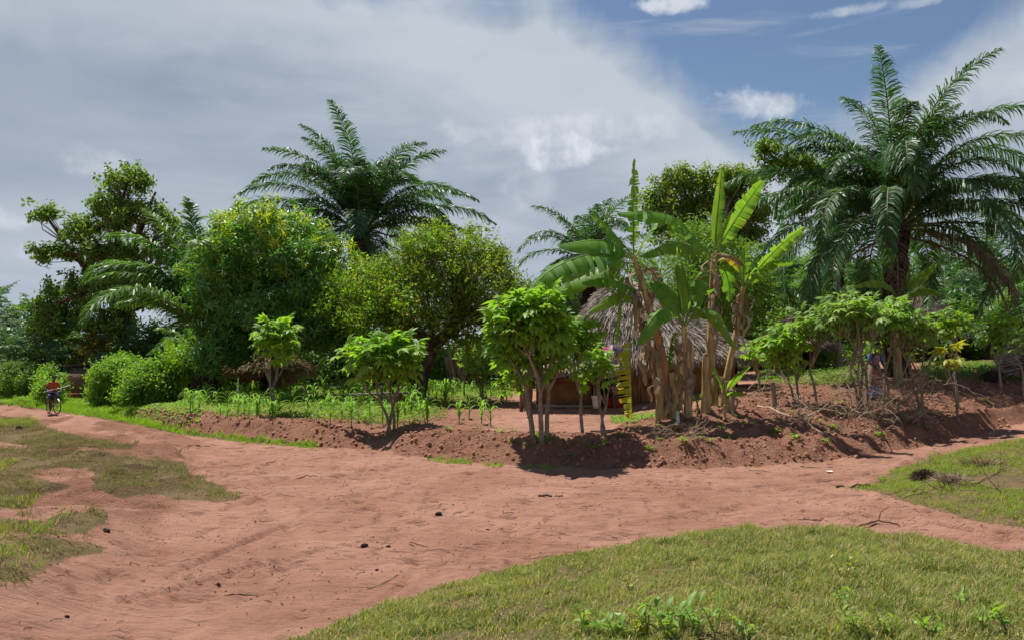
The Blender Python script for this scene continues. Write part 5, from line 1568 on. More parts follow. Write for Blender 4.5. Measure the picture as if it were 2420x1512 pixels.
# ------------------------------------------------------------------ thatched buildings
def strands(mb, P0, dirs, L, W, r, lift=.0, mat=0):
    """thin straws: P0 (n,3), dirs (n,3) unit downslope"""
    n = len(P0)
    L = L * (.6 + .8 * r.random(n)); W_ = W * (.6 + .8 * r.random(n))
    d = dirs + r.normal(0, .13, (n, 3)); d /= np.linalg.norm(d, axis=1, keepdims=True)
    s = np.cross(d, r.normal(0, 1, (n, 3))); s /= np.linalg.norm(s, axis=1, keepdims=True)
    a = P0; b = P0 + d * (L * .55)[:, None]; c = P0 + (d + [0, 0, -.08]) * L[:, None]
    V = np.stack([a - s * W_[:, None] / 2, a + s * W_[:, None] / 2, c + s * W_[:, None] * .3, c - s * W_[:, None] * .3], 1).reshape(-1, 3)
    mb.add(V, (np.arange(n) * 4)[:, None] + np.array([[0, 1, 2, 3]]), np.repeat(r.random(n), 4), 0, mat)

def thatch_roof(parent, c, hx, hy, zp, ze, off=(0, 0), pw=1.5, n_straw=14000, mat='thatch', seed=0, sup=2.6, tilt=(0, 0), rings=22, seg=56, thick=.22):
    """dome-like hipped roof: c centre (x,y), half sizes, peak and eave heights"""
    r = np.random.default_rng(seed)
    def surf(a, t):
        ca, sa = np.cos(a), np.sin(a)
        q = (np.abs(ca) ** sup + np.abs(sa) ** sup) ** (-1 / sup)
        x = c[0] + hx * ca * q * t + off[0] * (1 - t); y = c[1] + hy * sa * q * t + off[1] * (1 - t)
        pa = pw if not isinstance(pw, tuple) else pw[1] + (pw[0] - pw[1]) * (.5 - .5 * ca) ** 1.3
        z = zp - (zp - ze) * t ** pa + tilt[0] * (x - c[0]) * t + tilt[1] * (y - c[1]) * t
        z = z + .09 * fbm(x * 1.6, y * 1.6 + z, 3, 7 + seed) * 2 * np.minimum(1, t * 3)
        # shaggy layers: each course of straw ends in a small step
        z = z + .035 * (((1 - t) * 9 + .5 * fbm(x, y, 2, 5)) % 1.0) * np.minimum(1, t * 4)
        return np.stack([x, y, z], -1)
    A = np.linspace(0, 2 * PI, seg, endpoint=False); Tt = np.linspace(0.001, 1, rings)
    AA, TT = np.meshgrid(A, Tt)
    V = surf(AA.ravel(), TT.ravel())
    F = [(i * seg + j, i * seg + (j + 1) % seg, (i + 1) * seg + (j + 1) % seg, (i + 1) * seg + j) for i in range(rings - 1) for j in range(seg)]
    low = surf(A, np.full(seg, .97)) - [0, 0, thick]; inn = surf(A, np.full(seg, .5)) - [0, 0, thick]
    V2 = np.vstack([V, low, inn]); b = rings * seg
    F += [((rings - 1) * seg + j, (rings - 1) * seg + (j + 1) % seg, b + (j + 1) % seg, b + j) for j in range(seg)]
    F += [(b + j, b + (j + 1) % seg, b + seg + (j + 1) % seg, b + seg + j) for j in range(seg)]
    mb = MB(); mb.add(V2, F); roof = mb.obj('roof', M['thatch_under'], parent)
    a = r.random(n_straw) * 2 * PI; t = np.sqrt(r.random(n_straw)) * .99 + .005
    p = surf(a, t); p2 = surf(a, np.minimum(t + .03, 1.03)); d = p2 - p; d /= np.maximum(np.linalg.norm(d, axis=1, keepdims=True), 1e-6)
    sb = MB(); strands(sb, p + [0, 0, .02], d, .34, .024, r)
    # ragged fringe at the eave
    m = n_straw // 5
    a = r.random(m) * 2 * PI; p = surf(a, .95 + .05 * r.random(m)) - np.stack([np.zeros(m), np.zeros(m), r.random(m) * thick * .8], 1)
    o = p - np.array([c[0], c[1], 0]); o[:, 2] = 0; o /= np.linalg.norm(o, axis=1, keepdims=True)
    strands(sb, p, o * .55 + [0, 0, -.83], .34 * 1, .02, r)
    sb.obj('thatch', M[mat], roof, smooth=False, kind='stuff')
    return roof

def slab(mb, x0, x1, y, z0, z1, th=.22, mat=0, nx=None, seed=0):
    """a hand-built mud wall panel, slightly uneven, facing -Y"""
    nx = nx or max(3, int((x1 - x0) / .22)); nz = max(3, int((z1 - z0) / .22))
    X, Z = np.meshgrid(np.linspace(x0, x1, nx), np.linspace(z0, z1, nz))
    def face(yy, amp): 
        yy_ = yy + amp * fbm(X * 1.7 + seed, Z * 1.7, 3, 5 + seed)
        return np.stack([X.ravel(), yy_.ravel(), Z.ravel()], 1)
    Fq = [(i * nx + j, i * nx + j + 1, (i + 1) * nx + j + 1, (i + 1) * nx + j) for i in range(nz - 1) for j in range(nx - 1)]
    A, B = face(y, .10), face(y + th, .05)
    N = nx * nz
    F = list(Fq) + [(d + N, c_ + N, b + N, a + N) for (a, b, c_, d) in Fq]
    bd = [j for j in range(nx)] + [i * nx + nx - 1 for i in range(1, nz)] + [(nz - 1) * nx + j for j in range(nx - 2, -1, -1)] + [i * nx for i in range(nz - 2, 0, -1)]
    F += [(bd[k], bd[k] + N, bd[(k + 1) % len(bd)] + N, bd[(k + 1) % len(bd)]) for k in range(len(bd))]
    mb.add(np.vstack([A, B]), F, .5, 0, mat)

# main hut
HY = 26.4
zb = .40
hut = thing('thatched_house', 'large thatched mud house with open doorway behind the banana plants', 'house', (5.0, 28.6, zb))
c_house = (5.15, 28.7)
thatch_roof(hut, c_house, 3.6, 3.1, 4.85, 2.30, off=(-.8, 0), pw=(2.2, .85), n_straw=26000, seed=1, tilt=(.055, .03), sup=2.3)
def wall_part(nm, x0, x1, y, z0, z1, mat, th=.22, seed=0, label=None):
    mb = MB(); slab(mb, x0, x1, y, z0, z1, th, 0, seed=seed); o = mb.obj(nm, M[mat], hut)
    if label: o['label'] = label
    return o
wall_part('wall', 4.02, 4.62, HY, zb, 2.55, 'mud', seed=1)
wall_part('wall', 5.32, 7.35, HY + .02, zb, 2.75, 'mud', seed=2)
wall_part('wall', 4.62, 5.32, HY + .01, zb, 1.42, 'mud', seed=3)       # below the window
wall_part('wall', 4.62, 5.32, HY + .01, 2.12, 2.6, 'mud', seed=4)      # above the window
wall_part('wall', 3.42, 4.02, HY + .01, 2.2, 2.55, 'mud', seed=5)       # over the door
# side and back walls
mb = MB()
for (x0, y0, x1, y1) in [(7.35, HY + .1, 7.75, 28.4), (7.75, 28.4, 7.35, 31.0), (7.35, 31.0, 1.2, 31.0), (1.2, 31.0, 1.2, 28.4)]:
    L_ = math.hypot(x1 - x0, y1 - y0); n_ = 9
    d = np.array([x1 - x0, y1 - y0]) / L_; nn = np.array([-d[1], d[0]]) * .11
    V = []; 
    for i in range(n_):
        q = np.array([x0, y0]) + d * L_ * i / (n_ - 1)
        for zz in (zb - .1, zb + .8, zb + 1.6, 2.85): V += [(q[0] + nn[0], q[1] + nn[1], zz), (q[0] - nn[0], q[1] - nn[1], zz)]
    F = []
    for i in range(n_ - 1):
        for k in range(3):
            for s in (0, 1):
                F.append((i * 8 + 2 * k + s, (i + 1) * 8 + 2 * k + s, (i + 1) * 8 + 2 * k + 2 + s, i * 8 + 2 * k + 2 + s))
    mb.add(V, F)
mb.obj('side_walls', M['mud'], hut)
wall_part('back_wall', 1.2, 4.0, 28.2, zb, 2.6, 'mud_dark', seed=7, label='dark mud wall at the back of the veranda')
# low orange veranda wall, its top ledge, and its return
wall_part('veranda_wall', .80, 2.62, HY, zb, 1.40, 'mud_orange', seed=8, label='low orange mud wall of the veranda')
mb = MB(); box(mb, (1.71, HY + .05, 1.45), (1.92, .34, .09)); mb.obj('ledge', M['mud_orange'], hut)
mb = MB(); box(mb, (4.97, HY - .03, 1.40), (.86, .2, .07)); mb.obj('window_sill', M['mud_orange'], hut)
mb = MB()
for xx in (4.66, 5.28): box(mb, (xx, HY - .01, 1.77), (.06, .1, .66))
box(mb, (4.97, HY - .012, 2.09), (.7, .1, .05)); mb.obj('window_frame', M['wood'], hut)
# door frame, half open plank door
for xx, nm in ((3.46, 'door_post'), (3.98, 'door_post')):
    mb = MB(); box(mb, (xx, HY - .06, 1.32), (.09, .12, 1.86)); mb.obj(nm, M['wood'], hut)
for k in range(3):
    mb = MB(); a = rad(-62); d = np.array([math.cos(a), math.sin(a)])
    q = np.array([3.98, HY - .13]) + np.array([-.02, -.0]) + np.array([.10 * (k + .5) + .04, 0])
    box(mb, (4.06 + k * .105, HY - .14 - .01 * k, 1.28), (.098, .035, 1.72 - .02 * k)); mb.obj('door_plank', M['wood'], hut)
# veranda roof: lower shaggy lean-to with beams, stakes and plastic weights
mb = MB()
nx, ny = 18, 10
X, Y = np.meshgrid(np.linspace(.10, 3.45, nx), np.linspace(25.65, 28.6, ny))
Z = 1.86 + (Y - 25.65) * .36 + .06 * fbm(X * 2, Y * 2, 3, 3) * 2
V = np.stack([X.ravel(), Y.ravel(), Z.ravel()], 1)
F = [(i * nx + j, i * nx + j + 1, (i + 1) * nx + j + 1, (i + 1) * nx + j) for i in range(ny - 1) for j in range(nx - 1)]
mb.add(np.vstack([V, V - [0, 0, .12]]), F + [(a + nx * ny, d + nx * ny, c + nx * ny, b + nx * ny) for a, b, c, d in F])
vr = mb.obj('veranda_roof', M['thatch_under'], hut)
sb = MB(); r_ = np.random.default_rng(9)
n_ = 7000; xx = .1 + 3.35 * r_.random(n_); yy = 25.62 + 2.9 * r_.random(n_)
zz = 1.9 + (yy - 25.65) * .36 + .12 * fbm(xx * 2, yy * 2, 3, 3)
strands(sb, np.stack([xx, yy, zz], 1), np.tile([0, -.93, -.36], (n_, 1)), .32, .024, r_)
n_ = 1500; xx = .1 + 3.35 * r_.random(n_); strands(sb, np.stack([xx, 25.66 + .05 * r_.random(n_), 1.78 + .1 * r_.random(n_)], 1), np.tile([0, -.5, -.85], (n_, 1)), .22, .02, r_)
sb.obj('thatch', M['thatch'], vr, smooth=False, kind='stuff')
mb = MB(); tube(mb, spline([(.05, 25.85, 1.80), (1.7, 25.85, 1.84), (3.45, 25.85, 1.78)], 8), .045, 7, jit=.2); mb.obj('beam', M['wood'], hut)
mb = MB(); tube(mb, spline([(.1, 26.0, 1.62), (1.4, 25.95, 1.66), (2.7, 26.0, 1.62)], 8), .035, 7, jit=.2); mb.obj('beam', M['wood'], hut)
for (x_, y_, r0_) in [(.50, 25.95, .14), (.30, 26.1, .07), (2.66, 25.95, .06), (3.30, 25.9, .05)]:
    mb = MB(); zf = float(height(x_, y_)); tube(mb, spline([(x_, y_, zf - .1), (x_ + .02, y_, 1.2), (x_ - .04, y_, 1.84)], 8), r0_, 9, jit=.3); mb.obj('post', M['wood'], hut)
# earthen plinth round the house
mb = MB()
nx, ny = 60, 14
X, Y = np.meshgrid(np.linspace(.3, 8.0, nx), np.linspace(25.35, 26.9, ny))
ed = np.minimum(np.minimum((Y - 25.35) / .5, 1), np.minimum((X - .3) / .35, (8.0 - X) / .35)).clip(0, 1)
Z = height(X, Y, False) - .03 + .17 * sstep(ed, 0, 1) + .04 * fbm(X * 3, Y * 3, 4, 15)
V = np.stack([X.ravel(), (Y + .12 * fbm(X * .8, Y * 0, 3, 18)).ravel(), Z.ravel()], 1)
F = [(i * nx + j, i * nx + j + 1, (i + 1) * nx + j + 1, (i + 1) * nx + j) for i in range(ny - 1) for j in range(nx - 1)]
mb.add(V, F); mb.obj('earth_plinth', M['soil_clod'], hut)
def zpl(x, y): return float(height(x, y, False)) + .14

# log lying along the veranda wall
mb = MB(); zl = zpl(1.6, 25.9)
tube(mb, spline([(.75, 25.82, zl + .05), (1.4, 25.8, zl + .06), (2.1, 25.84, zl + .04), (2.75, 25.8, zl + .05)], 12), np.linspace(.06, .04, 12), 8, jit=.3)
tag(mb.obj('pole', M['bark_grey'], None, (1.7, 25.8, zl)), 'long pale pole lying on the ground along the low orange veranda wall', 'pole')

def pail(name, label, x, y, z, h, r0, r1, mt, lid=False, group=None, handle=True):
    root = thing(name, label, 'bucket', (x, y, z), group)
    mb = MB(); n = 20
    prof = [(0, 0), (r0, 0), (r0 + (r1 - r0) * .5, h * .5), (r1 * .99, h * .92), (r1 * 1.06, h * .93), (r1 * 1.06, h), (r1 * .98, h), (r1 * .93, h * .9), (r0 * .9, .03)]
    V = [(x + p * math.cos(a), y + p * math.sin(a), z + q) for p, q in prof for a in np.linspace(0, 2 * PI, n, endpoint=False)]
    F = [(i * n + j, i * n + (j + 1) % n, (i + 1) * n + (j + 1) % n, (i + 1) * n + j) for i in range(len(prof) - 1) for j in range(n)]
    mb.add(V, F); mb.obj('body', M[mt], root)
    if lid:
        mb = MB(); prof = [(0, .025), (r1 * .9, .022), (r1 * 1.12, .012), (r1 * 1.13, -.03), (r1 * 1.08, -.035)]
        V = [(x + p * math.cos(a), y + p * math.sin(a), z + h + q) for p, q in prof for a in np.linspace(0, 2 * PI, n, endpoint=False)]
        F = [(i * n + j, i * n + (j + 1) % n, (i + 1) * n + (j + 1) % n, (i + 1) * n + j) for i in range(len(prof) - 1) for j in range(n)]
        mb.add(V, F); mb.obj('lid', M[mt], root)
    if handle:
        mb = MB(); a = np.linspace(0, PI, 9)
        tube(mb, np.stack([x + r1 * 1.1 * np.cos(a), np.full(9, y - r1 * .5), z + h * .86 - r1 * .75 * np.sin(a)], 1), .006, 5); mb.obj('handle', M['steel'], root)
    return root
xb = (1410 - CU) / FP * 25.5
pail('bucket', 'white plastic bucket with a lid standing on the earth in front of the dark doorway', xb, 25.55, zpl(xb, 25.6), .38, .125, .155, 'bucket', lid=True)
xr = (1437 - CU) / FP * 26.1
pail('bucket', 'red plastic pail beside the white lidded bucket', xr, 26.0, zpl(xr, 26), .30, .14, .17, 'bucket_r', group='red pails by the door')
xs = (1458 - CU) / FP * 26.1
pail('bucket', 'red upturned pail the small child leans on', xs, 26.0, zpl(xs, 26), .30, .155, .15, 'bucket_r', group='red pails by the door', handle=False)

# washing drying on the eave
def cloth(name, label, p0, p1, drop, mat, seed, sag=.05, out=.12):
    r = np.random.default_rng(seed); nx, nz = 16, 12
    V = []
    for i in range(nz):
        for j in range(nx):
            s = j / (nx - 1); t = i / (nz - 1)
            p = np.array(p0) * (1 - s) + np.array(p1) * s
            ang = .6 + 1.0 * min(t * 1.6, 1)
            z = -drop * t * (1 - .25 * math.sin(s * 5 + seed)) - sag * math.sin(PI * s) * 1
            yy = -out * math.sin(min(t * 2, 1) * PI / 2) + .025 * math.sin(s * 22 + seed + t * 2) * t + .02 * r.normal() * t
            V.append(p + [0, yy, z + .06 * max(0, .3 - t)])
    F = [(i * nx + j, i * nx + j + 1, (i + 1) * nx + j + 1, (i + 1) * nx + j) for i in range(nz - 1) for j in range(nx - 1)]
    V = np.array(V); mb = MB(); mb.add(np.vstack([V, V + [0, .012, 0]]), F + [(a + nx * nz, d + nx * nz, c + nx * nz, b + nx * nz) for a, b, c, d in F])
    return tag(mb.obj(name, M[mat], None, p0), label, 'cloth', 'washing drying on the hut eave')
def PP(u, v, y): return P(u, v, y)
cloth('hanging_cloth', 'bright pink cloth drying over the hut eave', PP(1386, 826, 25.3), PP(1447, 815, 25.3), .34, 'cloth_pink', 1, out=.10)
cloth('hanging_cloth', 'dark grey striped cloth drying right of the pink one', PP(1448, 814, 25.25), PP(1492, 822, 25.25), .26, 'cloth_grey', 2, out=.08)
cloth('hanging_cloth', 'pale blue cloth drying at the left under the eave', PP(1322, 833, 25.35), PP(1384, 836, 25.35), .16, 'cloth_blue', 3, out=.08)

# right-hand hut, shelter, left hut
def round_hut(name, label, u, y, w, zeave, zpeak, mat, seed, doorpx=None, wallmat='mud_dark', n=9000, h_over=.55, depth=None, mids=None, sup=2.0, off=(0, 0)):
    g = GY(u, y); hw = w * y / FP; dp = depth or hw * .9
    root = thing(name, label, 'hut', g)
    c = (g[0], y + dp * .3)
    thatch_roof(root, c, hw, dp, g[2] + zpeak, g[2] + zeave, pw=1.15, n_straw=n, mat=mat, seed=seed, sup=sup, off=off)
    mb = MB(); nn = 30; zl = [g[2] - .3, g[2] + .5, g[2] + 1.1, g[2] + zeave + .25]
    V = []
    for z in zl:
        for j in range(nn):
            a = 2 * PI * j / nn; rr_ = 1 + .03 * math.sin(3 * a + seed)
            V.append((c[0] + (hw - h_over) * math.cos(a) * rr_, c[1] + (dp - h_over) * math.sin(a) * rr_, z))
    F = []
    door = {int(nn * .75), int(nn * .75) + 1}
    for i in range(3):
        for j in range(nn):
            if j in door and i < 2: continue
            F.append((i * nn + j, i * nn + (j + 1) % nn, (i + 1) * nn + (j + 1) % nn, (i + 1) * nn + j))
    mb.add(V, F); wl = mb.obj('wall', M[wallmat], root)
    mb = MB(); 
    for j in (int(nn * .75), int(nn * .75) + 2):
        a = 2 * PI * j / nn; x_, y_ = c[0] + (hw - h_over) * math.cos(a), c[1] + (dp - h_over) * math.sin(a) - .03
        box(mb, (x_, y_, g[2] + .55), (.09, .09, 1.2))
    mb.obj('door_frame', M['wood'], root)
    # dark back of the room seen through the doorway
    return root
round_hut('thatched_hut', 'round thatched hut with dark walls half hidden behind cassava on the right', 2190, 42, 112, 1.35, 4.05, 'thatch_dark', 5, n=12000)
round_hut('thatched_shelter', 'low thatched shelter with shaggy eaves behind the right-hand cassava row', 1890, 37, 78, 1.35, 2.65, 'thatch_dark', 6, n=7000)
round_hut('thatched_hut', 'low hut with golden straw roof in the shade under the mango tree', 625, 37.5, 96, 1.15, 2.15, 'thatch_gold', 7, n=9000, sup=4, wallmat='mud')

# shed and its brick wall, far left
y = 47.0
sh = thing('shed', 'small grey board shed with a rusty tin roof behind the brick wall', 'shed', GY(182, y))
gz = GY(182, y)[2]
def px(u, yy=y): return (u - CU) / FP * yy
ztop = P(182, 868, y)[2]
for k in range(6):
    mb = MB(); x0 = px(168 + k * 7.4); box(mb, (x0 + .09, y, (gz + ztop) / 2), (.172, .05, ztop - gz - .04 * (k % 2))); mb.obj('board', M['wood_grey'], sh)
for k in range(4):
    mb = MB(); x0 = px(144 + k * 6); box(mb, (x0 + .07, y + .25 - .05 * k, (gz + ztop) / 2 - .1), (.14, .05, ztop - gz - .3)); mb.obj('board', M['wood_grey'], sh)
mb = MB(); box(mb, (px(218), y + .02, (gz + ztop) / 2), (.1, .12, ztop - gz)); mb.obj('corner_post', M['wood'], sh)
for k in range(7):
    mb = MB(); x0 = px(150 + k * 11); nz_ = 8; V = []
    for i in range(nz_):
        for j in range(5):
            V.append((x0 + .27 * j / 4, y - .35 + 1.8 * i / (nz_ - 1), ztop + .06 + .10 * k * .25 + .12 * i / (nz_ - 1) + .025 * math.cos(j * PI)))
    V = np.array(V); Fq = [(i * 5 + j, i * 5 + j + 1, (i + 1) * 5 + j + 1, (i + 1) * 5 + j) for i in range(nz_ - 1) for j in range(4)]
    n5 = len(V); mb.add(np.vstack([V, V - [0, 0, .015]]), Fq + [(a + n5, d + n5, c + n5, b + n5) for a, b, c, d in Fq]); mb.obj('roof_sheet', M['tin'], sh)
mb = MB()
for yy in (y + .4, y + 1.3): box(mb, (px(185), yy, ztop + .03), (1.8, .06, .06))
mb.obj('rafters', M['wood'], sh)

yw = 44.0
gw = GY(182, yw); zw0 = P(182, 926, yw)[2]; zw1 = P(182, 882, yw)[2]
bw = thing('brick_wall', 'low unfinished brick wall in front of the shed', 'wall', (px(182, yw), yw, zw0))
mb = MB(); box(mb, (px(182, yw), yw + .06, (zw0 + zw1) / 2 - .15), (px(208, yw) - px(158, yw) - .04, .10, zw1 - zw0 + .25)); mb.obj('core', M['mortar'], bw)
mb = MB(); box(mb, (px(184, yw), yw - .15, zw0 - .22), (px(212, yw) - px(160, yw), .6, .42)); mb.obj('foundation', M['mud_orange'], bw)
bh = .094; rows = int((zw1 - zw0) / bh); bx0, bx1 = px(158, yw), px(208, yw); bL = .23
bmesh_ = MB(); box(bmesh_, (0, 0, 0), (bL - .025, .14, bh - .022)); bme = bmesh_.mesh('brick', M['brick'], (0, 0, 0), smooth=False)
r_ = np.random.default_rng(77)
for i in range(rows):
    x = bx0 + (bL / 2 if i % 2 else 0) + bL / 2
    while x < bx1:
        if not (i == rows - 1 and r_.random() < .35):
            o = link('brick', bme, bw, (x - bw.location[0] + r_.normal(0, .006), r_.normal(0, .008), (i + .5) * bh)); o.rotation_euler = (0, 0, r_.normal(0, .03))
        x += bL

# mud bench board in the maize field
yb = 27.5
g = GY(850, yb); bt = thing('bench', 'rough board resting on a tapering dark wooden block in the maize field', 'bench', g)
mb = MB(); tube(mb, spline([g - [0, 0, .1], g + [0, 0, .2], g + [-.06, 0, .42]], 6), [.13, .12, .12, .16, .2, .26], 7, jit=.12); mb.obj('block', M['wood'], bt)
mb = MB(); box(mb, g + [.72, 0, .46], (2.1, .34, .06), R=[[.998, 0, -.03], [0, 1, 0], [.03, 0, .998]]); mb.obj('board', M['wood_grey'], bt)
mb = MB(); tube(mb, spline([g + [1.45, .02, -.1], g + [1.42, 0, .44]], 4), .06, 7, jit=.2); mb.obj('support', M['wood'], bt)

# dark log and bundled straw on the right
g = GY(2345, 27.5); mb = MB(); tube(mb, spline([g + [-.42, 0, .08], g + [-.1, 0, .2], g + [.4, .1, .3]], 10), np.array([.08, .15, .18, .2, .2, .2, .19, .17, .13, .06]), 10, jit=.25)
tag(mb.obj('log', M['dark_dung'], None, g), 'thick blackened log lying at the edge of the hoed soil on the right', 'log')
g = GY(2392, 28.5); mb = MB(); r_ = np.random.default_rng(3)
ball(mb, g + [0, 0, .55], (.42, .35, .42), 14, 9, jit=.35)
bs_ = thing('straw_heap', 'grey-brown knotted straw bundle heaped on sticks behind the blackened log', 'straw bundle', g)
mb.obj('core', M['thatch_under'], bs_)
n_ = 900; dd = r_.normal(0, 1, (n_, 3)); dd /= np.linalg.norm(dd, axis=1, keepdims=True); sb = MB()
strands(sb, g + [0, 0, .55] + dd * [.42, .35, .42], np.cross(dd, [0, .3, 1]) + 1e-3, .4, .022, r_); sb.obj('straw', M['thatch'], bs_, kind='stuff', smooth=False)
mb = MB()
for dx in (-.25, .05, .3): tube(mb, spline([g + [dx, 0, -.1], g + [dx * .8, 0, .4]], 3), .04, 6)
mb.obj('sticks', M['dark_twig'], bs_)

# ------------------------------------------------------------------ maize
def maize_tpl(seed):
    r = np.random.default_rng(seed); st = MB(); lf = MB()
    H = .42 + .16 * r.random()
    tube(st, spline([(0, 0, -.05), (r.normal(0, .02), r.normal(0, .02), H)], 4), [.016, .014, .011, .006], 5)
    leaves = []
    for i in range(8):
        m = MB(); a = i * PI + r.normal(0, .45); z0 = H * (.15 + .8 * i / 7); L = (.42 + .2 * r.random()) * (1.1 - .35 * abs(i / 7 - .5)); W = .045 + .015 * r.random()
        e = rad(68 + 12 * r.random()); p = np.array([0, 0, z0]); pts = [p]
        for k in range(7):
            ee = e - rad(150) * (k / 6) ** 1.4 * (.8 + .3 * r.random())
            p = p + L / 7 * np.array([math.cos(ee) * math.cos(a), math.cos(ee) * math.sin(a), math.sin(ee)]); pts.append(p)
        C = np.array(pts); s = np.array([-math.sin(a), math.cos(a), 0]); w = np.array([.5, .9, 1, 1, .9, .7, .45, .05]) * W / 2
        V = np.concatenate([C - s * w[:, None] + [0, 0, .006], C, C + s * w[:, None] + [0, 0, .006]])
        m.add(V, [(k + o, k + 1 + o, k + 9 + o, k + 8 + o) for k in range(7) for o in (0, 8)], r.random()); leaves.append(m)
    return st, leaves
maize_src = []
for k in range(5):
    st, ls = maize_tpl(400 + k); maize_src.append((st.mesh('stalk', M['maize']), [l.mesh('leaf', M['maize']) for l in ls]))
def maize(x, y, s, rz, k):
    g = (x, y, float(height(x, y)))
    root = thing('maize_plant', 'young green maize plant with arching leaves in the field beside the road', 'maize plant', g, 'young maize plants in the field left of the yard', rz)
    root.scale = (s, s, s)
    link('stalk', maize_src[k][0], root)
    for l in maize_src[k][1]: link('leaf', l, root)
    return root
r_ = np.random.default_rng(55)
mz = []
tr_ = 0
while len(mz) < 240 and tr_ < 8000:
    tr_ += 1
    u = 440 + 780 * r_.random(); yy = 22.5 + 14 * r_.random() ** 1.25
    if u > 1010 and yy < 29 and r_.random() < .85: continue
    x = (u - CU) / FP * yy; th, s_, g_ = fields(np.array([x]), np.array([yy]))
    if s_[0] < 1.15 or (u > 1030 and 20 < yy < 28 and x > -2.2): continue
    if any((x - a) ** 2 + (yy - b) ** 2 < .09 for a, b in mz): continue
    mz.append((x, yy))
for (x, yy) in mz: maize(x, yy, .5 + .75 * r_.random() ** 1.3, r_.random() * 6.28, int(r_.integers(5)))
for (u, v, lab) in [(1010, 1000, 'maize plant at the crest of the bank just left of the trodden gap'), (940, 1008, 'maize plant at the foot of the broad cassava shrub'), (780, 1003, 'maize plant on the bank crest left of the broad cassava shrub'),
                    (1160, 1008, 'rightmost maize plant, standing alone on the bare soil of the yard edge'), (1138, 1002, 'maize plant close left of the rightmost one by the yard'), (1085, 1000, 'bushy maize plant at the left edge of the swept yard'),
                    (690, 995, 'maize plant on the bank crest right of the slender cassava shrub'), (830, 1008, 'maize plant on the bank crest in front of the board bench'), (1108, 988, 'maize plant set back between the two pairs by the yard')]:
    g = G(u, v); mo = maize(g[0], g[1], 1.1, r_.random() * 6, int(r_.integers(5))); mo['label'] = lab

# ground cover among the maize and by the huts
cover('field_weeds', 'low leafy weeds covering the soil between the maize plants', [[(430, 958), (470, 930), (700, 925), (1215, 905), (1210, 940), (1060, 950), (1010, 985), (900, 1000), (700, 985), (520, 985)]], 170, 22, 50, -20, 1, .085, .14, M['weed'])
cover('field_weeds_dry', 'thin dry yellowish weeds scattered between the maize plants', [[(600, 975), (640, 940), (900, 935), (1030, 940), (1060, 985), (980, 1010), (850, 1000), (700, 990)]], 160, 21, 40, -14, 1, .08, .14, M['citrus_b'])
cover('verge_plants', 'creeping green plants on the verge left of the maize field', [[(-30, 935), (120, 930), (200, 940), (330, 950), (470, 955), (480, 1000), (440, 1012), (360, 1000), (310, 975), (200, 960), (90, 950), (-30, 955)]], 260, 22, 60, -42, -8, .09, .10, M['weed'])
cover('green_patch', 'carpet of bright green leafy plants in front of the right-hand hut', [[(2175, 865), (2440, 862), (2440, 905), (2330, 905), (2180, 905)]], 200, 24, 44, 10, 30, .10, .22, M['bush_m'])
cover('green_patch_middle', 'low green plants behind the cassava stems', [[(1790, 880), (1860, 872), (2060, 868), (2060, 905), (1980, 915), (1860, 912), (1790, 905)]], 130, 22, 46, 7, 22, .09, .16, M['bush_m'])
cover('yard_edge_weeds', 'row of small bright weeds along the edge of the swept yard', [[(1440, 990), (1500, 975), (1560, 965), (1565, 985), (1520, 995), (1450, 1003)], [(1535, 965), (1560, 950), (1570, 970), (1540, 990)]], 500, 17, 24, 1, 6, .06, .12, M['weed'])
cover('far_scrub', 'scrubby low green growth behind the yards and fields', [[(-30, 860), (1250, 850), (1250, 905), (700, 925), (200, 935), (-30, 935)], [(1700, 830), (2450, 830), (2450, 868), (1700, 880)]], 26, 40, 90, -60, 60, .3, .9, M['bush_m'])

# seedlings on the hoed soil
def sprout_mesh(k):
    r = np.random.default_rng(500 + k); mb = MB()
    for i in range(9):
        a = i * 2.4; e = .9 - .12 * i + r.normal(0, .15); V, F = leaf_geo6(.11 + .05 * r.random(), .032, .1, .3)
        X = np.array([[math.cos(a) * math.cos(e), math.sin(a) * math.cos(e), math.sin(e)]])
        mb.add(V @ frames(X)[0].T + [0, 0, .01 * i], F, r.random())
    return mb.mesh('sprout', M['weed'])
spm = [sprout_mesh(k) for k in range(4)]
for i, (u, v) in enumerate([(1430, 1060), (1405, 1062), (1390, 1055), (1330, 1058), (1480, 1010), (1508, 1012), (1555, 1008), (1595, 1020), (1560, 1045), (1655, 1040), (1680, 1048), (1692, 1030), (1640, 1010), (1705, 1018), (1720, 1035), (1760, 1010), (1782, 1000),
                            (1745, 985), (1830, 1022), (1862, 1010), (1880, 1040), (1935, 1000), (1968, 1012), (1950, 1050), (2010, 1018), (2080, 1030), (2150, 1000), (2210, 985), (2260, 960), (2330, 950), (1210, 1018), (1180, 1022), (1125, 1012), (1060, 1020), (1350, 1078), (1250, 1062),
                            (1470, 1035), (1615, 1052), (2190, 1010), (1900, 965), (1985, 955), (1870, 975), (2240, 1000), (1535, 1062), (1210, 1042), (1520, 985)]):
    g = G(u, v); o = link('seedling', spm[i % 4], None, g - [0, 0, .005]); s = .7 + .9 * r_.random(); o.scale = (s, s, s); o.rotation_euler = (0, 0, r_.random() * 6)
    tag(o, 'small bright green seedling on the hoed red soil', 'seedling', 'seedlings on the hoed soil')

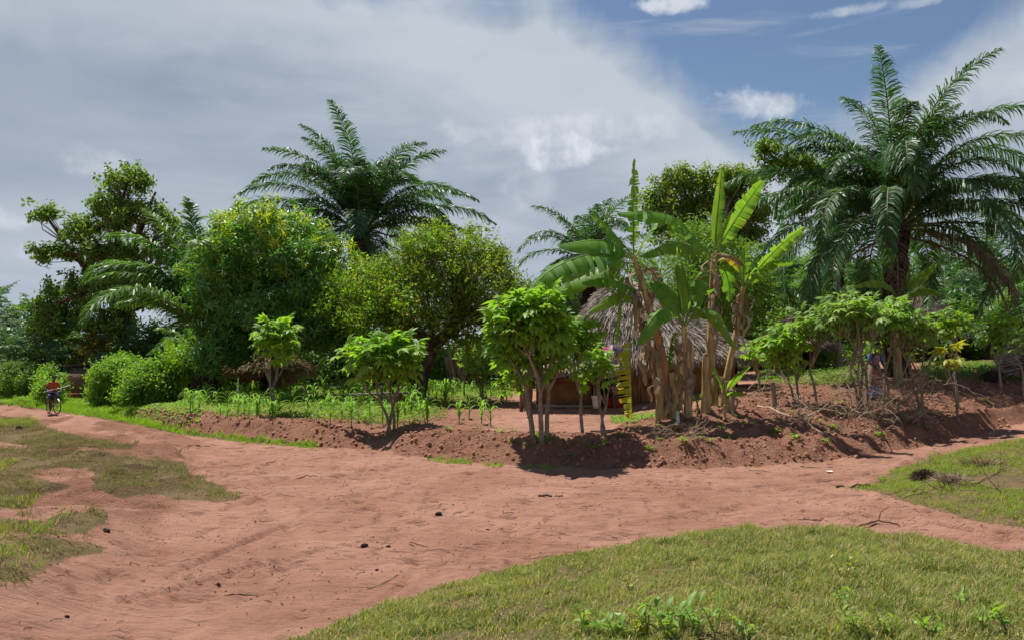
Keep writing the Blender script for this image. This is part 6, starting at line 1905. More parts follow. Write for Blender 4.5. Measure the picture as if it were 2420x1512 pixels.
# leafy weeds in the near grass
def weed_plant(label, u, v, h, n, L, W, mt, seed, group='leafy weeds in the near grass'):
    r = np.random.default_rng(seed); g = G(u, v); root = thing('weed', label, 'weed', g, group)
    mb = MB(); lm = None
    for b in range(3):
        a = r.random() * 6.28; tip = g + [math.cos(a) * h * .5, math.sin(a) * h * .4, h * (.7 + .4 * r.random())]
        C = spline([g, (g + tip) / 2 + [0, 0, h * .1], tip], 8); tube(mb, C, np.linspace(.005, .002, 8), 4)
        for i in range(n // 3):
            t = .25 + .75 * (i + 1) / (n // 3); p = C[min(7, int(t * 7))]; aa = i * 2.4 + r.normal(0, .3); e = .5 + r.normal(0, .3) if t < .95 else 1.0
            V, F = leaf_geo6(L * (.7 + .5 * r.random()), W, .15, .35)
            X = np.array([[math.cos(aa) * math.cos(e), math.sin(aa) * math.cos(e), math.sin(e)]])
            m = MB(); m.add(V @ (frames(X) @ rotx(np.array([r.normal(0, .3)])))[0].T + p, F, r.random()); m.obj('leaf', M[mt], root)
    mb.obj('stems', M['banana_rib'], root)
for i, (lab, u, v, h, n, L, W, mt) in enumerate([
    ('dark pointed-leaf weed at the bottom edge of the grass', 1375, 1500, .17, 15, .085, .028, 'bush'),
    ('dark pointed-leaf weed beside the bottom one', 1410, 1508, .13, 12, .075, .026, 'bush'),
    ('bright leafy weed in the middle of the bottom edge', 1530, 1500, .16, 18, .08, .03, 'weed'),
    ('bright leafy weed right of the middle one', 1575, 1510, .14, 15, .08, .03, 'weed'),
    ('blue-green weed with oval leaves near the bottom edge', 1610, 1495, .15, 12, .085, .036, 'cassava_b'),
    ('narrow-leaved weed standing up at the bottom edge', 1690, 1500, .17, 12, .09, .02, 'bush'),
    ('yellow-leaved weed sprig in the middle of the grass', 1995, 1375, .20, 12, .05, .02, 'weed_y'),
    ('small yellowing weed in the grass left of the sprig', 1490, 1400, .11, 12, .045, .018, 'weed_y'),
    ('low bright weed at the bottom right', 2020, 1502, .14, 18, .06, .022, 'weed'),
    ('second low bright weed at the bottom right', 2090, 1506, .13, 15, .06, .022, 'weed'),
    ('bright weed in the bottom right corner', 2380, 1500, .16, 18, .07, .024, 'weed'),
    ('weed tuft left of the corner one', 2320, 1490, .12, 12, .06, .02, 'weed'),
    ('broad bright weed second from the left at the bottom edge', 1455, 1508, .12, 15, .085, .034, 'weed'),
    ('pale oval-leaved weed in the middle group at the bottom', 1560, 1488, .14, 12, .09, .038, 'cassava_b'),
    ('yellow-green weed between the bottom middle weeds', 1500, 1506, .12, 15, .075, .026, 'weed_y'),
    ('tall narrow weed right of the bottom middle group', 1650, 1508, .16, 15, .095, .026, 'weed'),
    ('low spreading weed at the bottom right of centre', 1760, 1508, .09, 15, .07, .028, 'bush'),
    ('bushy weed under the yellow sprig', 1985, 1440, .13, 15, .06, .022, 'weed'),
    ('bright weed low on the right of the grass', 2200, 1508, .13, 15, .075, .026, 'weed'),
    ('small dark weed in the grass at the lower right', 2270, 1440, .11, 12, .06, .02, 'bush'),
    ('upright green weed on the tip of the wedge of grass', 2195, 1098, .32, 18, .09, .03, 'weed')]):
    weed_plant(lab, u, v, h, n, L, W, mt, 600 + i)

# ------------------------------------------------------------------ brush, sticks, clods, litter
def branch(mb, p, d, L, r0, r, depth=2, grav=.12, mat=0, zmin=None):
    n = 7; pts = [p.copy()]; q = p.copy(); dd = unit(d)
    for i in range(n - 1):
        dd = unit(dd + r.normal(0, .16, 3) - [0, 0, grav * .5]); q = q + dd * L / (n - 1)
        zf = float(height(q[0], q[1], False)) + .02
        if q[2] < zf: q[2] = zf; dd[2] = abs(dd[2]) * .3
        pts.append(q.copy())
    tube(mb, pts, np.linspace(r0, r0 * .35, n), 5, mat, r.random(), cap=False)
    if depth > 0:
        for k in range(3 + int(r.random() * 2)):
            i = r.integers(1, n - 1); branch(mb, np.array(pts[i]), dd + r.normal(0, .75, 3), L * (.45 + .25 * r.random()), r0 * .55, r, depth - 1, grav, mat)
def brush(name, label, u, y, n, L, r0, spread, seed, mat='twig', h0=.3, depth=2, group='heaps of dry cut branches on the hoed soil'):
    r = np.random.default_rng(seed); g = GY(u, y); root = thing(name, label, 'brush pile', g, group)
    for i in range(n):
        mb = MB(); a = r.random() * 2 * PI
        p = g + [r.normal(0, spread), r.normal(0, spread * .5), 0]; p[2] = float(height(p[0], p[1])) + .02 + h0 * r.random()
        branch(mb, p, np.array([math.cos(a), math.sin(a) * .6, .15 + .5 * r.random()]), L * (.6 + .6 * r.random()), r0, r, depth)
        mb.obj('branch', M[mat], root)
brush('brush_pile', 'big tangled pile of dry branches in front of the standing woman', 2060, 20.8, 32, .9, .012, .6, 1, h0=.3)
brush('brush_pile', 'greyish dry brush pile right of the woman', 2165, 21.6, 32, 1.1, .014, .42, 2, mat='twig', h0=.8)
brush('brush_pile', 'low spread of dry twigs left of the big pile', 1960, 20.2, 12, 1.3, .016, .6, 3, h0=.15)
brush('brush_pile', 'small heap of dry twigs on the bank below the banana clump', 1610, 17.9, 12, .7, .010, .28, 4, h0=.1)
brush('brush_pile', 'dry bent twigs at the hut corner right of the bananas', 1795, 23.5, 8, .9, .010, .3, 5, h0=.3, depth=1)
brush('brush_pile', 'dark dead twigs on the heap in the wedge of grass', 2250, 13.0, 10, .55, .007, .3, 6, mat='dark_twig', h0=.08, depth=1, group='dead twigs in the grass')
brush('brush_pile', 'dry grass stalks standing at the top of the wedge of grass', 2350, 15.4, 12, .5, .004, .5, 7, mat='straw', h0=.05, depth=1, group='dead twigs in the grass')

def stick(label, pts, r0, mat='dark_twig', name='stick', group=None, fork=False, y=None):
    G_ = [G(u, v) + [0, 0, h] for (u, v, h) in pts]
    mb = MB(); C = spline(G_, 12); 
    C[:, 2] = np.maximum(C[:, 2], height(C[:, 0], C[:, 1]) + r0 * .6)
    C[1:-1] += rng.normal(0, r0 * .6, (10, 3)); tube(mb, C, np.linspace(r0, r0 * .6, 12), 7, jit=.3)
    if fork: tube(mb, spline([C[7], C[7] + [.08, .1, .1], C[7] + [.2, .12, .16]], 5), np.linspace(r0 * .7, r0 * .3, 5), 5)
    return tag(mb.obj(name, M[mat], None, G_[0]), label, 'stick', group)
stick('dark weathered stick lying in the middle of the sandy crossing', [(1272, 1172, .01), (1300, 1172, .02), (1330, 1174, .01)], .022, 'bark')
stick('dark green-tipped stick pointing out of the wedge of grass', [(1978, 1150, .02), (2010, 1148, .02), (2070, 1150, .02)], .025, 'dark_twig')
stick('long thin forked twig beside the near grass edge on the right', [(1992, 1252, .02), (2040, 1245, .03), (2080, 1238, .03), (2126, 1236, .02)], .014, 'dark_twig', fork=True)
stick('long bent branch lying across the hoed soil right of the bananas', [(1790, 960, .03), (1850, 985, .06), (1910, 1010, .08), (1975, 1050, .03)], .03, 'twig', fork=True)
stick('branch crossing the bent one on the hoed soil', [(1862, 1012, .04), (1905, 1000, .18), (1950, 985, .2)], .026, 'twig')
stick('short dark stick at the right of the sandy crossing', [(1900, 1227, .01), (1925, 1230, .01), (1947, 1228, .01)], .012)
stick('thin pale twig on the sand below the ploughed bank', [(1892, 1103, .01), (1915, 1105, .01), (1940, 1106, .01)], .012, 'straw')
stick('pale stem lying along the foot of the ploughed bank', [(1770, 1110, .01), (1795, 1111, .01), (1822, 1112, .01)], .012, 'straw')
stick('curved dark twig on the sand near the left path', [(425, 1062, .01), (450, 1052, .02), (497, 1055, .01)], .010, 'dark_twig')
stick('thin twig on the left path', [(690, 1130, .01), (720, 1125, .02), (750, 1126, .01)], .012, 'dark_twig')
stick('pale peeled stick low on the near sand', [(870, 1390, .005), (905, 1382, .01), (952, 1358, .005)], .006, 'straw')
stick('thin dark twig on the near sand at the left', [(530, 1410, .005), (580, 1402, .01), (612, 1398, .005)], .006)
stick('straight thin twig on the sand in front of the lumps', [(970, 1278, .005), (1000, 1290, .01), (1012, 1300, .005)], .006)
stick('bleached split banana sheath leaning out of the mound', [(1598, 1005, .02), (1604, 985, .12), (1612, 965, .35)], .045, 'bucket', name='dry_sheath')
stick('pale curved banana sheath lying left of the clump', [(1520, 968, .05), (1545, 958, .12), (1572, 945, .2)], .04, 'bucket', name='dry_sheath')

def lump(label, u, v, s, mat, name='clod', cat='clod', group=None, z=0, fl=.6):
    g = G(u, v); mb = MB(); ball(mb, g + [0, 0, s * fl * .4 + z], (s, s * .8, s * fl), 12, 8, jit=.35, var=.5)
    ball(mb, g + [s * .5, s * .1, s * fl * .3], (s * .5, s * .5, s * fl * .6), 9, 6, jit=.3)
    return tag(mb.obj(name, M[mat], None, g), label, cat, group)
for (lab, u, v, s) in [('largest black dung lump in the middle of the sandy crossing', 1036, 1215, .055), ('flat black lump on the sand at the left of the lower pair', 860, 1291, .05),
                       ('small black lump right of the flat one', 918, 1290, .032), ('tiny dark lump near the stick in the middle', 1153, 1251, .022), ('tiny dark lump right next to another tiny one', 1128, 1251, .016),
                       ('small dark lump on the sand behind the largest one', 1072, 1190, .018), ('dark oval lump at the lower left of the sand', 515, 1375, .03), ('dark lump on the lower sand near the near grass', 890, 1352, .022),
                       ('black lump on the grass patch by the left road', 45, 1013, .11), ('dark lump at the end of the left grass patch', 250, 1252, .05), ('small black lump in the swept yard', 1112, 992, .05),
                       ('second black lump in the swept yard, left of the other', 1095, 992, .045), ('dark lump in the bottom left corner sand', 158, 1456, .022)]:
    lump(lab, u, v, s, 'dark_dung', 'dung_lump', 'lump', 'dark lumps on the ground')
def tangle(label, u, v, s, n, mt, seed, fl=.6):
    r = np.random.default_rng(seed); g = G(u, v); root = thing('root_heap', label, 'heap', g, 'heaps of uprooted grass roots')
    mb = MB(); ball(mb, g + [0, 0, s * fl * .3], (s * .8, s * .7, s * fl * .8), 12, 8, jit=.5); mb.obj('core', M['dark_dung'], root)
    d = r.normal(0, 1, (n, 3)); d[:, 2] = abs(d[:, 2]); d /= np.linalg.norm(d, axis=1, keepdims=True)
    q = g + d * [s, s * .8, s * fl] * (.7 + .35 * r.random((n, 1))); sb = MB(); strands(sb, q, r.normal(0, 1, (n, 3)) * [1, 1, .5] + d * .5, s * .55, .007, r)
    sb.obj('roots', M[mt], root, smooth=False, kind='stuff')
tangle('big dark heap of uprooted roots on the wedge of grass', 2185, 1132, .2, 1500, 'dark_twig', 1, .8)
tangle('flatter brown heap of roots just right of the dark one', 2245, 1143, .26, 1300, 'twig', 2, .35)
tangle('flat heap of dry pulled grass high on the wedge of grass', 2320, 1100, .38, 700, 'straw', 3, .12)
for (lab, u, v, s) in [('scrap of white paper below the ploughed bank', 1960, 1116, .05), ('white wrapper scrap on the near grass', 2000, 1408, .014), ('crumpled white scrap at the bottom of the near grass', 1460, 1462, .02),
                       ('torn white plastic at the bottom right of the grass', 2155, 1475, .025), ('white scrap on the verge behind the cyclist', 160, 982, .06), ('small white scrap in the swept yard', 1246, 985, .04),
                       ('pale scrap on the sand at the bank foot', 1345, 1122, .04)]:
    g = G(u, v); mb = MB(); r = np.random.default_rng(int(u)); V = np.array([(i, j, 0) for i in range(4) for j in range(4)], float) - [1.5, 1.5, 0]
    V = V / 3 * s * 2.2; V[:, 2] = .012 + s * .35 * r.random(16); mb.add(np.vstack([V + g, V + g + [0, 0, .003]]), [(i * 4 + j, i * 4 + j + 1, i * 4 + j + 5, i * 4 + j + 4) for i in range(3) for j in range(3)] + [(16 + i * 4 + j, 16 + i * 4 + j + 4, 16 + i * 4 + j + 5, 16 + i * 4 + j + 1) for i in range(3) for j in range(3)])
    tag(mb.obj('paper_scrap', M['paper'], None, g), lab, 'litter', 'scraps of litter')

# clods on the hoed soil: too many to count
def scatter_clods():
    r = np.random.default_rng(12); n = 60000
    y_ = 14 + 18 * r.random(n); x = (-.62 + 1.3 * r.random(n)) * y_
    th, s, g = fields(x, y_); m = soil_mask(x, y_, th, s) > .55; m &= r.random(n) < np.where(s < 8, .5, .15) * (.2 + 1.1 * vnoise(x * 1.3, y_ * 1.3, 99)) * np.where((x < -1) & (s > 1.8), .25, 1); x, y_ = x[m], y_[m]; n = len(x)
    b = MB(); ball(b, (0, 0, 0), 1.0, 6, 4, jit=.5); T = (np.concatenate(b.V), np.concatenate(b.F4), np.full(30, .5), np.zeros(30), np.zeros(24, int))
    s_ = .012 + .045 * r.random(n) ** 3.5
    R = rotz_(r.random(n) * 6.28) @ rotx(r.random(n) * 3)
    b = MB(); b.inst(T, np.stack([x, y_, height(x, y_) + s_ * .25], 1), R, s_, r.random(n))
    tag(b.obj('soil_clods', M['soil_clod'], kind='stuff'), 'loose clods of red earth scattered over the hoed bank', 'soil')
scatter_clods()
def scatter_litter():
    r = np.random.default_rng(13)
    for nm, lab, n, mt, y0, y1, cond in (('twig_litter', 'fine dry twigs and straw bits strewn over the sandy road', 900, 'dark_twig', 5.5, 20, 0), ('straw_litter', 'pale straw bits strewn over the sand and the foot of the bank', 900, 'straw', 5.5, 24, 1)):
        y_ = y0 + (y1 - y0) * r.random(n * 3); x = (-.6 + 1.25 * r.random(n * 3)) * y_; th, s, g = fields(x, y_)
        m = (g < -.1) & (s < (3 if cond else .2)) & (r.random(n * 3) < .25 + .9 * (vnoise(x * .8, y_ * .8, 88) > .55) + (cond * .6) * (np.abs(s + .3) < .7)); x, y_ = x[m][:n], y_[m][:n]
        b = MB()
        for i in range(len(x)):
            L = .03 + .13 * r.random() ** 2; a = r.random() * 3.14; d = np.array([math.cos(a), math.sin(a), 0]) * L; z = float(height(x[i], y_[i])) + .006; p = np.array([x[i], y_[i], z])
            tube(b, [p - d / 2, p + r.normal(0, .12 * L, 3) * [1, 1, .3] + [0, 0, .004], p + d / 2], .0018 + .003 * r.random(), 4, 0, r.random(), cap=False)
        tag(b.obj(nm, M[mt], kind='stuff'), lab, 'litter')
    # small pebbles and crumbs
    n = 9000; y_ = 4.8 + 13 * r.random(n); x = (-.62 + 1.25 * r.random(n)) * y_; th, s, g = fields(x, y_); m = (g < .1) & (s < .6) & (r.random(n) < .1 + .9 * (vnoise(x * .7, y_ * .7, 66) > .5)); x, y_ = x[m], y_[m]; n = len(x)
    b = MB(); ball(b, (0, 0, 0), 1.0, 5, 3, jit=.5); T = (np.concatenate(b.V), np.concatenate(b.F4), np.full(20, .5), np.zeros(20), np.zeros(15, int))
    s_ = .003 + .011 * r.random(n) ** 3; b = MB(); b.inst(T, np.stack([x, y_, height(x, y_) + s_ * .3], 1), rotz_(r.random(n) * 6), s_, r.random(n))
    tag(b.obj('crumbs', M['soil_clod'], kind='stuff'), 'small crumbs of earth scattered over the sandy road', 'soil')
scatter_litter()

# ------------------------------------------------------------------ people
def skinned(name, joints, edges, mat, parent, sub=2, root=0):
    """joints: dict name -> ((x,y,z), radius or (rx,ry)); one continuous surface grown round the skeleton"""
    keys = list(joints); me = bpy.data.meshes.new(name)
    me.from_pydata([joints[k][0] for k in keys], [(keys.index(a), keys.index(b)) for a, b in edges], [])
    o = link(name, me, parent)
    md = o.modifiers.new('skin', 'SKIN'); md.use_smooth_shade = True
    sv = me.skin_vertices[0].data
    for i, k in enumerate(keys):
        q = joints[k][1]; sv[i].radius = (q, q) if not isinstance(q, tuple) else q
        sv[i].use_root = (i == root)
    m2 = o.modifiers.new('sub', 'SUBSURF'); m2.levels = sub; m2.render_levels = sub
    me.materials.append(mat)
    return o

def hand(J, E, wrist, tag_, d, side, s=1.0, curl=.5):
    """palm, four unequal fingers and a thumb from the wrist along d"""
    w = np.array(J[wrist][0], float); d = unit(d); sd_ = unit(np.cross(d, side)); n = np.cross(d, sd_)
    pm = w + d * .055 * s; J[tag_ + 'palm'] = (tuple(pm), .030 * s); E.append((wrist, tag_ + 'palm'))
    for i, (o_, L) in enumerate(((-.03, .062), (-.010, .075), (.010, .07), (.03, .055))):
        b = pm + d * .035 * s + sd_ * o_ * s; m = b + (d * (1 - curl * .5) - n * curl * .6) * L * .55 * s; t = m + (d * (1 - curl) - n * curl) * L * .5 * s
        for nm, p, q in (('b', b, .010), ('m', m, .009), ('t', t, .0075)): J[f'{tag_}{i}{nm}'] = (tuple(p), q * s)
        E += [(tag_ + 'palm', f'{tag_}{i}b'), (f'{tag_}{i}b', f'{tag_}{i}m'), (f'{tag_}{i}m', f'{tag_}{i}t')]
    b = w + d * .03 * s + sd_ * -.035 * s; t = b + (d * .7 - sd_ * .6 - n * .4) * .055 * s
    J[tag_ + 'th1'] = (tuple(b), .011 * s); J[tag_ + 'th2'] = (tuple(t), .009 * s); E += [(wrist, tag_ + 'th1'), (tag_ + 'th1', tag_ + 'th2')]

def head_parts(J, E, neck, c, fwd, s=1.0):
    c = np.array(c, float); f = unit(fwd); u = np.array([0, 0, 1.0]); r_ = np.cross(f, u)
    J['jaw'] = (tuple(c - u * .055 * s + f * .03 * s), (.052 * s, .058 * s)); J['skull'] = (tuple(c + u * .03 * s), (.074 * s, .088 * s)); J['crown'] = (tuple(c + u * .085 * s - f * .01 * s), (.055 * s, .065 * s))
    E += [(neck, 'jaw'), ('jaw', 'skull'), ('skull', 'crown')]

def face(parent, c, fwd, s=1.0):
    c = np.array(c, float); f = unit(fwd); u = np.array([0, 0, 1.0]); r_ = np.cross(f, u)
    mb = MB()
    for sg in (-1, 1): ball(mb, c + f * .082 * s + r_ * sg * .03 * s + u * .022 * s, .011 * s, 8, 5)
    mb.obj('eyes', M['paper'], parent)
    mb = MB(); tube(mb, [c + f * .085 * s + u * .02 * s, c + f * .102 * s - u * .012 * s, c + f * .088 * s - u * .018 * s], [.008 * s, .015 * s, .012 * s], 6)
    for sg in (-1, 1): ball(mb, c + r_ * sg * .078 * s + u * .005 * s, (.012 * s, .02 * s, .03 * s), 7, 5)
    tube(mb, [c + f * .084 * s - u * .045 * s - r_ * .022 * s, c + f * .092 * s - u * .047 * s, c + f * .084 * s - u * .045 * s + r_ * .022 * s], .008 * s, 5)
    mb.obj('face_features', M['skin'], parent)
    mb = MB(); ball(mb, c + u * .055 * s - f * .018 * s, (.083 * s, .083 * s, .070 * s), 14, 9, jit=.05); mb.obj('hair', M['hair'], parent)

# bicycle in its own frame: x forward, z up
g = GY(128, 34.0); gb = G(128, 979)
BY = gb[1]
bpos = np.array([gb[0] - .05, gb[1], float(height(gb[0], gb[1])) + .02])
ang = rad(-42)                                   # heading: towards the viewer and to the right
bike = thing('bicycle', 'old bicycle ridden along the sandy road by the person in the orange shirt', 'bicycle', bpos, rotz=ang)
def local_parent(o): o.location = (0, 0, 0); return o
def bobj(mb, nm, mt, par=bike): return link(nm, mb.mesh(nm, mt if not isinstance(mt, str) else M[mt], (0, 0, 0)), par)
WR = .335
wl = .52
for nm, x_, st_ in (('wheel', -wl, 0.0), ('wheel', wl, rad(8))):
    w_ = link(nm, None, bike, (x_, 0, WR)); w_.rotation_euler = (0, 0, st_); w_.empty_display_size = .1
    mb = MB(); a = np.linspace(0, 2 * PI, 33); tube(mb, np.stack([np.cos(a) * (WR - .02), 0 * a, np.sin(a) * (WR - .02)], 1), .023, 7, cap=False); bobj(mb, 'tyre', 'rubber', w_)
    mb = MB(); tube(mb, np.stack([np.cos(a) * (WR - .045), 0 * a, np.sin(a) * (WR - .045)], 1), .011, 5, cap=False); bobj(mb, 'rim', 'steel', w_)
    mb = MB(); tube(mb, [(0, -.05, 0), (0, .05, 0)], .022, 8)
    for k in range(20):
        t = k / 20 * 2 * PI; tube(mb, [(0, .02 * (-1) ** k, 0), (math.cos(t) * .29, 0, math.sin(t) * .29)], .0022, 3, cap=False)
    bobj(mb, 'spokes', 'steel', w_)
bb = np.array([-.08, 0, .29]); seat_t = np.array([-.22, 0, .80]); headt = np.array([.36, 0, .86]); headb = np.array([.39, 0, .72])
mb = MB()
for a_, b_, q in ((bb, seat_t, .016), (bb, headb, .018), (seat_t * .96 + bb * .04, headt, .015), (headt + [-.01, 0, .06], headb, .02)): tube(mb, [a_, b_], q, 8)
for sg in (-1, 1):
    tube(mb, [bb + [0, sg * .03, 0], (-wl, sg * .06, WR)], .009, 6); tube(mb, [seat_t + [0, sg * .02, -.05], (-wl, sg * .06, WR)], .008, 6)
bobj(mb, 'frame', 'bike_paint')
mb = MB()
for sg in (-1, 1): tube(mb, spline([headb + [0, sg * .04, 0], headb + [.05, sg * .055, -.2], (wl, sg * .06, WR)], 6), .011, 6)
bobj(mb, 'fork', 'steel')
mb = MB(); tube(mb, spline([(.20, -.29, .98), (.30, -.24, 1.0), (.34, -.05, .99), (.34, .05, .99), (.30, .24, 1.0), (.20, .29, .98)], 14), .012, 7); tube(mb, [headt, (.34, 0, .99)], .014, 7); bobj(mb, 'handlebar', 'steel')
for sg in (-1, 1):
    mb = MB(); tube(mb, [(.28, sg * .255, 1.0), (.19, sg * .295, .98)], .018, 7); bobj(mb, 'grip', 'black')
mb = MB(); ball(mb, (-.25, 0, .88), (.13, .075, .035), 12, 7); tube(mb, [(-.15, 0, .88), (-.02, 0, .885)], [.035, .02], 8); tube(mb, [seat_t, (-.24, 0, .87)], .013, 6); bobj(mb, 'saddle', 'black')
mb = MB(); box(mb, (-.55, 0, .72), (.36, .13, .015)); 
for sg in (-1, 1): tube(mb, [(-.62, sg * .06, .72), (-wl, sg * .065, WR)], .006, 5)
bobj(mb, 'carrier', 'steel')
mb = MB(); a = np.linspace(rad(20), rad(165), 12)
for x_ in (-wl, wl):
    C = np.stack([x_ + np.cos(a) * (WR + .03) * (1 if x_ < 0 else 1), 0 * a, WR + np.sin(a) * (WR + .03)], 1)
    for k in range(11):
        pass
    V = np.concatenate([C + [0, -.03, 0], C + [0, .03, 0]]); mb.add(V, [(k, k + 1, k + 13, k + 12) for k in range(11)])
bobj(mb, 'mudguards', 'steel')
mb = MB(); ca = rad(-50); c1 = bb + [math.cos(ca) * .165, 0, math.sin(ca) * .165]; c2 = bb - [math.cos(ca) * .165, 0, math.sin(ca) * .165]
tube(mb, [bb + [0, -.07, 0], c1 + [0, -.08, 0]], .01, 6); tube(mb, [bb + [0, .07, 0], c2 + [0, .08, 0]], .01, 6); a = np.linspace(0, 2 * PI, 21)
tube(mb, np.stack([bb[0] + .09 * np.cos(a), 0 * a - .045, bb[2] + .09 * np.sin(a)], 1), .006, 5, cap=False); bobj(mb, 'crank', 'steel')
ped = {}
for sg, c in ((-1, c1), (1, c2)):
    mb = MB(); box(mb, c + [0, sg * .13, 0], (.09, .08, .02)); bobj(mb, 'pedal', 'black'); ped[sg] = c + [0, sg * .13, .02]

per = thing('person', 'person in orange T-shirt and blue shorts riding a bicycle with a stick held across', 'person', bpos, rotz=ang)
J, E = {}, []
hip = np.array([-.22, 0, .97]); ch = np.array([-.03, 0, 1.27]); nk = np.array([.03, 0, 1.46]); hd = np.array([.08, 0, 1.60])
J['pelvis'] = (tuple(hip), (.13, .11)); J['waist'] = (tuple(hip * .55 + ch * .45), (.105, .12)); J['chest'] = (tuple(ch), (.115, .14)); J['neck'] = (tuple(nk), .052)
E += [('pelvis', 'waist'), ('waist', 'chest'), ('chest', 'neck')]
head_parts(J, E, 'neck', hd, (1, 0, -.1))
for sg, s_ in ((-1, 'r'), (1, 'l')):
    p = ped[sg]; hipj = hip + [.03, sg * .095, -.02]; ank = p + [-.06, 0, .09]
    d = ank - hipj; D = np.linalg.norm(d); tl = .45; sl_ = .44
    a_ = math.acos(np.clip((tl ** 2 + D ** 2 - sl_ ** 2) / (2 * tl * D), -1, 1)); dn = d / D; perp = unit(np.array([1, sg * .2, .2]) - dn * np.dot(np.array([1, sg * .2, .2]), dn))
    kn = hipj + dn * tl * math.cos(a_) + perp * tl * math.sin(a_)
    for nm, q, rr_ in (('hip', hipj, .088), ('thigh', (hipj + kn) / 2, .075), ('knee', kn, .052), ('calf', kn * .65 + ank * .35, .052), ('ankle', ank, .032), ('heel', ank + [-.03, 0, -.055], .032), ('toe', p + [.11, 0, .015], .03)): J[s_ + nm] = (tuple(q), rr_)
    E += [('pelvis', s_ + 'hip'), (s_ + 'hip', s_ + 'thigh'), (s_ + 'thigh', s_ + 'knee'), (s_ + 'knee', s_ + 'calf'), (s_ + 'calf', s_ + 'ankle'), (s_ + 'ankle', s_ + 'heel'), (s_ + 'ankle', s_ + 'toe')]
    sh_ = ch + [.01, sg * .175, .105]; wr_ = np.array([.19, sg * .27, 1.05]); el_b = (sh_ + wr_) / 2 + [-.09, sg * .07, -.08]
    for nm, q, rr_ in (('shoulder', sh_, .055), ('elbow', el_b, .037), ('wrist', wr_, .026)): J[s_ + nm] = (tuple(q), rr_)
    E += [('chest', s_ + 'shoulder'), (s_ + 'shoulder', s_ + 'elbow'), (s_ + 'elbow', s_ + 'wrist')]
    hand(J, E, s_ + 'wrist', s_ + 'h', (.4, 0, -.9), (0, sg, 0), 1.0, .8)
skinned('body', J, E, M['skin'], per)
face(per, hd + [0, 0, .0], (1, 0, -.1)) if False else None
pf = link('head_details', None, per); 
_hd = hd
def loc_face(parent, c, fwd, s=1.0, hair='hair'):
    c = np.array(c, float); f = unit(fwd); u = np.array([0, 0, 1.0]); r_ = np.cross(f, u)
    mb = MB()
    for sg in (-1, 1): ball(mb, c + f * .088 * s + r_ * sg * .03 * s + u * .022 * s, .011 * s, 8, 5)
    link('eyes', mb.mesh('eyes', M['paper']), parent)
    mb = MB(); tube(mb, [c + f * .088 * s + u * .02 * s, c + f * .108 * s - u * .012 * s, c + f * .09 * s - u * .018 * s], [.008 * s, .015 * s, .012 * s], 6)
    link('nose', mb.mesh('nose', M['skin']), parent)
    mb = MB()
    for sg in (-1, 1): ball(mb, c + r_ * sg * .08 * s + u * .005 * s, (.02 * s, .014 * s, .03 * s), 7, 5)
    link('ears', mb.mesh('ears', M['skin']), parent)
    mb = MB(); tube(mb, [c + f * .084 * s - u * .045 * s - r_ * .022 * s, c + f * .093 * s - u * .047 * s, c + f * .084 * s - u * .045 * s + r_ * .022 * s], .008 * s, 5)
    link('mouth', mb.mesh('mouth', M['skin']), parent)
    mb = MB(); ball(mb, c + u * .06 * s - f * .02 * s, (.090 * s, .090 * s, .075 * s), 14, 9, jit=.05)
    link('hair', mb.mesh('hair', M[hair]), parent)
bpy.data.objects.remove(pf)
loc_face(per, hd, (1, 0, -.1))
# clothes follow the body
Jc, Ec = {}, []
Jc['a'] = (tuple(hip + [0, 0, .02]), (.15, .135)); Jc['b'] = (tuple(hip * .55 + ch * .45), (.135, .15)); Jc['c'] = (tuple(ch), (.14, .165)); Jc['d'] = (tuple(ch + [.035, 0, .13]), (.075, .09)); Ec += [('a', 'b'), ('b', 'c'), ('c', 'd')]
for s_ in 'rl':
    sh_ = np.array(J[s_ + 'shoulder'][0]); eb = np.array(J[s_ + 'elbow'][0]); Jc[s_ + '1'] = (tuple(sh_), .078); Jc[s_ + '2'] = (tuple(sh_ * .25 + eb * .75), .068); Ec += [('c', s_ + '1'), (s_ + '1', s_ + '2')]
skinned('shirt', Jc, Ec, M['shirt_or'], per)
Jc, Ec = {'a': (tuple(hip + [0, 0, .04]), (.148, .135))}, []
for s_ in 'rl':
    h_ = np.array(J[s_ + 'hip'][0]); k_ = np.array(J[s_ + 'knee'][0]); Jc[s_ + '1'] = (tuple(h_), .108); Jc[s_ + '2'] = (tuple(h_ * .4 + k_ * .6), .095); Jc[s_ + '3'] = (tuple(h_ * .08 + k_ * .92), .078); Ec += [('a', s_ + '1'), (s_ + '1', s_ + '2'), (s_ + '2', s_ + '3')]
skinned('shorts', Jc, Ec, M['short_bl'], per)
mb = MB(); k_ = np.array(J['rknee'][0]); ball(mb, k_ * .6 + np.array(J['rhip'][0]) * .4 + [.0, -.02, .06], (.13, .07, .05), 10, 6); link('light_patch', mb.mesh('light_patch', M['short_lt']), per)
# stick and a cut branch carried across the arms
cs = thing('carried_branch', 'long pale stick and dark leafy branch carried across the cyclist arms', 'branch', bpos, rotz=ang)
mb = MB(); tube(mb, spline([(.16, -.48, .98), (.30, -.1, 1.10), (.26, .35, 1.18), (.12, .72, 1.30)], 10), np.linspace(.014, .018, 10), 7, jit=.2); link('stick', mb.mesh('stick', M['bucket']), cs)
mb = MB(); tube(mb, spline([(.20, .28, 1.12), (.16, .55, 1.24), (.08, .92, 1.38)], 7), np.linspace(.02, .03, 7), 7, jit=.3); tube(mb, spline([(.22, .05, .98), (.2, .3, 1.10), (.14, .6, 1.26)], 7), .012, 6)
r_ = np.random.default_rng(4)
for k in range(26):
    p = np.array([.13, .5 + .4 * r_.random(), 1.22 + .14 * r_.random()]); tube(mb, [p, p + r_.normal(0, .05, 3) + [0, .12, .05]], [.006, .003], 4)
link('leafy_branch', mb.mesh('leafy_branch', M['dark_twig']), cs)

for o_ in (bike, per, cs): o_.scale = (.8, .8, .8)

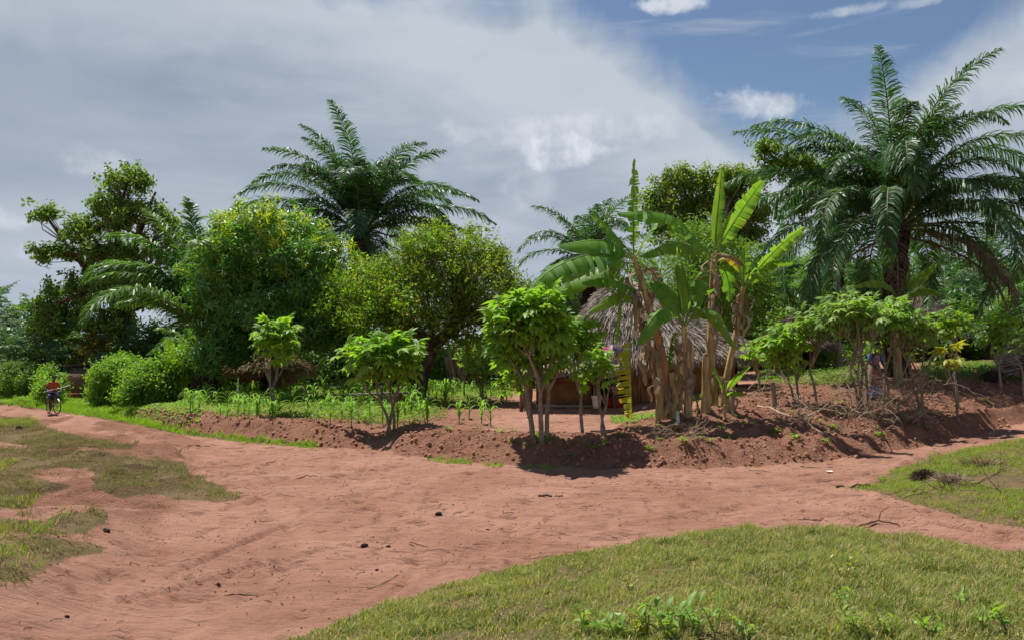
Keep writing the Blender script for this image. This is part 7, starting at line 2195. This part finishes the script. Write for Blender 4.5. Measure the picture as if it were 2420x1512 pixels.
# woman standing behind the brush
yw_ = 23.6
gw = GY(2066, yw_)
wo = thing('person', 'woman in blue-sleeved blouse and patterned wrap skirt standing behind the brush pile', 'person', gw, rotz=rad(20))
J, E = {}, []
J['pelvis'] = ((0, 0, .90), (.145, .125)); J['waist'] = ((0, .0, 1.08), (.11, .10)); J['chest'] = ((0, -.02, 1.27), (.15, .115)); J['neck'] = ((0, -.04, 1.46), .048)
E += [('pelvis', 'waist'), ('waist', 'chest'), ('chest', 'neck')]
head_parts(J, E, 'neck', (0, -.07, 1.58), (.3, -1, -.35))
for sg, s_ in ((-1, 'l'), (1, 'r')):
    for nm, q, rr_ in (('hip', (sg * .09, 0, .86), .092), ('knee', (sg * .10, -.02, .47), .058), ('calf', (sg * .1, .0, .34), .052), ('ankle', (sg * .1, .02, .08), .034), ('heel', (sg * .1, .05, .035), .032), ('toe', (sg * .11, -.13, .03), .03)): J[s_ + nm] = (q, rr_)
    E += [('pelvis', s_ + 'hip'), (s_ + 'hip', s_ + 'knee'), (s_ + 'knee', s_ + 'calf'), (s_ + 'calf', s_ + 'ankle'), (s_ + 'ankle', s_ + 'heel'), (s_ + 'ankle', s_ + 'toe')]
    for nm, q, rr_ in (('shoulder', (sg * .175, -.02, 1.36), .052), ('elbow', (sg * .25, -.04, 1.10), .037), ('wrist', (sg * .15, -.22, .97), .025)): J[s_ + nm] = (q, rr_)
    E += [('chest', s_ + 'shoulder'), (s_ + 'shoulder', s_ + 'elbow'), (s_ + 'elbow', s_ + 'wrist')]
    hand(J, E, s_ + 'wrist', s_ + 'h', (-sg * .5, -.6, -.3), (0, 0, 1), .95, .5)
skinned('body', J, E, M['skin'], wo)
loc_face(wo, (0, -.07, 1.58), (.3, -1, -.35))
Jc = {'a': ((0, 0, 1.0), (.15, .13)), 'b': ((0, 0, 1.12), (.13, .115)), 'c': ((0, -.02, 1.28), (.165, .13)), 'd': ((0, -.03, 1.39), (.09, .08))}; Ec = [('a', 'b'), ('b', 'c'), ('c', 'd')]
skinned('blouse', Jc, Ec, M['cloth_top'], wo)
for sg in (-1, 1):
    Jc = {'a': ((sg * .15, -.02, 1.37), .07), 'b': ((sg * .20, -.02, 1.27), .068), 'c': ((sg * .24, -.03, 1.14), .055)}
    skinned('sleeve', Jc, [('a', 'b'), ('b', 'c')], M['cloth_bl'], wo)
def skirt(nm, prof, mt, par):
    mb = MB(); n = 28; V = []
    for (z, rx, ry) in prof:
        for j in range(n):
            a = 2 * PI * j / n; k = 1 + .05 * math.sin(a * 5 + z * 4) * (1 - z / 1.1); V.append((rx * math.cos(a) * k, ry * math.sin(a) * k, z))
    F = [(i * n + j, i * n + (j + 1) % n, (i + 1) * n + (j + 1) % n, (i + 1) * n + j) for i in range(len(prof) - 1) for j in range(n)]
    mb.add(V, F); return link(nm, mb.mesh(nm, M[mt]), par)
skirt('wrap_skirt', [(.40, .235, .20), (.6, .22, .19), (.8, .20, .17), (.95, .175, .15), (1.06, .14, .125)], 'cloth_pat', wo)
skirt('underskirt', [(.10, .26, .22), (.25, .25, .21), (.42, .225, .19)], 'cloth_bl', wo)

# small child by the doorway
gx = (1450 - CU) / FP * 25.95
gc = np.array([gx, 25.72, zpl(gx, 25.8)])
chd = thing('person', 'small child in a patterned shirt standing by the red pails at the doorway', 'person', gc, rotz=rad(-8))
s = .56
J, E = {}, []
J['pelvis'] = ((0, 0, .44), (.075, .065)); J['waist'] = ((0, 0, .54), (.068, .06)); J['chest'] = ((0, 0, .65), (.08, .065)); J['neck'] = ((0, 0, .74), .032)
E += [('pelvis', 'waist'), ('waist', 'chest'), ('chest', 'neck')]
head_parts(J, E, 'neck', (0, -.01, .84), (0, -1, 0), .92)
for sg, s_ in ((-1, 'l'), (1, 'r')):
    for nm, q, rr_ in (('hip', (sg * .045, 0, .41), .048), ('knee', (sg * .05, -.01, .22), .033), ('ankle', (sg * .05, .01, .045), .022), ('toe', (sg * .055, -.08, .02), .02)): J[s_ + nm] = (q, rr_)
    E += [('pelvis', s_ + 'hip'), (s_ + 'hip', s_ + 'knee'), (s_ + 'knee', s_ + 'ankle'), (s_ + 'ankle', s_ + 'toe')]
    for nm, q, rr_ in (('shoulder', (sg * .09, 0, .69), .03), ('elbow', (sg * .125, .0, .56), .022), ('wrist', (sg * .12, -.05, .45), .016)): J[s_ + nm] = (q, rr_)
    E += [('chest', s_ + 'shoulder'), (s_ + 'shoulder', s_ + 'elbow'), (s_ + 'elbow', s_ + 'wrist')]
    hand(J, E, s_ + 'wrist', s_ + 'h', (0, -.3, -1), (sg, 0, 0), .6, .4)
skinned('body', J, E, M['skin'], chd)
loc_face(chd, (0, -.01, .84), (0, -1, 0), .92)
Jc = {'a': ((0, 0, .38), (.092, .08)), 'b': ((0, 0, .54), (.083, .075)), 'c': ((0, 0, .66), (.095, .078)), 'd': ((0, 0, .715), (.05, .045)), 'l': ((-.095, 0, .68), .04), 'l2': ((-.12, 0, .60), .036), 'r': ((.095, 0, .68), .04), 'r2': ((.12, 0, .60), .036)}
skinned('shirt', Jc, [('a', 'b'), ('b', 'c'), ('c', 'd'), ('c', 'l'), ('l', 'l2'), ('c', 'r'), ('r', 'r2')], M['cloth_pat'], chd)
